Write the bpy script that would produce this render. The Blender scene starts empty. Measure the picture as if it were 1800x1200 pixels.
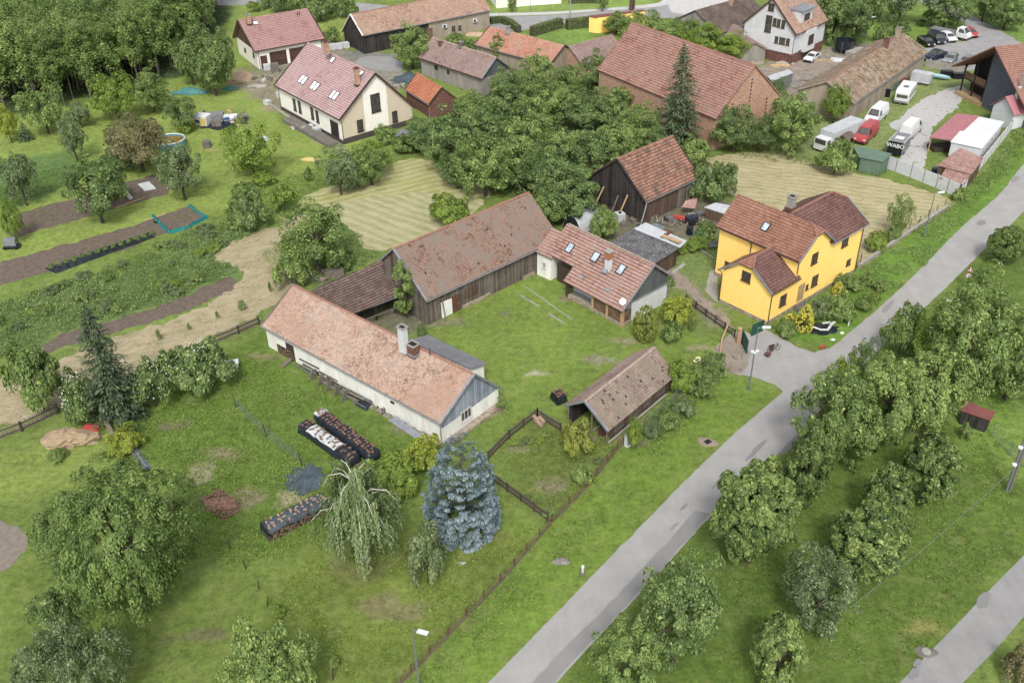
import bpy, math, random
import numpy as np
from mathutils import Vector, Matrix
random.seed(7)
R_ = math.radians
SC = bpy.context.scene
COL = SC.collection
# ------------------------------------------------------------------ camera
CAM_H, CAM_F, CAM_P, CAM_R = 58.0, 1700.0, R_(34.0), R_(-1.0)     # height m, focal length in photo pixels, pitch, roll
_c, _s = math.cos(CAM_R), math.sin(CAM_R)
UP0 = Vector((0, math.sin(CAM_P), math.cos(CAM_P)))
FWD = Vector((0, math.cos(CAM_P), -math.sin(CAM_P)))
RIGHT = Vector((1, 0, 0)) * _c + UP0 * _s
CUP = Vector((-1, 0, 0)) * _s + UP0 * _c
EYE = Vector((0, 0, CAM_H))
cd = bpy.data.cameras.new('camera')
cam = bpy.data.objects.new('camera', cd)
COL.objects.link(cam)
cam.matrix_world = Matrix((RIGHT, CUP, -FWD)).transposed().to_4x4()
cam.location = EYE
cd.sensor_width = 36.0
cd.lens = 36.0 * CAM_F / 1800.0
cd.clip_end = 6000
SC.camera = cam
# ------------------------------------------------------------------ light: bright overcast
SUN_EL, SUN_AZ = R_(50), R_(182)      # azimuth clockwise from +Y: straight behind the camera
w = bpy.data.worlds.new('World')
SC.world = w
w.use_nodes = True
wn = w.node_tree
for n in list(wn.nodes):
 wn.nodes.remove(n)
sky = wn.nodes.new('ShaderNodeTexSky')
sky.sky_type = 'NISHITA'
sky.sun_disc = False
sky.sun_elevation = SUN_EL
sky.sun_rotation = SUN_AZ
sky.dust_density = 4.0
sky.air_density = 1.0
hs = wn.nodes.new('ShaderNodeHueSaturation')
hs.inputs['Saturation'].default_value = 0.30
bg = wn.nodes.new('ShaderNodeBackground')
bg.inputs['Strength'].default_value = 0.135
wo = wn.nodes.new('ShaderNodeOutputWorld')
wn.links.new(sky.outputs[0], hs.inputs['Color'])
wn.links.new(hs.outputs[0], bg.inputs['Color'])
wn.links.new(bg.outputs[0], wo.inputs['Surface'])
sl = bpy.data.lights.new('sun', 'SUN')
sl.energy = 1.5
sl.angle = R_(10)
sl.color = (1.0, 0.96, 0.90)
so = bpy.data.objects.new('sun', sl)
COL.objects.link(so)
so.rotation_euler = (R_(90) - SUN_EL, 0, -SUN_AZ + math.pi)
so.location = (0, 0, 200)
SC.view_settings.view_transform = 'Standard'
SC.view_settings.look = 'None'
SC.view_settings.exposure = 0.88
SC.view_settings.gamma = 1.0
SC.cycles.max_bounces = 6
SC.cycles.use_adaptive_sampling = True
SC.cycles.use_denoising = True
# ------------------------------------------------------------------ geometry helpers
def ray(px):
 x = (px[0] - 900) / CAM_F
 y = -(px[1] - 600) / CAM_F
 return RIGHT * x + CUP * y + FWD
def G(x, y, h=0.0):
 """the point at height h seen at photo pixel x, y"""
 r = ray((x, y))
 return EYE + r * ((h - CAM_H) / r.z)
def on_plane(px, p0, nrm):
 r = ray(px)
 return EYE + r * ((p0 - EYE).dot(nrm) / r.dot(nrm))
def height_at(base, px):
 """height above base where a vertical line through base passes closest to the pixel's ray"""
 r = ray(px)
 d = Vector((r.x, r.y))
 b = Vector((base.x - EYE.x, base.y - EYE.y))
 return EYE.z + r.z * (b.dot(d) / d.dot(d)) - base.z
def ppm(p):
 """photo pixels per metre at a point"""
 return CAM_F / (p - EYE).dot(FWD)
XF = {}
def thing(name, label, cat, loc=(0, 0, 0), rz=0.0, group=None):
 o = bpy.data.objects.new(name, None)
 COL.objects.link(o)
 o.empty_display_size = 0.3
 o.location = loc
 o.rotation_euler = (0, 0, rz)
 o['label'] = label
 o['category'] = cat
 if group:
  o['group'] = group
 XF[o.name] = (Matrix.Translation(Vector(loc)) @ Matrix.Rotation(rz, 4, 'Z')).inverted()
 return o
def tag(o, label, cat, group=None):
 o['label'] = label
 o['category'] = cat
 if group:
  o['group'] = group
 return o
def clone(o, loc, rz=0.0, scale=None, label=None):
 """copy a thing with its parts and their sub-parts (meshes shared)"""
 r = o.copy()
 COL.objects.link(r)
 r.location = loc
 r.rotation_euler = (0, 0, rz)
 if scale is not None:
  r.scale = scale
 if label:
  r['label'] = label
 for ch in list(o.children):
  c = ch.copy()
  COL.objects.link(c)
  c.parent = r
  for g in list(ch.children):
   d = g.copy()
   COL.objects.link(d)
   d.parent = c
 return r
class MB:
 def __init__(self):
  self.v, self.f, self.uv = [], [], []
 def poly(self, pts, uv=None):
  pts = [Vector(p) for p in pts]
  i = len(self.v)
  self.v += pts
  self.f.append(tuple(range(i, i + len(pts))))
  if uv is None:
   n = Vector((0, 0, 0))
   for k in range(len(pts)):
    a, b = pts[k], pts[(k + 1) % len(pts)]
    n += Vector(((a.y - b.y) * (a.z + b.z), (a.z - b.z) * (a.x + b.x), (a.x - b.x) * (a.y + b.y)))
   if n.length < 1e-9:
    n = Vector((0, 0, 1))
   n.normalize()
   if abs(n.z) > 0.985:
    uv = [(p.x, p.y) for p in pts]
   else:
    t = Vector((0, 0, 1)).cross(n).normalized()
    b = n.cross(t)
    uv = [(p.dot(t), p.dot(b)) for p in pts]
  self.uv += uv
  return self
 def obox(self, c, t, o, up, sx, sy, sz):
  """box centred at c with axes t, o, up (unit vectors)"""
  c = Vector(c); t = Vector(t) * sx / 2; o = Vector(o) * sy / 2; up = Vector(up) * sz / 2
  if t.cross(o).dot(up) < 0:
   t = -t
  P = lambda a, b, d: c + t * a + o * b + up * d
  for q in (((-1,-1,-1),(-1,1,-1),(1,1,-1),(1,-1,-1)), ((-1,-1,1),(1,-1,1),(1,1,1),(-1,1,1)),
                  ((-1,-1,-1),(1,-1,-1),(1,-1,1),(-1,-1,1)), ((1,1,-1),(-1,1,-1),(-1,1,1),(1,1,1)),
                  ((-1,1,-1),(-1,-1,-1),(-1,-1,1),(-1,1,1)), ((1,-1,-1),(1,1,-1),(1,1,1),(1,-1,1))):
   self.poly([P(*k) for k in q])
  return self
 def box(self, c, s, rz=0.0, tilt=0.0):
  M = Matrix.Rotation(rz, 3, 'Z') @ Matrix.Rotation(tilt, 3, 'Y')
  return self.obox(c, M.col[0], M.col[1], M.col[2], *s)
 def bar(self, p, q, w, h, up=(0, 0, 1)):
  p, q = Vector(p), Vector(q)
  d = (q - p)
  L = d.length
  d.normalize()
  up = Vector(up)
  if abs(d.dot(up)) > 0.98:
   up = Vector((0.3, 1, 0)).normalized()
  o = up.cross(d).normalized()
  return self.obox((p + q) / 2, d, o, d.cross(o), L, w, h)
 def tube(self, pts, rad, seg=6, cap=True):
  pts = [Vector(p) for p in pts]
  if not hasattr(rad, '__len__'):
   rad = [rad] * len(pts)
  rings = []
  ref = Vector((0.31, 0.17, 0.93))
  for i, p in enumerate(pts):
   d = (pts[min(i + 1, len(pts) - 1)] - pts[max(i - 1, 0)])
   d = d.normalized() if d.length > 1e-9 else Vector((0, 0, 1))
   a = d.cross(ref if abs(d.dot(ref)) < 0.95 else Vector((1, 0, 0))).normalized()
   b = d.cross(a)
   rings.append([p + (a * math.cos(2 * math.pi * k / seg) + b * math.sin(2 * math.pi * k / seg)) * rad[i] for k in range(seg)])
  for r0, r1 in zip(rings, rings[1:]):
   for k in range(seg):
    self.poly([r0[k], r0[(k + 1) % seg], r1[(k + 1) % seg], r1[k]])
  if cap:
   self.poly(rings[0][::-1]); self.poly(rings[-1])
  return self
 def lathe(self, c, prof, seg=16, axis='Z', rz=0.0):
  """prof: list of (radius, height)"""
  c = Vector(c)
  M = Matrix.Identity(3)
  if axis == 'Y':
   M = Matrix.Rotation(rz, 3, 'Z') @ Matrix.Rotation(R_(90), 3, 'X')
  rings = [[c + M @ Vector((r * math.cos(2 * math.pi * k / seg), r * math.sin(2 * math.pi * k / seg), h)) for k in range(seg)] for r, h in prof]
  for r0, r1 in zip(rings, rings[1:]):
   for k in range(seg):
    self.poly([r0[k], r0[(k + 1) % seg], r1[(k + 1) % seg], r1[k]])
  if prof[0][0] > 1e-4:
   self.poly(rings[0][::-1])
  if prof[-1][0] > 1e-4:
   self.poly(rings[-1])
  return self
 def blob(self, c, r, jit=0.12, seg=10, ring=6, seed=0, flat_bottom=True):
  """irregular heap / rounded lump: r = (rx, ry, rz)"""
  rnd = random.Random(seed)
  c = Vector(c)
  ph = [rnd.uniform(0, 6.28) for _ in range(4)]
  rings = []
  a0 = 0.0 if flat_bottom else -math.pi / 2
  for i in range(ring + 1):
   el = a0 + (math.pi / 2 - a0) * i / ring
   row = []
   for k in range(seg):
    az = 2 * math.pi * k / seg
    j = 1 + jit * (math.sin(2 * az + ph[0]) + 0.7 * math.sin(3 * az + ph[1] + el * 2)) + jit * 0.6 * rnd.uniform(-1, 1)
    row.append(c + Vector((r[0] * math.cos(el) * math.cos(az) * j, r[1] * math.cos(el) * math.sin(az) * j, r[2] * math.sin(el) * (1 + 0.5 * jit * rnd.uniform(-1, 1)))))
   rings.append(row)
  for r0, r1 in zip(rings, rings[1:]):
   for k in range(seg):
    self.poly([r0[k], r0[(k + 1) % seg], r1[(k + 1) % seg], r1[k]])
  return self
 def build(self, name, mat, parent=None, smooth=False, label=None):
  me = bpy.data.meshes.new(name)
  vs = self.v
  loc = None
  if parent is not None:
   M = XF[parent.name]
   vs = [M @ v for v in vs]
  else:
   xs = [v.x for v in vs]; ys = [v.y for v in vs]
   loc = Vector(((min(xs) + max(xs)) / 2, (min(ys) + max(ys)) / 2, min(v.z for v in vs)))
   vs = [v - loc for v in vs]
  me.from_pydata([tuple(v) for v in vs], [], self.f)
  uvl = me.uv_layers.new(name='UVMap')
  uvl.data.foreach_set('uv', np.array(self.uv, dtype=np.float32).ravel())
  if smooth:
   import bmesh
   bm = bmesh.new(); bm.from_mesh(me)
   bmesh.ops.remove_doubles(bm, verts=bm.verts, dist=1e-4)
   bm.to_mesh(me); bm.free()
   me.polygons.foreach_set('use_smooth', [True] * len(me.polygons))
  me.materials.append(mat)
  o = bpy.data.objects.new(name, me)
  COL.objects.link(o)
  if parent is not None:
   o.parent = parent
   XF[o.name] = XF[parent.name]
  else:
   o.location = loc
   XF[o.name] = Matrix.Translation(loc).inverted()
  if label:
   o['label'] = label
  return o
# ------------------------------------------------------------------ materials
K = 0.60
def S(r, g, b, k=1.0):
 f = lambda c: (c / 255 / 12.92 if c / 255 <= 0.04045 else ((c / 255 + 0.055) / 1.055) ** 2.4)
 c = [f(x) * K * k for x in (r, g, b)]
 if r > g and b > 130 - (255 - r) * .5 or r > g * 1.3:   # the photograph's reds are muted
  m = 0.3 * c[0] + 0.6 * c[1] + 0.1 * c[2]
  c = [x * 0.78 + m * 0.22 for x in c]
 return tuple(min(0.88, x) for x in c) + (1.0,)
class NT:
 def __init__(self, name):
  self.m = bpy.data.materials.new(name)
  self.m.use_nodes = True
  self.t = self.m.node_tree
  self.b = self.t.nodes['Principled BSDF']
  self.b.inputs['Specular IOR Level'].default_value = 0.25
 def n(self, kind, **kw):
  nd = self.t.nodes.new('ShaderNode' + kind)
  for k, v in kw.items():
   if hasattr(nd, k) and not k[0].isupper():
    setattr(nd, k, v)
   else:
    self.put(nd.inputs[k.replace('_', ' ')], v)
  return nd
 def put(self, sock, v):
  if hasattr(v, 'is_linked'):
   self.t.links.new(v, sock)
  elif hasattr(v, 'outputs'):
   self.t.links.new(v.outputs[0], sock)
  else:
   sock.default_value = v
 def math(self, op, a, b=0.0):
  nd = self.t.nodes.new('ShaderNodeMath'); nd.operation = op
  self.put(nd.inputs[0], a); self.put(nd.inputs[1], b)
  return nd.outputs[0]
 def mix(self, f, a, b, blend='MIX'):
  nd = self.t.nodes.new('ShaderNodeMix'); nd.data_type = 'RGBA'; nd.blend_type = blend
  self.put(nd.inputs[0], f); self.put(nd.inputs[6], a); self.put(nd.inputs[7], b)
  return nd.outputs[2]
 def noise(self, vec, scale, detail=4.0, rough=0.55):
  nd = self.n('TexNoise', Scale=scale, Detail=detail, Roughness=rough)
  if vec is not None:
   self.put(nd.inputs['Vector'], vec)
  return nd.outputs[0]
 def ramp(self, f, stops):
  nd = self.t.nodes.new('ShaderNodeValToRGB')
  self.put(nd.inputs[0], f)
  e = nd.color_ramp.elements
  while len(e) < len(stops):
   e.new(0.5)
  for i, (p, c) in enumerate(stops):
   e[i].position = p
   e[i].color = c if hasattr(c, '__len__') else (c, c, c, 1)
  return nd.outputs[0]
 def obj(self):
  return self.n('TexCoord').outputs['Object']
 def uvc(self):
  return self.n('TexCoord').outputs['UV']
 def bump(self, h, strength=0.4, dist=0.05):
  nd = self.n('Bump', Strength=strength, Distance=dist)
  self.put(nd.inputs['Height'], h)
  self.t.links.new(nd.outputs[0], self.b.inputs['Normal'])
 def out(self, col, rough=0.85, metal=0.0):
  self.put(self.b.inputs['Base Color'], col)
  self.put(self.b.inputs['Roughness'], rough)
  self.put(self.b.inputs['Metallic'], metal)
  return self.m
def plain(name, c1, c2=None, scale=1.5, rough=0.8, metal=0.0, bump=0.0, streak=False, spots=None):
 """weathered paint, plaster, metal: two tones broken up by noise, some dirt"""
 t = NT(name)
 c2 = c2 or tuple(x * 0.8 for x in c1[:3]) + (1,)
 co = t.obj()
 if streak:
  co = t.n('Mapping', Vector=co, Scale=(1, 1, 0.25)).outputs[0]
 a = t.noise(co, scale, 6, 0.6)
 b = t.noise(co, scale * 7, 3, 0.6)
 f = t.ramp(t.math('ADD', t.math('MULTIPLY', a, 0.7), t.math('MULTIPLY', b, 0.3)), [(0.36, 0.0), (0.66, 1.0)])
 c = t.mix(f, c2, c1)
 if spots:
  s = t.ramp(t.noise(co, spots[1], 3, 0.7), [(spots[2], 0.0), (spots[2] + 0.05, 1.0)])
  c = t.mix(s, c, spots[0])
 if bump:
  t.bump(b, bump, 0.03)
 return t.out(c, rough, metal)
def tiles(name, cols, course=0.36, width=0.24, moss=None, mossamt=0.5, holes=0.0, line=0.55, patch=None):
 """clay tile roof: per-tile colour from its row and column, dark joints, lichen"""
 t = NT(name)
 sep = t.n('SeparateXYZ', Vector=t.uvc())
 u, v = sep.outputs[0], sep.outputs[1]
 row = t.math('FLOOR', t.math('DIVIDE', v, course))
 uo = t.math('ADD', t.math('DIVIDE', u, width), t.math('MULTIPLY', t.math('MODULO', row, 2.0), 0.5))
 colm = t.math('FLOOR', uo)
 cell = t.n('CombineXYZ', X=colm, Y=row).outputs[0]
 wn_ = t.n('TexWhiteNoise', noise_dimensions='2D', Vector=cell)
 val = wn_.outputs[0]
 big = t.noise(t.uvc(), 0.35, 4, 0.6)
 mid = t.noise(t.uvc(), 1.6, 3, 0.6)
 pick = t.math('ADD', t.math('MULTIPLY', val, 0.46), t.math('ADD', t.math('MULTIPLY', t.math('SUBTRACT', big, 0.5), 1.1), t.math('ADD', t.math('MULTIPLY', t.math('SUBTRACT', mid, 0.5), 0.75), 0.27)))
 n = len(cols)
 c = t.ramp(pick, [(0.05 + 0.9 * i / (n - 1), cc) for i, cc in enumerate(cols)])
 fv = t.math('FRACT', t.math('DIVIDE', v, course))
 fu = t.math('FRACT', uo)
 jl = t.math('MAXIMUM', t.ramp(fv, [(0.0, 1.0), (0.16, 1.0), (0.30, 0.0)]), t.math('MULTIPLY', t.ramp(fu, [(0.0, 1.0), (0.10, 1.0), (0.2, 0.0)]), 0.55))
 c = t.mix(t.math('MULTIPLY', jl, line), c, tuple(x * 0.30 for x in cols[0][:3]) + (1,))
 if moss:
  mo = t.noise(t.uvc(), 0.9, 6, 0.7)
  mf = t.ramp(t.math('ADD', t.math('MULTIPLY', mo, 0.8), t.math('MULTIPLY', big, 0.35)), [(0.60 - 0.16 * mossamt, 0.0), (0.74 - 0.12 * mossamt, 0.85)])
  c = t.mix(mf, c, moss)
 if patch:
  pf = t.ramp(t.noise(t.uvc(), 0.16, 2, 0.4), [(0.48, 0.0), (0.62, 0.5)])
  c = t.mix(pf, c, patch)
 if holes:
  hv = t.n('TexWhiteNoise', noise_dimensions='3D', Vector=t.n('CombineXYZ', X=colm, Y=row, Z=7.3).outputs[0]).outputs[0]
  hz = t.math('MULTIPLY', t.math('GREATER_THAN', hv, 1 - holes), t.ramp(mid, [(0.42, 0.0), (0.5, 1.0)]))
  c = t.mix(hz, c, (0.018, 0.014, 0.011, 1))
 t.bump(t.math('ADD', t.math('MULTIPLY', t.math('SUBTRACT', 1.0, jl), 1.0), val), 0.5, 0.03)
 return t.out(c, 0.85)
def planks(name, c1, c2, width=0.18, dark=0.35, vertical=True):
 t = NT(name)
 sep = t.n('SeparateXYZ', Vector=t.uvc())
 u, v = (sep.outputs[0], sep.outputs[1]) if vertical else (sep.outputs[1], sep.outputs[0])
 d = t.math('DIVIDE', u, width)
 k = t.math('FLOOR', d)
 val = t.n('TexWhiteNoise', noise_dimensions='1D', W=k).outputs[0]
 co = t.n('CombineXYZ', X=t.math('MULTIPLY', u, 9.0), Y=t.math('MULTIPLY', v, 0.8), Z=val).outputs[0]
 gr = t.noise(co, 1.0, 5, 0.65)
 st = t.noise(t.uvc(), 0.5, 4, 0.6)
 f = t.math('ADD', t.math('MULTIPLY', val, 0.5), t.math('ADD', t.math('MULTIPLY', gr, 0.5), t.math('MULTIPLY', t.math('SUBTRACT', st, 0.5), 0.9)))
 c = t.mix(t.ramp(f, [(0.2, 0.0), (0.8, 1.0)]), c1, c2)
 fr = t.math('FRACT', d)
 j = t.ramp(fr, [(0.0, 1.0), (0.08, 1.0), (0.14, 0.0)])
 c = t.mix(t.math('MULTIPLY', j, 0.8), c, tuple(x * dark for x in c1[:3]) + (1,))
 t.bump(t.math('SUBTRACT', gr, j), 0.5, 0.03)
 return t.out(c, 0.9)
def masonry(name, cols, bw=0.28, bh=0.10, mortar=None, patch=None, line=0.7):
 t = NT(name)
 sep = t.n('SeparateXYZ', Vector=t.uvc())
 u, v = sep.outputs[0], sep.outputs[1]
 row = t.math('FLOOR', t.math('DIVIDE', v, bh))
 uo = t.math('ADD', t.math('DIVIDE', u, bw), t.math('MULTIPLY', t.math('MODULO', row, 2.0), 0.5))
 val = t.n('TexWhiteNoise', noise_dimensions='2D', Vector=t.n('CombineXYZ', X=t.math('FLOOR', uo), Y=row).outputs[0]).outputs[0]
 big = t.noise(t.uvc(), 0.6, 5, 0.65)
 n = len(cols)
 c = t.ramp(t.math('ADD', t.math('MULTIPLY', val, 0.6), t.math('MULTIPLY', big, 0.4)), [(0.15 + 0.7 * i / max(1, n - 1), cc) for i, cc in enumerate(cols)])
 fv, fu = t.math('FRACT', t.math('DIVIDE', v, bh)), t.math('FRACT', uo)
 j = t.math('MAXIMUM', t.ramp(fv, [(0.0, 1.0), (0.14, 0.0)]), t.ramp(fu, [(0.0, 1.0), (0.07, 0.0)]))
 c = t.mix(t.math('MULTIPLY', j, line), c, mortar or tuple(x * 0.5 for x in cols[0][:3]) + (1,))
 if patch:
  c = t.mix(t.ramp(big, [(0.55, 0.0), (0.62, 1.0)]), c, patch)
 t.bump(t.math('SUBTRACT', val, j), 0.35, 0.02)
 return t.out(c, 0.9)
def corrugated(name, c1, c2, pitch=0.18, rough=0.6, metal=0.0, across=True, spots=None):
 t = NT(name)
 sep = t.n('SeparateXYZ', Vector=t.uvc())
 u = sep.outputs[0] if across else sep.outputs[1]
 wv = t.math('SINE', t.math('MULTIPLY', u, 2 * math.pi / pitch))
 a = t.noise(t.uvc(), 0.8, 5, 0.65)
 b = t.noise(t.uvc(), 5.0, 3, 0.6)
 c = t.mix(t.ramp(t.math('ADD', t.math('MULTIPLY', a, 0.7), t.math('MULTIPLY', b, 0.3)), [(0.35, 0.0), (0.65, 1.0)]), c1, c2)
 if spots:
  c = t.mix(t.ramp(b, [(spots[1], 0.0), (spots[1] + 0.06, 1.0)]), c, spots[0])
 t.bump(wv, 0.6, 0.05)
 return t.out(c, rough, metal)
def leaf(name, dark, mid, light, trans=0.38, var=0.10):
 t = NT(name)
 at = t.n('Attribute', attribute_name='rnd').outputs[2]
 oi = t.n('ObjectInfo').outputs['Random']
 f = t.math('ADD', at, t.math('MULTIPLY', t.math('SUBTRACT', oi, 0.5), var * 2))
 c = t.ramp(f, [(0.08, dark), (0.55, mid), (0.95, light)])
 t.put(t.b.inputs['Base Color'], c)
 t.b.inputs['Roughness'].default_value = 0.55
 t.b.inputs['Specular IOR Level'].default_value = 0.3
 tr = t.n('BsdfTranslucent')
 t.put(tr.inputs[0], t.mix(0.5, c, (0.16, 0.24, 0.03, 1), 'MIX'))
 mx = t.n('MixShader')
 mx.inputs[0].default_value = trans
 t.t.links.new(t.b.outputs[0], mx.inputs[1])
 t.t.links.new(tr.outputs[0], mx.inputs[2])
 t.t.links.new(mx.outputs[0], t.t.nodes['Material Output'].inputs[0])
 return t.m
M = {}
# roofs
M['t_front'] = tiles('tile_salmon_old', [S(132,100,82), S(180,142,118), S(204,168,142), S(216,184,158), S(192,176,158)], 0.20, 0.17, moss=S(168,150,138), mossamt=0.15, line=0.30, patch=S(186,138,112))
M['t_barn'] = tiles('tile_brown_old', [S(96,74,62), S(146,112,92), S(168,130,106), S(158,134,116), S(186,132,102)], 0.30, 0.20, moss=S(140,128,118), mossamt=0.45, line=0.45, holes=0.004)
M['t_dbarn'] = tiles('tile_orange_mossy', [S(112,78,62), S(172,118,94), S(192,134,108), S(200,150,124)], 0.42, 0.26, moss=S(92,80,66), mossamt=0.42, line=0.75)
M['t_annex'] = tiles('tile_orange_red', [S(146,102,88), S(186,140,124), S(198,154,138), S(210,174,158)], 0.40, 0.26, moss=S(170,138,122), mossamt=0.22, line=0.8)
M['t_cream'] = tiles('tile_rose', [S(170,130,128), S(200,160,158), S(208,170,168), S(216,182,178)], 0.38, 0.30, line=0.60)
M['t_garage'] = tiles('tile_rose_red', [S(164,116,110), S(192,142,136), S(200,150,144), S(206,160,152)], 0.42, 0.34, line=0.62)
M['t_shed'] = tiles('tile_pale_lichen', [S(112,90,78), S(158,132,116), S(174,150,134), S(184,164,148)], 0.28, 0.20, moss=S(146,134,112), mossamt=0.55, line=0.40, holes=0.03)
M['t_shedback'] = tiles('tile_pale', [S(140,112,98), S(180,150,134), S(190,166,150)], 0.30, 0.22, line=0.3)
M['t_yel'] = tiles('tile_terracotta', [S(138,88,66), S(168,112,84), S(180,124,96), S(194,142,114)], 0.34, 0.24, line=0.72)
M['t_yeld'] = tiles('tile_dark_brown', [S(96,62,56), S(122,82,74), S(136,94,84), S(150,106,94)], 0.34, 0.24, line=0.6)
M['t_decay'] = tiles('tile_tan_decayed', [S(128,104,84), S(178,154,128), S(200,180,154), S(208,190,168)], 0.34, 0.24, moss=S(118,92,60), mossamt=0.62, line=0.5, holes=0.03, patch=S(160,132,112))
M['t_orange'] = tiles('tile_bright_orange', [S(186,96,52), S(214,122,72), S(224,136,86), S(228,150,104)], 0.40, 0.28, line=0.7)
M['t_orange2'] = tiles('tile_orange_faded', [S(176,106,76), S(212,142,108), S(222,156,124), S(226,168,140)], 0.34, 0.26, moss=S(170,150,136), mossamt=0.15, line=0.5)
M['t_grey'] = tiles('tile_grey_rose', [S(120,92,86), S(168,134,124), S(182,150,140), S(192,164,154)], 0.26, 0.22, moss=S(150,134,124), mossamt=0.3, line=0.45)
M['t_top'] = tiles('tile_top_barn', [S(136,104,86), S(186,146,122), S(208,164,134), S(216,178,152)], 0.34, 0.24, moss=S(160,140,126), mossamt=0.25, line=0.5)
M['t_big'] = tiles('tile_big_barn', [S(140,92,76), S(184,128,108), S(196,142,122), S(206,156,138)], 0.42, 0.30, moss=S(160,128,114), mossamt=0.3, line=0.7)
M['t_conn'] = tiles('tile_dark_mossy', [S(92,72,66), S(136,108,98), S(152,124,112), S(168,136,120)], 0.40, 0.26, moss=S(88,78,64), mossamt=0.5, line=0.8)
M['t_pub'] = tiles('tile_pub_red', [S(150,100,84), S(174,124,106), S(186,138,120)], 0.36, 0.28, line=0.6)
M['t_darkroof'] = tiles('tile_grey_brown', [S(84,74,68), S(112,98,90), S(126,112,102)], 0.3, 0.3, moss=S(140,116,100), mossamt=0.3, line=0.3)
M['ridge_red'] = plain('ridge_clay', S(190,130,106), S(150,100,84), 3)
M['ridge_pale'] = plain('ridge_clay_pale', S(206,182,164), S(168,140,124), 3)
M['tin_pink'] = corrugated('tin_pink', S(190,110,118), S(204,128,134), 0.35, 0.5)
M['tin_rust'] = corrugated('tin_rusted', S(150,98,82), S(204,160,146), 0.25, 0.7, spots=(S(226,206,200), 0.60))
M['tin_grey'] = corrugated('sheet_grey', S(118,120,124), S(148,150,156), 0.3, 0.7)
M['eternit'] = corrugated('fibre_cement_mottled', S(74,74,78), S(138,138,140), 0.18, 0.9, spots=(S(206,204,200), 0.60))
M['tin_green'] = plain('tin_green', S(118,142,124), S(98,122,106), 1.2, 0.5)
M['tin_red'] = plain('sheet_red_brown', S(150,82,76), S(132,70,66), 2.0, 0.6)
M['tin_white'] = corrugated('sheet_white', S(196,200,206), S(222,224,228), 0.3, 0.5)
# walls
M['w_white'] = plain('plaster_white', S(232,232,226,1.5), S(206,206,198,1.4), 0.9, 0.9, streak=True)
M['w_yellow'] = plain('plaster_yellow', S(248,212,124,1.55), S(242,204,114,1.5), 0.5, 0.9, streak=True)
M['w_cream'] = plain('plaster_cream', S(236,232,220,1.45), S(228,222,208,1.4), 0.6, 0.9)
M['w_beige'] = plain('plaster_beige', S(206,190,164,1.4), S(196,180,154,1.4), 0.6, 0.9)
M['w_grey'] = plain('plaster_grey_old', S(176,170,160,1.15), S(140,134,126,1.1), 0.8, 0.95, streak=True)
M['w_tan'] = plain('plaster_tan_old', S(186,172,150,1.15), S(150,134,114,1.1), 0.8, 0.95, streak=True)
M['w_dgrey'] = plain('render_slate', S(106,112,124,1.1), S(92,98,110,1.1), 0.6, 0.85)
M['w_pale'] = plain('cladding_pale', S(218,220,222,1.2), S(198,202,204,1.2), 0.8, 0.85)
M['plinth'] = plain('plinth_dark', S(98,88,86), S(80,72,70), 2.0)
M['stone'] = masonry('stone_plinth', [S(150,132,110), S(178,160,134), S(196,182,160)], 0.45, 0.25)
M['brick'] = masonry('brick_orange', [S(178,128,96), S(208,158,124), S(220,178,146)], 0.30, 0.12, mortar=S(190,168,148), line=0.45)
M['brick_dark'] = masonry('brick_dark', [S(104,66,56), S(132,84,70), S(150,104,88)], 0.30, 0.12, mortar=S(140,126,116), line=0.5)
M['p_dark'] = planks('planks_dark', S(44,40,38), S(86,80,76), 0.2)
M['p_grey'] = planks('planks_weathered', S(88,78,68), S(146,134,120), 0.2)
M['p_brown'] = planks('planks_brown', S(92,70,56), S(128,102,84), 0.2)
M['p_blue'] = planks('planks_blue_grey', S(140,150,164), S(186,194,206), 0.26, 0.3)
M['p_slate'] = planks('boards_slate', S(92,96,98), S(112,116,116), 0.3, 0.7)
M['wood'] = plain('timber', S(150,120,88), S(112,88,64), 3, 0.9)
M['picket'] = plain('picket_grey', S(176,164,146), S(140,126,110), 5, 0.9)
M['wood_grey'] = plain('timber_grey', S(150,138,122), S(104,94,82), 4, 0.9)
M['wood_pale'] = plain('timber_pale', S(214,178,124), S(190,152,100), 2, 0.8)
M['wood_dark'] = plain('timber_dark', S(96,80,66), S(66,54,46), 4, 0.9)
M['door_brown'] = plain('door_brown', S(112,74,56), S(88,58,46), 2, 0.7)
M['door_garage'] = planks('door_sectional', S(84,58,48), S(104,74,62), 0.5, 0.7, vertical=False)
M['frame_brown'] = plain('frame_brown', S(116,86,66), S(90,66,50), 3, 0.5)
M['frame_white'] = plain('frame_white', S(226,226,226), S(210,210,210), 3, 0.5)
M['frame_dark'] = plain('frame_dark', S(64,60,60), S(52,48,48), 3, 0.5)
M['zinc'] = plain('zinc', S(186,190,196), S(150,156,164), 2, 0.45, 0.4)
M['brass'] = plain('fascia_brown', S(96,70,60), S(80,58,50), 2, 0.6)
def glass(name, c, rough=0.08):
 t = NT(name)
 t.b.inputs['Specular IOR Level'].default_value = 0.6
 return t.out(t.mix(t.ramp(t.noise(t.obj(), 1.5, 2), [(0.4, 0.0), (0.6, 1.0)]), c, tuple(x * 1.6 for x in c[:3]) + (1,)), rough)
M['glass'] = glass('window_glass', (0.045, 0.042, 0.04, 1))
M['glass_brown'] = glass('porch_glass', (0.10, 0.06, 0.045, 1), 0.2)
M['glass_sky'] = glass('skylight_glass', (0.24, 0.28, 0.32, 1), 0.15)
M['glass_blind'] = glass('skylight_blind', (0.66, 0.68, 0.68, 1), 0.3)
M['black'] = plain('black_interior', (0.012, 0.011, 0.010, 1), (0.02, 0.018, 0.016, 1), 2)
M['concrete'] = plain('concrete', S(188,184,174), S(160,156,146), 1.2, 0.9, bump=0.1)
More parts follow.
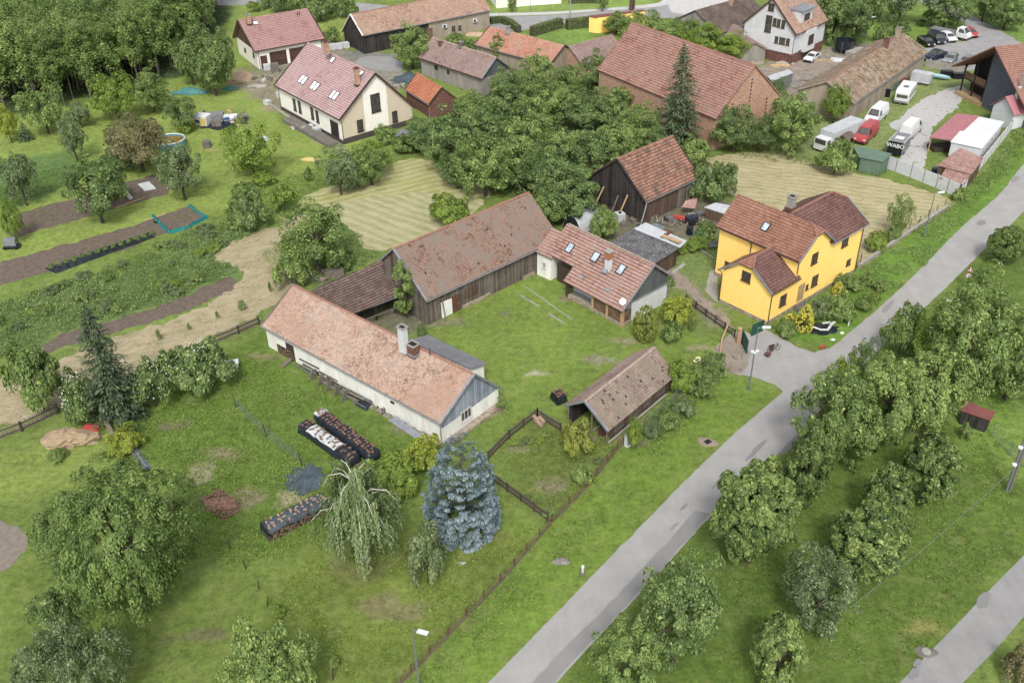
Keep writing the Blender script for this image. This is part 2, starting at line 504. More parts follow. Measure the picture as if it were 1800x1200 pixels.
M['concrete_d'] = plain('concrete_dark', S(140,134,126), S(112,106,98), 1.5, 0.9)
M['white_paint'] = plain('white_paint', S(236,238,240,1.1), S(222,224,226,1.1), 1, 0.4)
M['grey_paint'] = plain('grey_paint', S(150,152,154), S(130,132,134), 2, 0.5)
M['red_paint'] = plain('red_paint', S(206,72,74), S(190,58,62), 1, 0.3)
M['blue_paint'] = plain('blue_paint', S(60,110,170), S(48,92,150), 1, 0.4)
M['black_paint'] = plain('black_paint', S(44,46,52), S(34,36,42), 1, 0.3)
M['navy_paint'] = plain('navy_paint', S(58,66,84), S(48,56,72), 1, 0.25)
M['silver_paint'] = plain('silver_paint', S(176,182,188), S(158,164,170), 1, 0.25, 0.3)
M['green_paint'] = plain('green_paint', S(52,104,88), S(40,86,72), 1, 0.5)
M['tyre'] = plain('tyre', S(40,40,42), S(30,30,32), 5, 0.9)
M['rim'] = plain('rim', S(150,152,156), S(120,122,126), 3, 0.4, 0.5)
M['steel'] = plain('galvanised', S(160,168,172), S(136,144,148), 2, 0.4, 0.4)
M['tarp_black'] = plain('tarp_black', S(58,64,72), S(36,40,46), 1.5, 0.35, bump=0.4)
M['tarp_grey'] = plain('tarp_grey_blue', S(100,114,122), S(62,74,82), 1.2, 0.4, bump=0.4)
M['tarp_teal'] = plain('tarp_teal', S(104,158,154), S(70,124,124), 1.2, 0.6, bump=0.4)
M['net_teal'] = plain('net_teal', S(42,148,146), S(30,122,124), 3, 0.8)
M['net_grey'] = plain('net_grey', S(140,150,154), S(106,116,120), 3, 0.8)
M['fleece'] = plain('fleece_white', S(224,228,228), S(196,200,202), 2, 0.9)
M['brick_loose'] = plain('loose_bricks', S(176,132,108), S(120,84,68), 3, 0.9)
M['brick_pale'] = plain('loose_bricks_pale', S(206,172,146), S(170,134,110), 3, 0.9)
def logs_mat():
 t = NT('log_ends')
 v = t.n('TexVoronoi', Scale=5.5, Vector=t.obj())
 c = t.ramp(v.outputs[0], [(0.0, S(190,164,128)), (0.42, S(150,122,92)), (0.62, S(84,66,50)), (0.75, (0.012, 0.01, 0.008, 1))])
 c = t.mix(0.45, c, t.mix(1.0, c, v.outputs[1], 'MULTIPLY'))
 return t.out(c, 0.95)
M['logs'] = logs_mat()
M['sand'] = plain('sand', S(214,184,146), S(188,156,118), 2, 0.95, bump=0.3)
M['sand_grey'] = plain('sand_grey', S(176,160,138), S(150,134,112), 3, 0.95, bump=0.3)
M['hay_heap'] = plain('hay_heap', S(196,170,130), S(160,132,98), 6, 0.95, bump=0.6)
M['straw_yellow'] = plain('straw_yellow', S(232,212,130), S(208,184,104), 6, 0.95, bump=0.6)
M['red_heap'] = plain('red_heap', S(220,76,62), S(190,52,44), 8, 0.9, bump=0.6)
M['rubble'] = plain('rubble', S(176,168,158), S(116,106,98), 4, 0.95, bump=0.6)
M['pool_blue'] = plain('pool_wall', S(120,178,190), S(96,154,170), 2, 0.5)
M['pool_water'] = plain('pool_water_murky', S(150,122,56), S(130,104,46), 1, 0.35)
M['boat_blue'] = plain('boat_blue', S(190,220,226), S(160,204,216), 1.2, 0.4)
M['rust'] = plain('rusted_metal', S(132,84,66), S(96,62,50), 4, 0.8)
M['skin'] = plain('skin', S(206,160,132), S(190,142,116), 3, 0.6)
M['jeans'] = plain('jeans', S(120,142,170), S(100,122,150), 4, 0.9)
M['shirt'] = plain('shirt_dark', S(52,56,70), S(42,46,58), 4, 0.9)
M['hair'] = plain('hair_dark', S(60,46,38), S(46,36,30), 6, 0.8)
M['bark'] = plain('bark', S(104,92,78), S(70,60,50), 4, 0.95, bump=0.5)
M['bark_birch'] = plain('bark_birch', S(232,228,216,1.2), S(190,184,172,1.2), 5, 0.9)
M['bark_pale'] = plain('bark_pale', S(156,146,124), S(112,102,86), 4, 0.95)
# ================================================================== THE SETTING
def to_px(X, Y, Z=0.0):
 d = np.stack([X, Y, Z * np.ones_like(X) - CAM_H], -1)
 z = d @ np.array(FWD); z = np.where(z < 1, 1, z)
 return 900 + CAM_F * (d @ np.array(RIGHT)) / z, 600 - CAM_F * (d @ np.array(CUP)) / z
def inside(px, py, poly):
 r = np.zeros(px.shape, bool)
 n = len(poly)
 for i in range(n):
  x0, y0 = poly[i]; x1, y1 = poly[(i + 1) % n]
  if y0 == y1:
   continue
  c = ((y0 > py) != (y1 > py)) & (px < (x1 - x0) * (py - y0) / (y1 - y0) + x0)
  r ^= c
 return r
def vnoise(X, Y, scale, seed):
 """smooth value noise on arrays"""
 rng = np.random.RandomState(seed)
 T = rng.rand(256, 256)
 x, y = X / scale, Y / scale
 xi, yi = np.floor(x).astype(int), np.floor(y).astype(int)
 fx, fy = x - xi, y - yi
 fx, fy = fx * fx * (3 - 2 * fx), fy * fy * (3 - 2 * fy)
 g = lambda a, b: T[a % 256, b % 256]
 return (g(xi, yi) * (1 - fx) + g(xi + 1, yi) * fx) * (1 - fy) + (g(xi, yi + 1) * (1 - fx) + g(xi + 1, yi + 1) * fx) * fy
LAWN, VIVID, WEEDY, PARK = S(122,142,70), S(120,144,62), S(106,130,56), S(102,124,54)
ZONES = [
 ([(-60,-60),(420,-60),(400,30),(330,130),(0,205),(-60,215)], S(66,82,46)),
 ([(-60,235),(300,140),(345,120),(420,0),(470,-20),(640,30),(600,70),(480,90),(430,130),(500,220),(760,235),(700,262),(530,330),(480,352),(-60,480)], S(142,160,80)),
 ([(-60,300),(120,262),(160,290),(90,345),(-60,380)], S(104,134,74)),
 ([(430,90),(600,85),(640,105),(720,130),(700,160),(500,140),(450,120)], S(150,144,128)),
 ([(600,90),(700,95),(690,130),(640,118)], S(140,138,134)),
 ([(430,120),(480,130),(500,175),(600,255),(560,245),(470,180),(400,150),(405,130)], S(156,144,116)),
 ([(860,10),(1100,-10),(1180,12),(1150,24),(862,26)], S(140,164,84)),
 ([(900,60),(1040,50),(1040,75),(985,78)], S(126,156,76)),
 ([(1440,60),(1500,40),(1640,10),(1700,60),(1660,75),(1590,70),(1520,80),(1440,85)], S(126,152,70)),
 ([(1680,0),(1900,-20),(1900,90),(1790,72),(1720,30)], S(122,150,72)),
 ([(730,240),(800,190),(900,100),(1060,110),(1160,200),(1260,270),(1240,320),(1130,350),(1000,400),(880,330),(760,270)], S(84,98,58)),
 ([(1330,115),(1380,95),(1470,80),(1560,75),(1450,150),(1410,175),(1360,180)], S(160,148,130)),
 ([(1300,260),(1500,180),(1620,110),(1710,130),(1640,200),(1560,300),(1450,300)], S(136,150,92)),
 ([(1040,350),(1130,360),(1240,350),(1330,360),(1260,440),(1150,440),(1060,420)], S(124,116,92)),
 ([(1190,425),(1265,400),(1260,530),(1215,500),(1180,480)], S(128,146,84)),
 ([(1170,470),(1200,478),(1290,565),(1270,580),(1180,500)], S(164,152,130)),
 ([(-60,545),(120,510),(420,395),(480,430),(430,500),(260,545),(60,620),(-60,640)], S(116,138,78)),
 ([(420,420),(620,380),(660,450),(560,500),(480,480)], S(112,130,70)),
 ([(690,560),(900,500),(1000,480),(1100,575),(1270,600),(1240,650),(1090,680),(1000,740),(880,790),(840,640),(740,580)], S(126,147,68)),
 ([(560,480),(700,520),(760,570),(720,590),(560,560)], S(124,122,92)),
 ([(200,750),(450,590),(560,650),(750,790),(800,830),(560,960),(400,1000),(250,830)], WEEDY),
 ([(540,960),(960,925),(690,1210),(590,1210),(470,1050)], S(122,138,64)),
 ([(860,800),(940,730),(1090,770),(970,920)], S(116,130,64)),
 ([(-60,790),(180,770),(280,850),(-60,900)], S(138,154,78)),
 ([(-60,900),(60,900),(240,1100),(420,960),(560,1180),(560,1300),(-60,1300)], S(118,136,66)),
 ([(735,1205),(975,918),(1110,770),(1280,655),(1375,690),(1290,770),(1120,930),(840,1225)], VIVID),
 ([(930,1290),(1260,910),(1440,740),(1560,600),(1700,470),(1900,330),(1900,900),(1560,1230)], PARK),
 ([(1640,700),(1760,640),(1900,640),(1900,900),(1700,800)], S(126,152,70)),
 ([(1700,1210),(1900,1020),(1900,1250)], S(126,144,74)),
 ([(1500,480),(1660,372),(1900,180),(1900,250),(1640,455),(1480,600),(1440,615),(1380,590),(1420,545)], S(112,146,60)),
]
DIRT = [  # worn or bare spots: px centre, radii m, colour
 (345,1125,2.2,.6,S(134,128,84)), (500,885,1.6,1.3,S(190,172,140)),
 (350,832,1.3,1.6,S(188,170,140)), (395,795,2.2,1.2,S(164,150,110)), (405,880,2.6,1.6,S(150,132,104)), (300,745,1.6,.7,S(124,110,84)), (895,548,.9,.7,S(138,130,96)),
 (1055,635,2.4,.8,S(158,146,126)), (1090,600,3.0,.6,S(158,152,104)), (1240,612,3.0,.5,S(168,158,116)), (975,850,1.6,1.2,S(148,138,104)), (900,790,1.2,.8,S(150,146,96)),
 (650,825,1.4,.9,S(132,96,76)), (1110,770,1.6,.8,S(140,118,96)), (940,655,1.2,.4,S(186,178,150)), (1000,520,1.2,1.0,S(146,128,98)), (1610,1110,2.5,.6,S(146,146,84)),
 (480,190,2.2,1.2,S(166,146,118)), (545,215,3.0,.8,S(160,140,116)), (330,163,2.5,1.0,S(120,110,84)), (1245,402,3,1.6,S(140,124,106)), (640,990,3.2,1.8,S(120,122,74)),
 (780,570,3,1.,S(140,130,100)), (860,720,1.2,.8,S(170,152,130)), (470,625,2.5,.8,S(150,130,100)), (730,750,2.6,.8,S(140,128,98)), (690,1070,3.0,1.5,S(138,130,84)),
]
def ground():
 xs = np.concatenate([[-3000, -1200, -500, -240, -160], np.arange(-126, 126.1, 0.5), [160, 240, 500, 1200, 3000]])
 ys = np.concatenate([[-2000, -600, -150, -30, 10], np.arange(28, 250.1, 0.5), [300, 450, 900, 2000, 5000]])
 X, Y = np.meshgrid(xs, ys)
 nx, ny = len(xs), len(ys)
 jx = (vnoise(X, Y, 2.5, 1) - 0.5) * 2.4 + (vnoise(X, Y, 0.8, 2) - 0.5) * 1.0
 jy = (vnoise(X, Y, 2.5, 3) - 0.5) * 2.4 + (vnoise(X, Y, 0.8, 4) - 0.5) * 1.0
 PX, PY = to_px(X + jx, Y + jy)
 C = np.empty(X.shape + (3,))
 C[:] = LAWN[:3]
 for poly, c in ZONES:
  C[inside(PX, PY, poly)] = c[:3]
 for _ in range(2):
  C[1:-1, 1:-1] = (C[1:-1, 1:-1] * 2 + C[:-2, 1:-1] + C[2:, 1:-1] + C[1:-1, :-2] + C[1:-1, 2:]) / 6
 for (px, py, rx, ry, c) in DIRT:
  p = G(px, py)
  d = np.sqrt(((X + jx * .5 - p.x) / rx) ** 2 + ((Y + jy * .5 - p.y) / ry) ** 2) + (vnoise(X, Y, 1.2, 9) - .5) * .7
  f = np.clip((1.1 - d) / 0.45, 0, 1)[..., None] * 0.85
  C[:] = C * (1 - f) + np.array(c[:3]) * f
 Zz = np.zeros(X.shape)
 v = np.stack([X, Y, Zz], -1).reshape(-1, 3)
 i = np.arange(nx * ny).reshape(ny, nx)
 q = np.stack([i[:-1, :-1], i[:-1, 1:], i[1:, 1:], i[1:, :-1]], -1).reshape(-1, 4)
 me = np_mesh('ground', v, q)
 a = me.color_attributes.new('zone', 'FLOAT_COLOR', 'POINT')
 a.data.foreach_set('color', np.concatenate([C.reshape(-1, 3), np.ones((nx * ny, 1))], 1).astype(np.float32).ravel())
 t = NT('grass_ground')
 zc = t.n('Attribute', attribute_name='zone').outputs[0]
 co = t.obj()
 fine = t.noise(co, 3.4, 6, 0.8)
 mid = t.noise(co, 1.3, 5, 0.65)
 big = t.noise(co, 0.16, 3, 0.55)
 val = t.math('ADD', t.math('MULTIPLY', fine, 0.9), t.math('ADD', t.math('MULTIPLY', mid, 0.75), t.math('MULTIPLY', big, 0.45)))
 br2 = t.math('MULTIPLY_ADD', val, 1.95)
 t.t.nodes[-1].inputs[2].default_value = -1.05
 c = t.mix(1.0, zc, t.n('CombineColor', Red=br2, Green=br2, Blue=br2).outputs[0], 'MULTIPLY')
 c = t.mix(t.ramp(t.noise(co, 0.42, 6, 0.72), [(0.44, 0.0), (0.62, 0.45)]), c, t.mix(1.0, c, (0.80, 0.94, 0.70, 1), 'MULTIPLY'))
 dry = t.ramp(t.noise(co, 0.55, 5, 0.7), [(0.52, 0.0), (0.70, 0.32)])
 c = t.mix(dry, c, S(172,164,96))
 t.bump(t.math('ADD', fine, mid), 0.8, 0.12)
 me.materials.append(t.out(c, 0.95))
 o = bpy.data.objects.new('ground', me)
 COL.objects.link(o)
 o['kind'] = 'structure'
def np_mesh(name, v, q, smooth=False):
 me = bpy.data.meshes.new(name)
 k = q.shape[1]
 me.vertices.add(len(v))
 me.vertices.foreach_set('co', np.asarray(v, np.float32).ravel())
 me.loops.add(q.size)
 me.loops.foreach_set('vertex_index', np.asarray(q, np.int32).ravel())
 me.polygons.add(len(q))
 me.polygons.foreach_set('loop_start', np.arange(0, q.size, k, dtype=np.int32))
 me.polygons.foreach_set('loop_total', np.full(len(q), k, np.int32))
 if smooth:
  me.polygons.foreach_set('use_smooth', np.ones(len(q), bool))
 me.update(calc_edges=True)
 return me
ground()
def ragged(pts, step=0.5, jit=0.12, seed=0, closed=True):
 """world polygon with its sides subdivided and roughened, as grass eats into an edge"""
 rnd = random.Random(seed)
 out = []
 n = len(pts)
 for i in range(n if closed else n - 1):
  a, b = Vector(pts[i]), Vector(pts[(i + 1) % n])
  k = max(1, int((b - a).length / step))
  d = (b - a).normalized()
  nn = Vector((-d.y, d.x, 0))
  lo = 0.0
  for j in range(k):
   lo = lo * 0.6 + rnd.uniform(-1, 1) * jit
   out.append(a.lerp(b, j / k) + (nn * lo if j else Vector((0, 0, 0))))
 return out
def smooth_poly(pts, it=2):
 for _ in range(it):
  q = []
  for i in range(len(pts)):
   a, b = pts[i], pts[(i + 1) % len(pts)]
   q += [a.lerp(b, 0.25), a.lerp(b, 0.75)]
  pts = q
 return pts
def sheet(name, px, mat, z=0.004, jit=0.12, seed=0, smooth=1, kind='structure', world=False):
 pts = [Vector(p) for p in px] if world else [G(*p) for p in px]
 if smooth:
  pts = smooth_poly(pts, smooth)
 if jit:
  pts = ragged(pts, 0.5, jit, seed)
 mb = MB()
 pts = [Vector((p.x, p.y, z)) for p in pts]
 a = sum(pts[i].x * pts[(i + 1) % len(pts)].y - pts[(i + 1) % len(pts)].x * pts[i].y for i in range(len(pts)))
 if a < 0:
  pts = pts[::-1]
 mb.poly(pts)
 o = mb.build(name, mat)
 if kind:
  o['kind'] = kind
 return o
def strip(left, right, n=60):
 """world points of a road between two pixel edge lines (same direction)"""
 return [G(*p) for p in left] + [G(*p) for p in reversed(right)]
def asphalt(name, c1, c2, scale=0.5):
 t = NT(name)
 co = t.obj()
 a = t.noise(co, scale, 5, 0.6)
 b = t.noise(co, 6, 4, 0.8)
 d = t.noise(t.n('Mapping', Vector=co, Rotation=(0, 0, R_(-48)), Scale=(1.2, 0.06, 1)).outputs[0], 1.0, 3, 0.5)
 f = t.math('ADD', t.math('MULTIPLY', a, 0.55), t.math('ADD', t.math('MULTIPLY', d, 0.22), t.math('MULTIPLY', b, 0.36)))
 c = t.mix(t.ramp(f, [(0.42, 0.0), (0.70, 1.0)]), c2, c1)
 cr = t.n('TexVoronoi', feature='DISTANCE_TO_EDGE', Scale=0.45, Vector=t.mix(0.12, co, t.n('TexNoise', Scale=1.5, Detail=4.0).outputs[1])).outputs[0]
 cm = t.ramp(cr, [(0.0, 0.12), (0.005, 0.0)])
 c = t.mix(cm, c, tuple(x * 0.45 for x in c2[:3]) + (1,))
 t.bump(b, 0.15, 0.01)
 return t.out(c, 0.9)
M['asphalt_pale'] = asphalt('asphalt_pale', S(182,180,177), S(164,162,159))
M['asphalt_patch'] = asphalt('asphalt_patch', S(158,156,155), S(146,144,143))
M['asphalt_side'] = asphalt('asphalt_side', S(170,168,168), S(150,148,148))
M['asphalt_stain'] = asphalt('asphalt_stain', S(140,139,139), S(150,149,149))
M['asphalt_grey'] = asphalt('asphalt_grey', S(176,174,174), S(154,153,153))
M['gravel'] = plain('gravel_pale', S(208,206,206), S(186,184,180), 2.5, 0.95, bump=0.4, spots=(S(140,150,104), 0.8, 0.60))
M['soil'] = plain('soil', S(134,116,100), S(102,88,76), 1.6, 0.98, bump=0.8)
M['soil_grey'] = plain('soil_grey', S(160,148,132), S(130,118,104), 1.6, 0.98, bump=0.8)
M['dirt'] = plain('dirt_yard', S(178,164,146), S(146,130,112), 0.5, 0.95, bump=0.3, spots=(S(122,110,98), 0.7, 0.57))
M['kerb'] = plain('kerb_pale', S(220,218,214), S(196,194,190), 1, 0.9)
def hay(name, ang, pitch, c1, c2, c3, warp=1.0, amp=1.0, sy=2.2):
 """mown grass lying in swaths: ang = direction the swaths run, in degrees"""
 t = NT(name)
 co = t.n('Mapping', Vector=t.n('NewGeometry').outputs['Position'], Rotation=(0, 0, R_(-ang))).outputs[0]
 nz = t.n('TexNoise', Vector=co, Scale=0.10, Detail=1.0)
 sep = t.n('SeparateXYZ', Vector=co)
 y = t.math('ADD', sep.outputs[1], t.math('MULTIPLY', t.math('SUBTRACT', nz.outputs[0], 0.5), 3.0 * warp))
 y = t.math('ADD', y, t.math('MULTIPLY', t.math('SUBTRACT', t.noise(co, 0.9, 4, 0.7), 0.5), 1.1))
 wv = t.math('MULTIPLY_ADD', t.math('SINE', t.math('MULTIPLY', y, 2 * math.pi / pitch)), 0.5)
 t.t.nodes[-1].inputs[2].default_value = 0.5
 st = t.noise(t.n('Mapping', Vector=co, Scale=(0.35, sy, 1)).outputs[0], 1.5, 6, 0.75)
 cl = t.noise(co, 0.35, 4, 0.6)
 f = t.math('ADD', t.math('MULTIPLY', wv, 0.16 * amp), t.math('ADD', t.math('MULTIPLY', st, 1.0), t.math('MULTIPLY', t.math('SUBTRACT', cl, 0.5), 0.55)))
 c = t.ramp(f, [(0.28, c3), (0.52, c2), (0.82, c1)])
 t.bump(t.math('ADD', st, t.math('MULTIPLY', wv, min(.8, amp * .3))), 0.7, 0.15)
 return t.out(c, 0.95)
M['hay_a'] = hay('mown_grass_upper', 30, 1.5, S(200,192,138), S(172,174,110), S(138,152,78), .7, 1.5)
M['hay_b'] = hay('mown_grass_lower', -38, 1.55, S(200,192,140), S(176,174,114), S(138,154,80), .7, 1.5)
M['hay_c'] = hay('mown_grass_yard', -20, 1.2, S(208,194,144), S(184,172,118), S(142,146,84), 1.0, 1.1)
M['hay_d'] = hay('raked_hay', 28, 0.9, S(204,188,148), S(184,168,126), S(150,144,92), 2.0, .1, 0.8)
FIELD_U = [(520,352),(560,334),(640,310),(690,285),(732,276),(775,290),(835,312),(872,345),(820,352),(740,338),(660,345),(590,362),(545,372)]
FIELD_L = [(545,368),(590,360),(660,343),(740,336),(825,348),(860,352),(800,395),(700,432),(672,442),(636,436),(620,402),(580,378)]
sheet('mown_field', FIELD_U, M['hay_a'], 0.004, 0.35, 1, 1)
sheet('mown_field', FIELD_L, M['hay_b'], 0.008, 0.35, 2, 1)
YARD_F = [(1225,282),(1290,268),(1360,268),(1440,288),(1550,316),(1690,352),(1650,372),(1590,410),(1545,440),(1510,468),(1490,450),(1400,380),(1300,345),(1215,320)]
sheet('mown_field', YARD_F, M['hay_c'], 0.004, 0.4, 3, 1)
HAYP = [(530,368),(492,396),(440,412),(392,432),(372,456),(418,468),(430,498),(330,556),(180,600),(90,636),(-60,690),(-60,770),(90,722),(250,652),(440,562),(480,535),(545,500),(500,462),(486,430),(505,405),(565,376)]
sheet('hay_strip', HAYP, M['hay_d'], 0.006, 0.45, 4, 1)
SOIL1 = [(-80,492),(0,462),(150,420),(268,386),(302,404),(240,432),(100,474),(0,502),(-80,530)]
SOIL2 = [(6,402),(40,372),(180,336),(268,306),(306,330),(292,343),(200,368),(60,408),(30,418)]
SOIL3 = [(404,486),(428,500),(330,546),(180,592),(60,624),(20,640),(110,585),(262,545)]
SOIL5 = [(268,384),(332,361),(362,381),(300,409)]
SOIL4 = [(-60,915),(30,918),(55,955),(20,1000),(-60,1020)]
for i, s in enumerate((SOIL1, SOIL2, SOIL3, SOIL5)):
 sheet('soil_bed', s, M['soil'], 0.004, 0.25, 10 + i, 0)
sheet('soil_bed', SOIL4, M['soil_grey'], 0.004, 0.25, 14, 1)
# ---- roads
ROAD_L = [(790,1270),(858,1199),(985,1070),(1120,930),(1275,775),(1330,728),(1372,692),(1420,655),(1478,596),(1536,550),(1620,472),(1687,400),(1760,342),(1800,285),(1880,190)]
ROAD_R = [(915,1270),(979,1199),(1035,1136),(1162,1005),(1252,900),(1361,805),(1425,740),(1500,660),(1560,598),(1630,537),(1710,460),(1742,425),(1775,397),(1800,372),(1880,270)]
def road(name, L, Rr, mat, z, jit=0.07, seed=0):
 def ease(P):
  P = [G(*p) for p in P]
  for _ in range(3):
   P = [P[0]] + [q for a, b in zip(P, P[1:]) for q in (a.lerp(b, .25), a.lerp(b, .75))] + [P[-1]]
  return P
 a = ragged(ease(L), 0.5, jit * .7, seed, closed=False) + [G(*L[-1])]
 b = ragged(ease(Rr), 0.5, jit * .7, seed + 1, closed=False) + [G(*Rr[-1])]
 return sheet(name, a + b[::-1], mat, z, 0, 0, 0, world=True)
road('road', ROAD_L, ROAD_R, M['asphalt_pale'], 0.016, 0.08, 3)
DRIVE = [(1277,655),(1300,659),(1335,666),(1362,676),(1378,692),(1400,690),(1480,612),(1478,598),(1450,614),(1430,620),(1405,612),(1380,598),(1354,583),(1338,577),(1322,588),(1300,580),(1282,588),(1266,602),(1254,622),(1262,642)]
sheet('driveway', DRIVE, M['asphalt_pale'], 0.012, 0.1, 5, 0)
sheet('driveway', [(1254,622),(1266,602),(1282,588),(1310,596),(1318,640),(1300,659),(1277,655)], M['dirt'], 0.016, 0.3, 6, 1)
road('side_road', [(1490,1290),(1581,1200),(1680,1099),(1740,1035),(1800,975),(1900,880),(2200,560)], [(1610,1290),(1691,1200),(1762,1129),(1800,1081),(1900,975),(2200,660)], M['asphalt_side'], 0.012, 0.1, 7)
PATCH = [(1180,1000),(1150,1017),(1060,1110),(1005,1165),(976,1200),(935,1200),(1000,1130),(1090,1040),(1180,945),(1222,897),(1252,900)]
sheet('road_patch', [(920,1215),(985,1145),(1090,1040),(1180,945),(1222,897),(1248,902),(1160,1003),(1033,1134),(976,1198),(966,1215)], M['asphalt_patch'], 0.020, 0.06, 8, 0)
for i, (cx, cy, L_, W_, m) in enumerate([(1390,780,3.6,.5,'asphalt_stain'),(1330,790,3.4,.45,'asphalt_stain'),(1260,850,1.6,.35,'asphalt_patch'),(1203,890,1.0,.3,'asphalt_stain'),(1185,925,1.2,.25,'asphalt_patch'),
                                      (1725,392,1.6,.9,'asphalt_stain'),(1410,700,2.6,.4,'asphalt_patch'),(1728,1055,1.9,.75,'asphalt_stain'),(1606,1183,1.3,.55,'asphalt_stain'),(1612,1165,.9,.4,'asphalt_stain'),(1785,315,2.4,.8,'asphalt_patch'),(1560,540,3.0,.5,'asphalt_patch')]):
 c = G(cx, cy)
 d = Vector((0.66, 0.75, 0)); nn = Vector((-0.75, 0.66, 0))
 rnd = random.Random(i)
 sheet('road_patch', [c + d * (L_ * .6 * math.cos(a) * rnd.uniform(.75, 1.15)) + nn * (W_ * .6 * math.sin(a) * rnd.uniform(.7, 1.2)) for a in [k * .5236 for k in range(12)]], M[m], 0.024 if i < 12 else 0.02, 0, 0, 1, world=True)
# ---- the village road, plaza and parking at the top
road('village_road', [(330,-14),(420,-2),(470,-4),(560,-2),(660,8),(860,30),(960,28),(1040,22),(1132,14),(1185,2),(1220,-20)],
     [(330,10),(420,10),(470,8),(560,12),(660,26),(862,46),(905,58),(950,46),(1040,36),(1140,30),(1230,36),(1300,0)], M['asphalt_grey'], 0.008, 0.05, 9)
road('pavement', [(855,24),(960,22),(1040,17),(1130,10),(1172,3),(1150,-20)], [(857,29),(960,27),(1040,21),(1134,15),(1186,8),(1180,-20)], M['kerb'], 0.03, 0, 11)
sheet('plaza', [(1172,3),(1250,-20),(1330,-20),(1300,20),(1225,30),(1180,22)], M['kerb'], 0.02, 0.05, 12, 0)
PARKING = [(1618,88),(1640,82),(1660,74),(1690,74),(1722,66),(1700,46),(1668,26),(1625,8),(1590,-20),(1650,-20),(1690,18),(1740,44),(1800,78),(1860,110),(1800,140),(1735,128),(1700,124),(1628,116)]
sheet('parking_lot', PARKING, M['asphalt_grey'], 0.008, 0.15, 13, 0)
sheet('gravel_yard', [(1690,148),(1640,165),(1612,180),(1585,205),(1558,222),(1585,232),(1590,262),(1572,300),(1622,305),(1630,272),(1634,238),(1650,212),(1682,192),(1700,160)], M['gravel'], 0.008, 0.3, 15, 2)
sheet('dirt_yard', [(1330,122),(1392,112),(1440,100),(1500,96),(1560,88),(1500,118),(1440,155),(1410,172),(1360,178),(1335,150)], M['dirt'], 0.004, 0.5, 16, 1)
sheet('yard_paving', [(1247,478),(1262,470),(1262,532),(1253,525),(1240,512)], M['concrete'], 0.02, 0.05, 17, 0)
sheet('yard_paving', [(640,98),(700,100),(712,128),(650,122),(620,110)], M['asphalt_side'], 0.006, 0.3, 18, 1)
sheet('track', [(1168,474),(1190,476),(1240,520),(1292,572),(1284,584),(1236,540),(1180,492)], M['dirt'], 0.006, 0.4, 19, 1)
# ================================================================== BUILDINGS
UP = Vector((0, 0, 1))
M['brick_top'] = masonry('brick_orange_top', [S(186,110,70), S(206,128,84)], 0.3, 0.12, line=.3)
def slope(mb, e0, e1, r0, r1, course=0.36, lift=0.035, th=0.14, sag=0.03, seed=0, seg=1.6):
 """one roof slope as overlapping courses from the eave e0-e1 up to the ridge r0-r1"""
 e0, e1, r0, r1 = map(Vector, (e0, e1, r0, r1))
 t = (e1 - e0).normalized()
 n = (e1 - e0).cross(r0 + r1 - e0 - e1)
 n.normalize()
 if n.z < 0:
  n = -n
 b = n.cross(t)
 if b.z < 0:
  b = -b
 S_ = max((r0 - e0).dot(b), (r1 - e0).dot(b))
 nc = max(1, round(S_ / course))
 rnd = random.Random(seed)
 ph = [rnd.uniform(0, 6.28) for _ in range(4)]
 L = (e1 - e0).length
 nu = max(1, int(L / seg))
 def P(u, v, up):
  p = (e0.lerp(e1, u)).lerp(r0.lerp(r1, u), v)
  s = sag * (math.sin(u * 9 + ph[0] + v * 2) + 0.6 * math.sin(u * 21 + ph[1]) + 0.6 * math.sin(v * 7 + ph[2] + u * 3)) * (1 if 0 < v < 1 else 0.4)
  return p + n * (up + s)
 uvf = lambda p: ((p - e0).dot(t) + 50, (p - e0).dot(b) + 0.001)
 for i in range(nc):
  v0, v1 = i / nc, (i + 1) / nc
  for k in range(nu):
   u0, u1 = k / nu, (k + 1) / nu
   a, c, d, e = P(u0, v0, lift), P(u1, v0, lift), P(u1, v1, 0), P(u0, v1, 0)
   q = [a, c, d, e]
   if (c - a).cross(e - a).dot(n) < 0:
    q = q[::-1]
   cc = course
   uvs = [uvf(p) for p in q]
   # keep whole tile rows inside one course
   uvs = [(x, (v0 * nc if min(abs((p - a).length), abs((p - c).length)) < 1e-6 else v1 * nc) * cc + (0.002 if min(abs((p - a).length), abs((p - c).length)) < 1e-6 else -0.002)) for (x, y), p in zip(uvs, q)]
   mb.poly(q, uvs)
   z0, z1 = (P(u0, v0, -th) if i == 0 else P(u0, v0, 0)), (P(u1, v0, -th) if i == 0 else P(u1, v0, 0))
   mb.poly([z0, z1, c, a], [(uvf(a)[0], 0.01), (uvf(c)[0], 0.01), (uvf(c)[0], 0.05), (uvf(a)[0], 0.05)])
 for u in (0, 1):
  pts = [P(u, 0, -th), P(u, 0, lift), P(u, 1, 0), P(u, 1, -th)]
  if (pts[2] - pts[3]).length > 1e-6 and (pts[0] - pts[3]).length > 1e-3:
   mb.poly(pts)
 mb.poly([P(0, 0, -th), P(1, 0, -th), P(1, 1, -th), P(0, 1, -th)])
 return mb
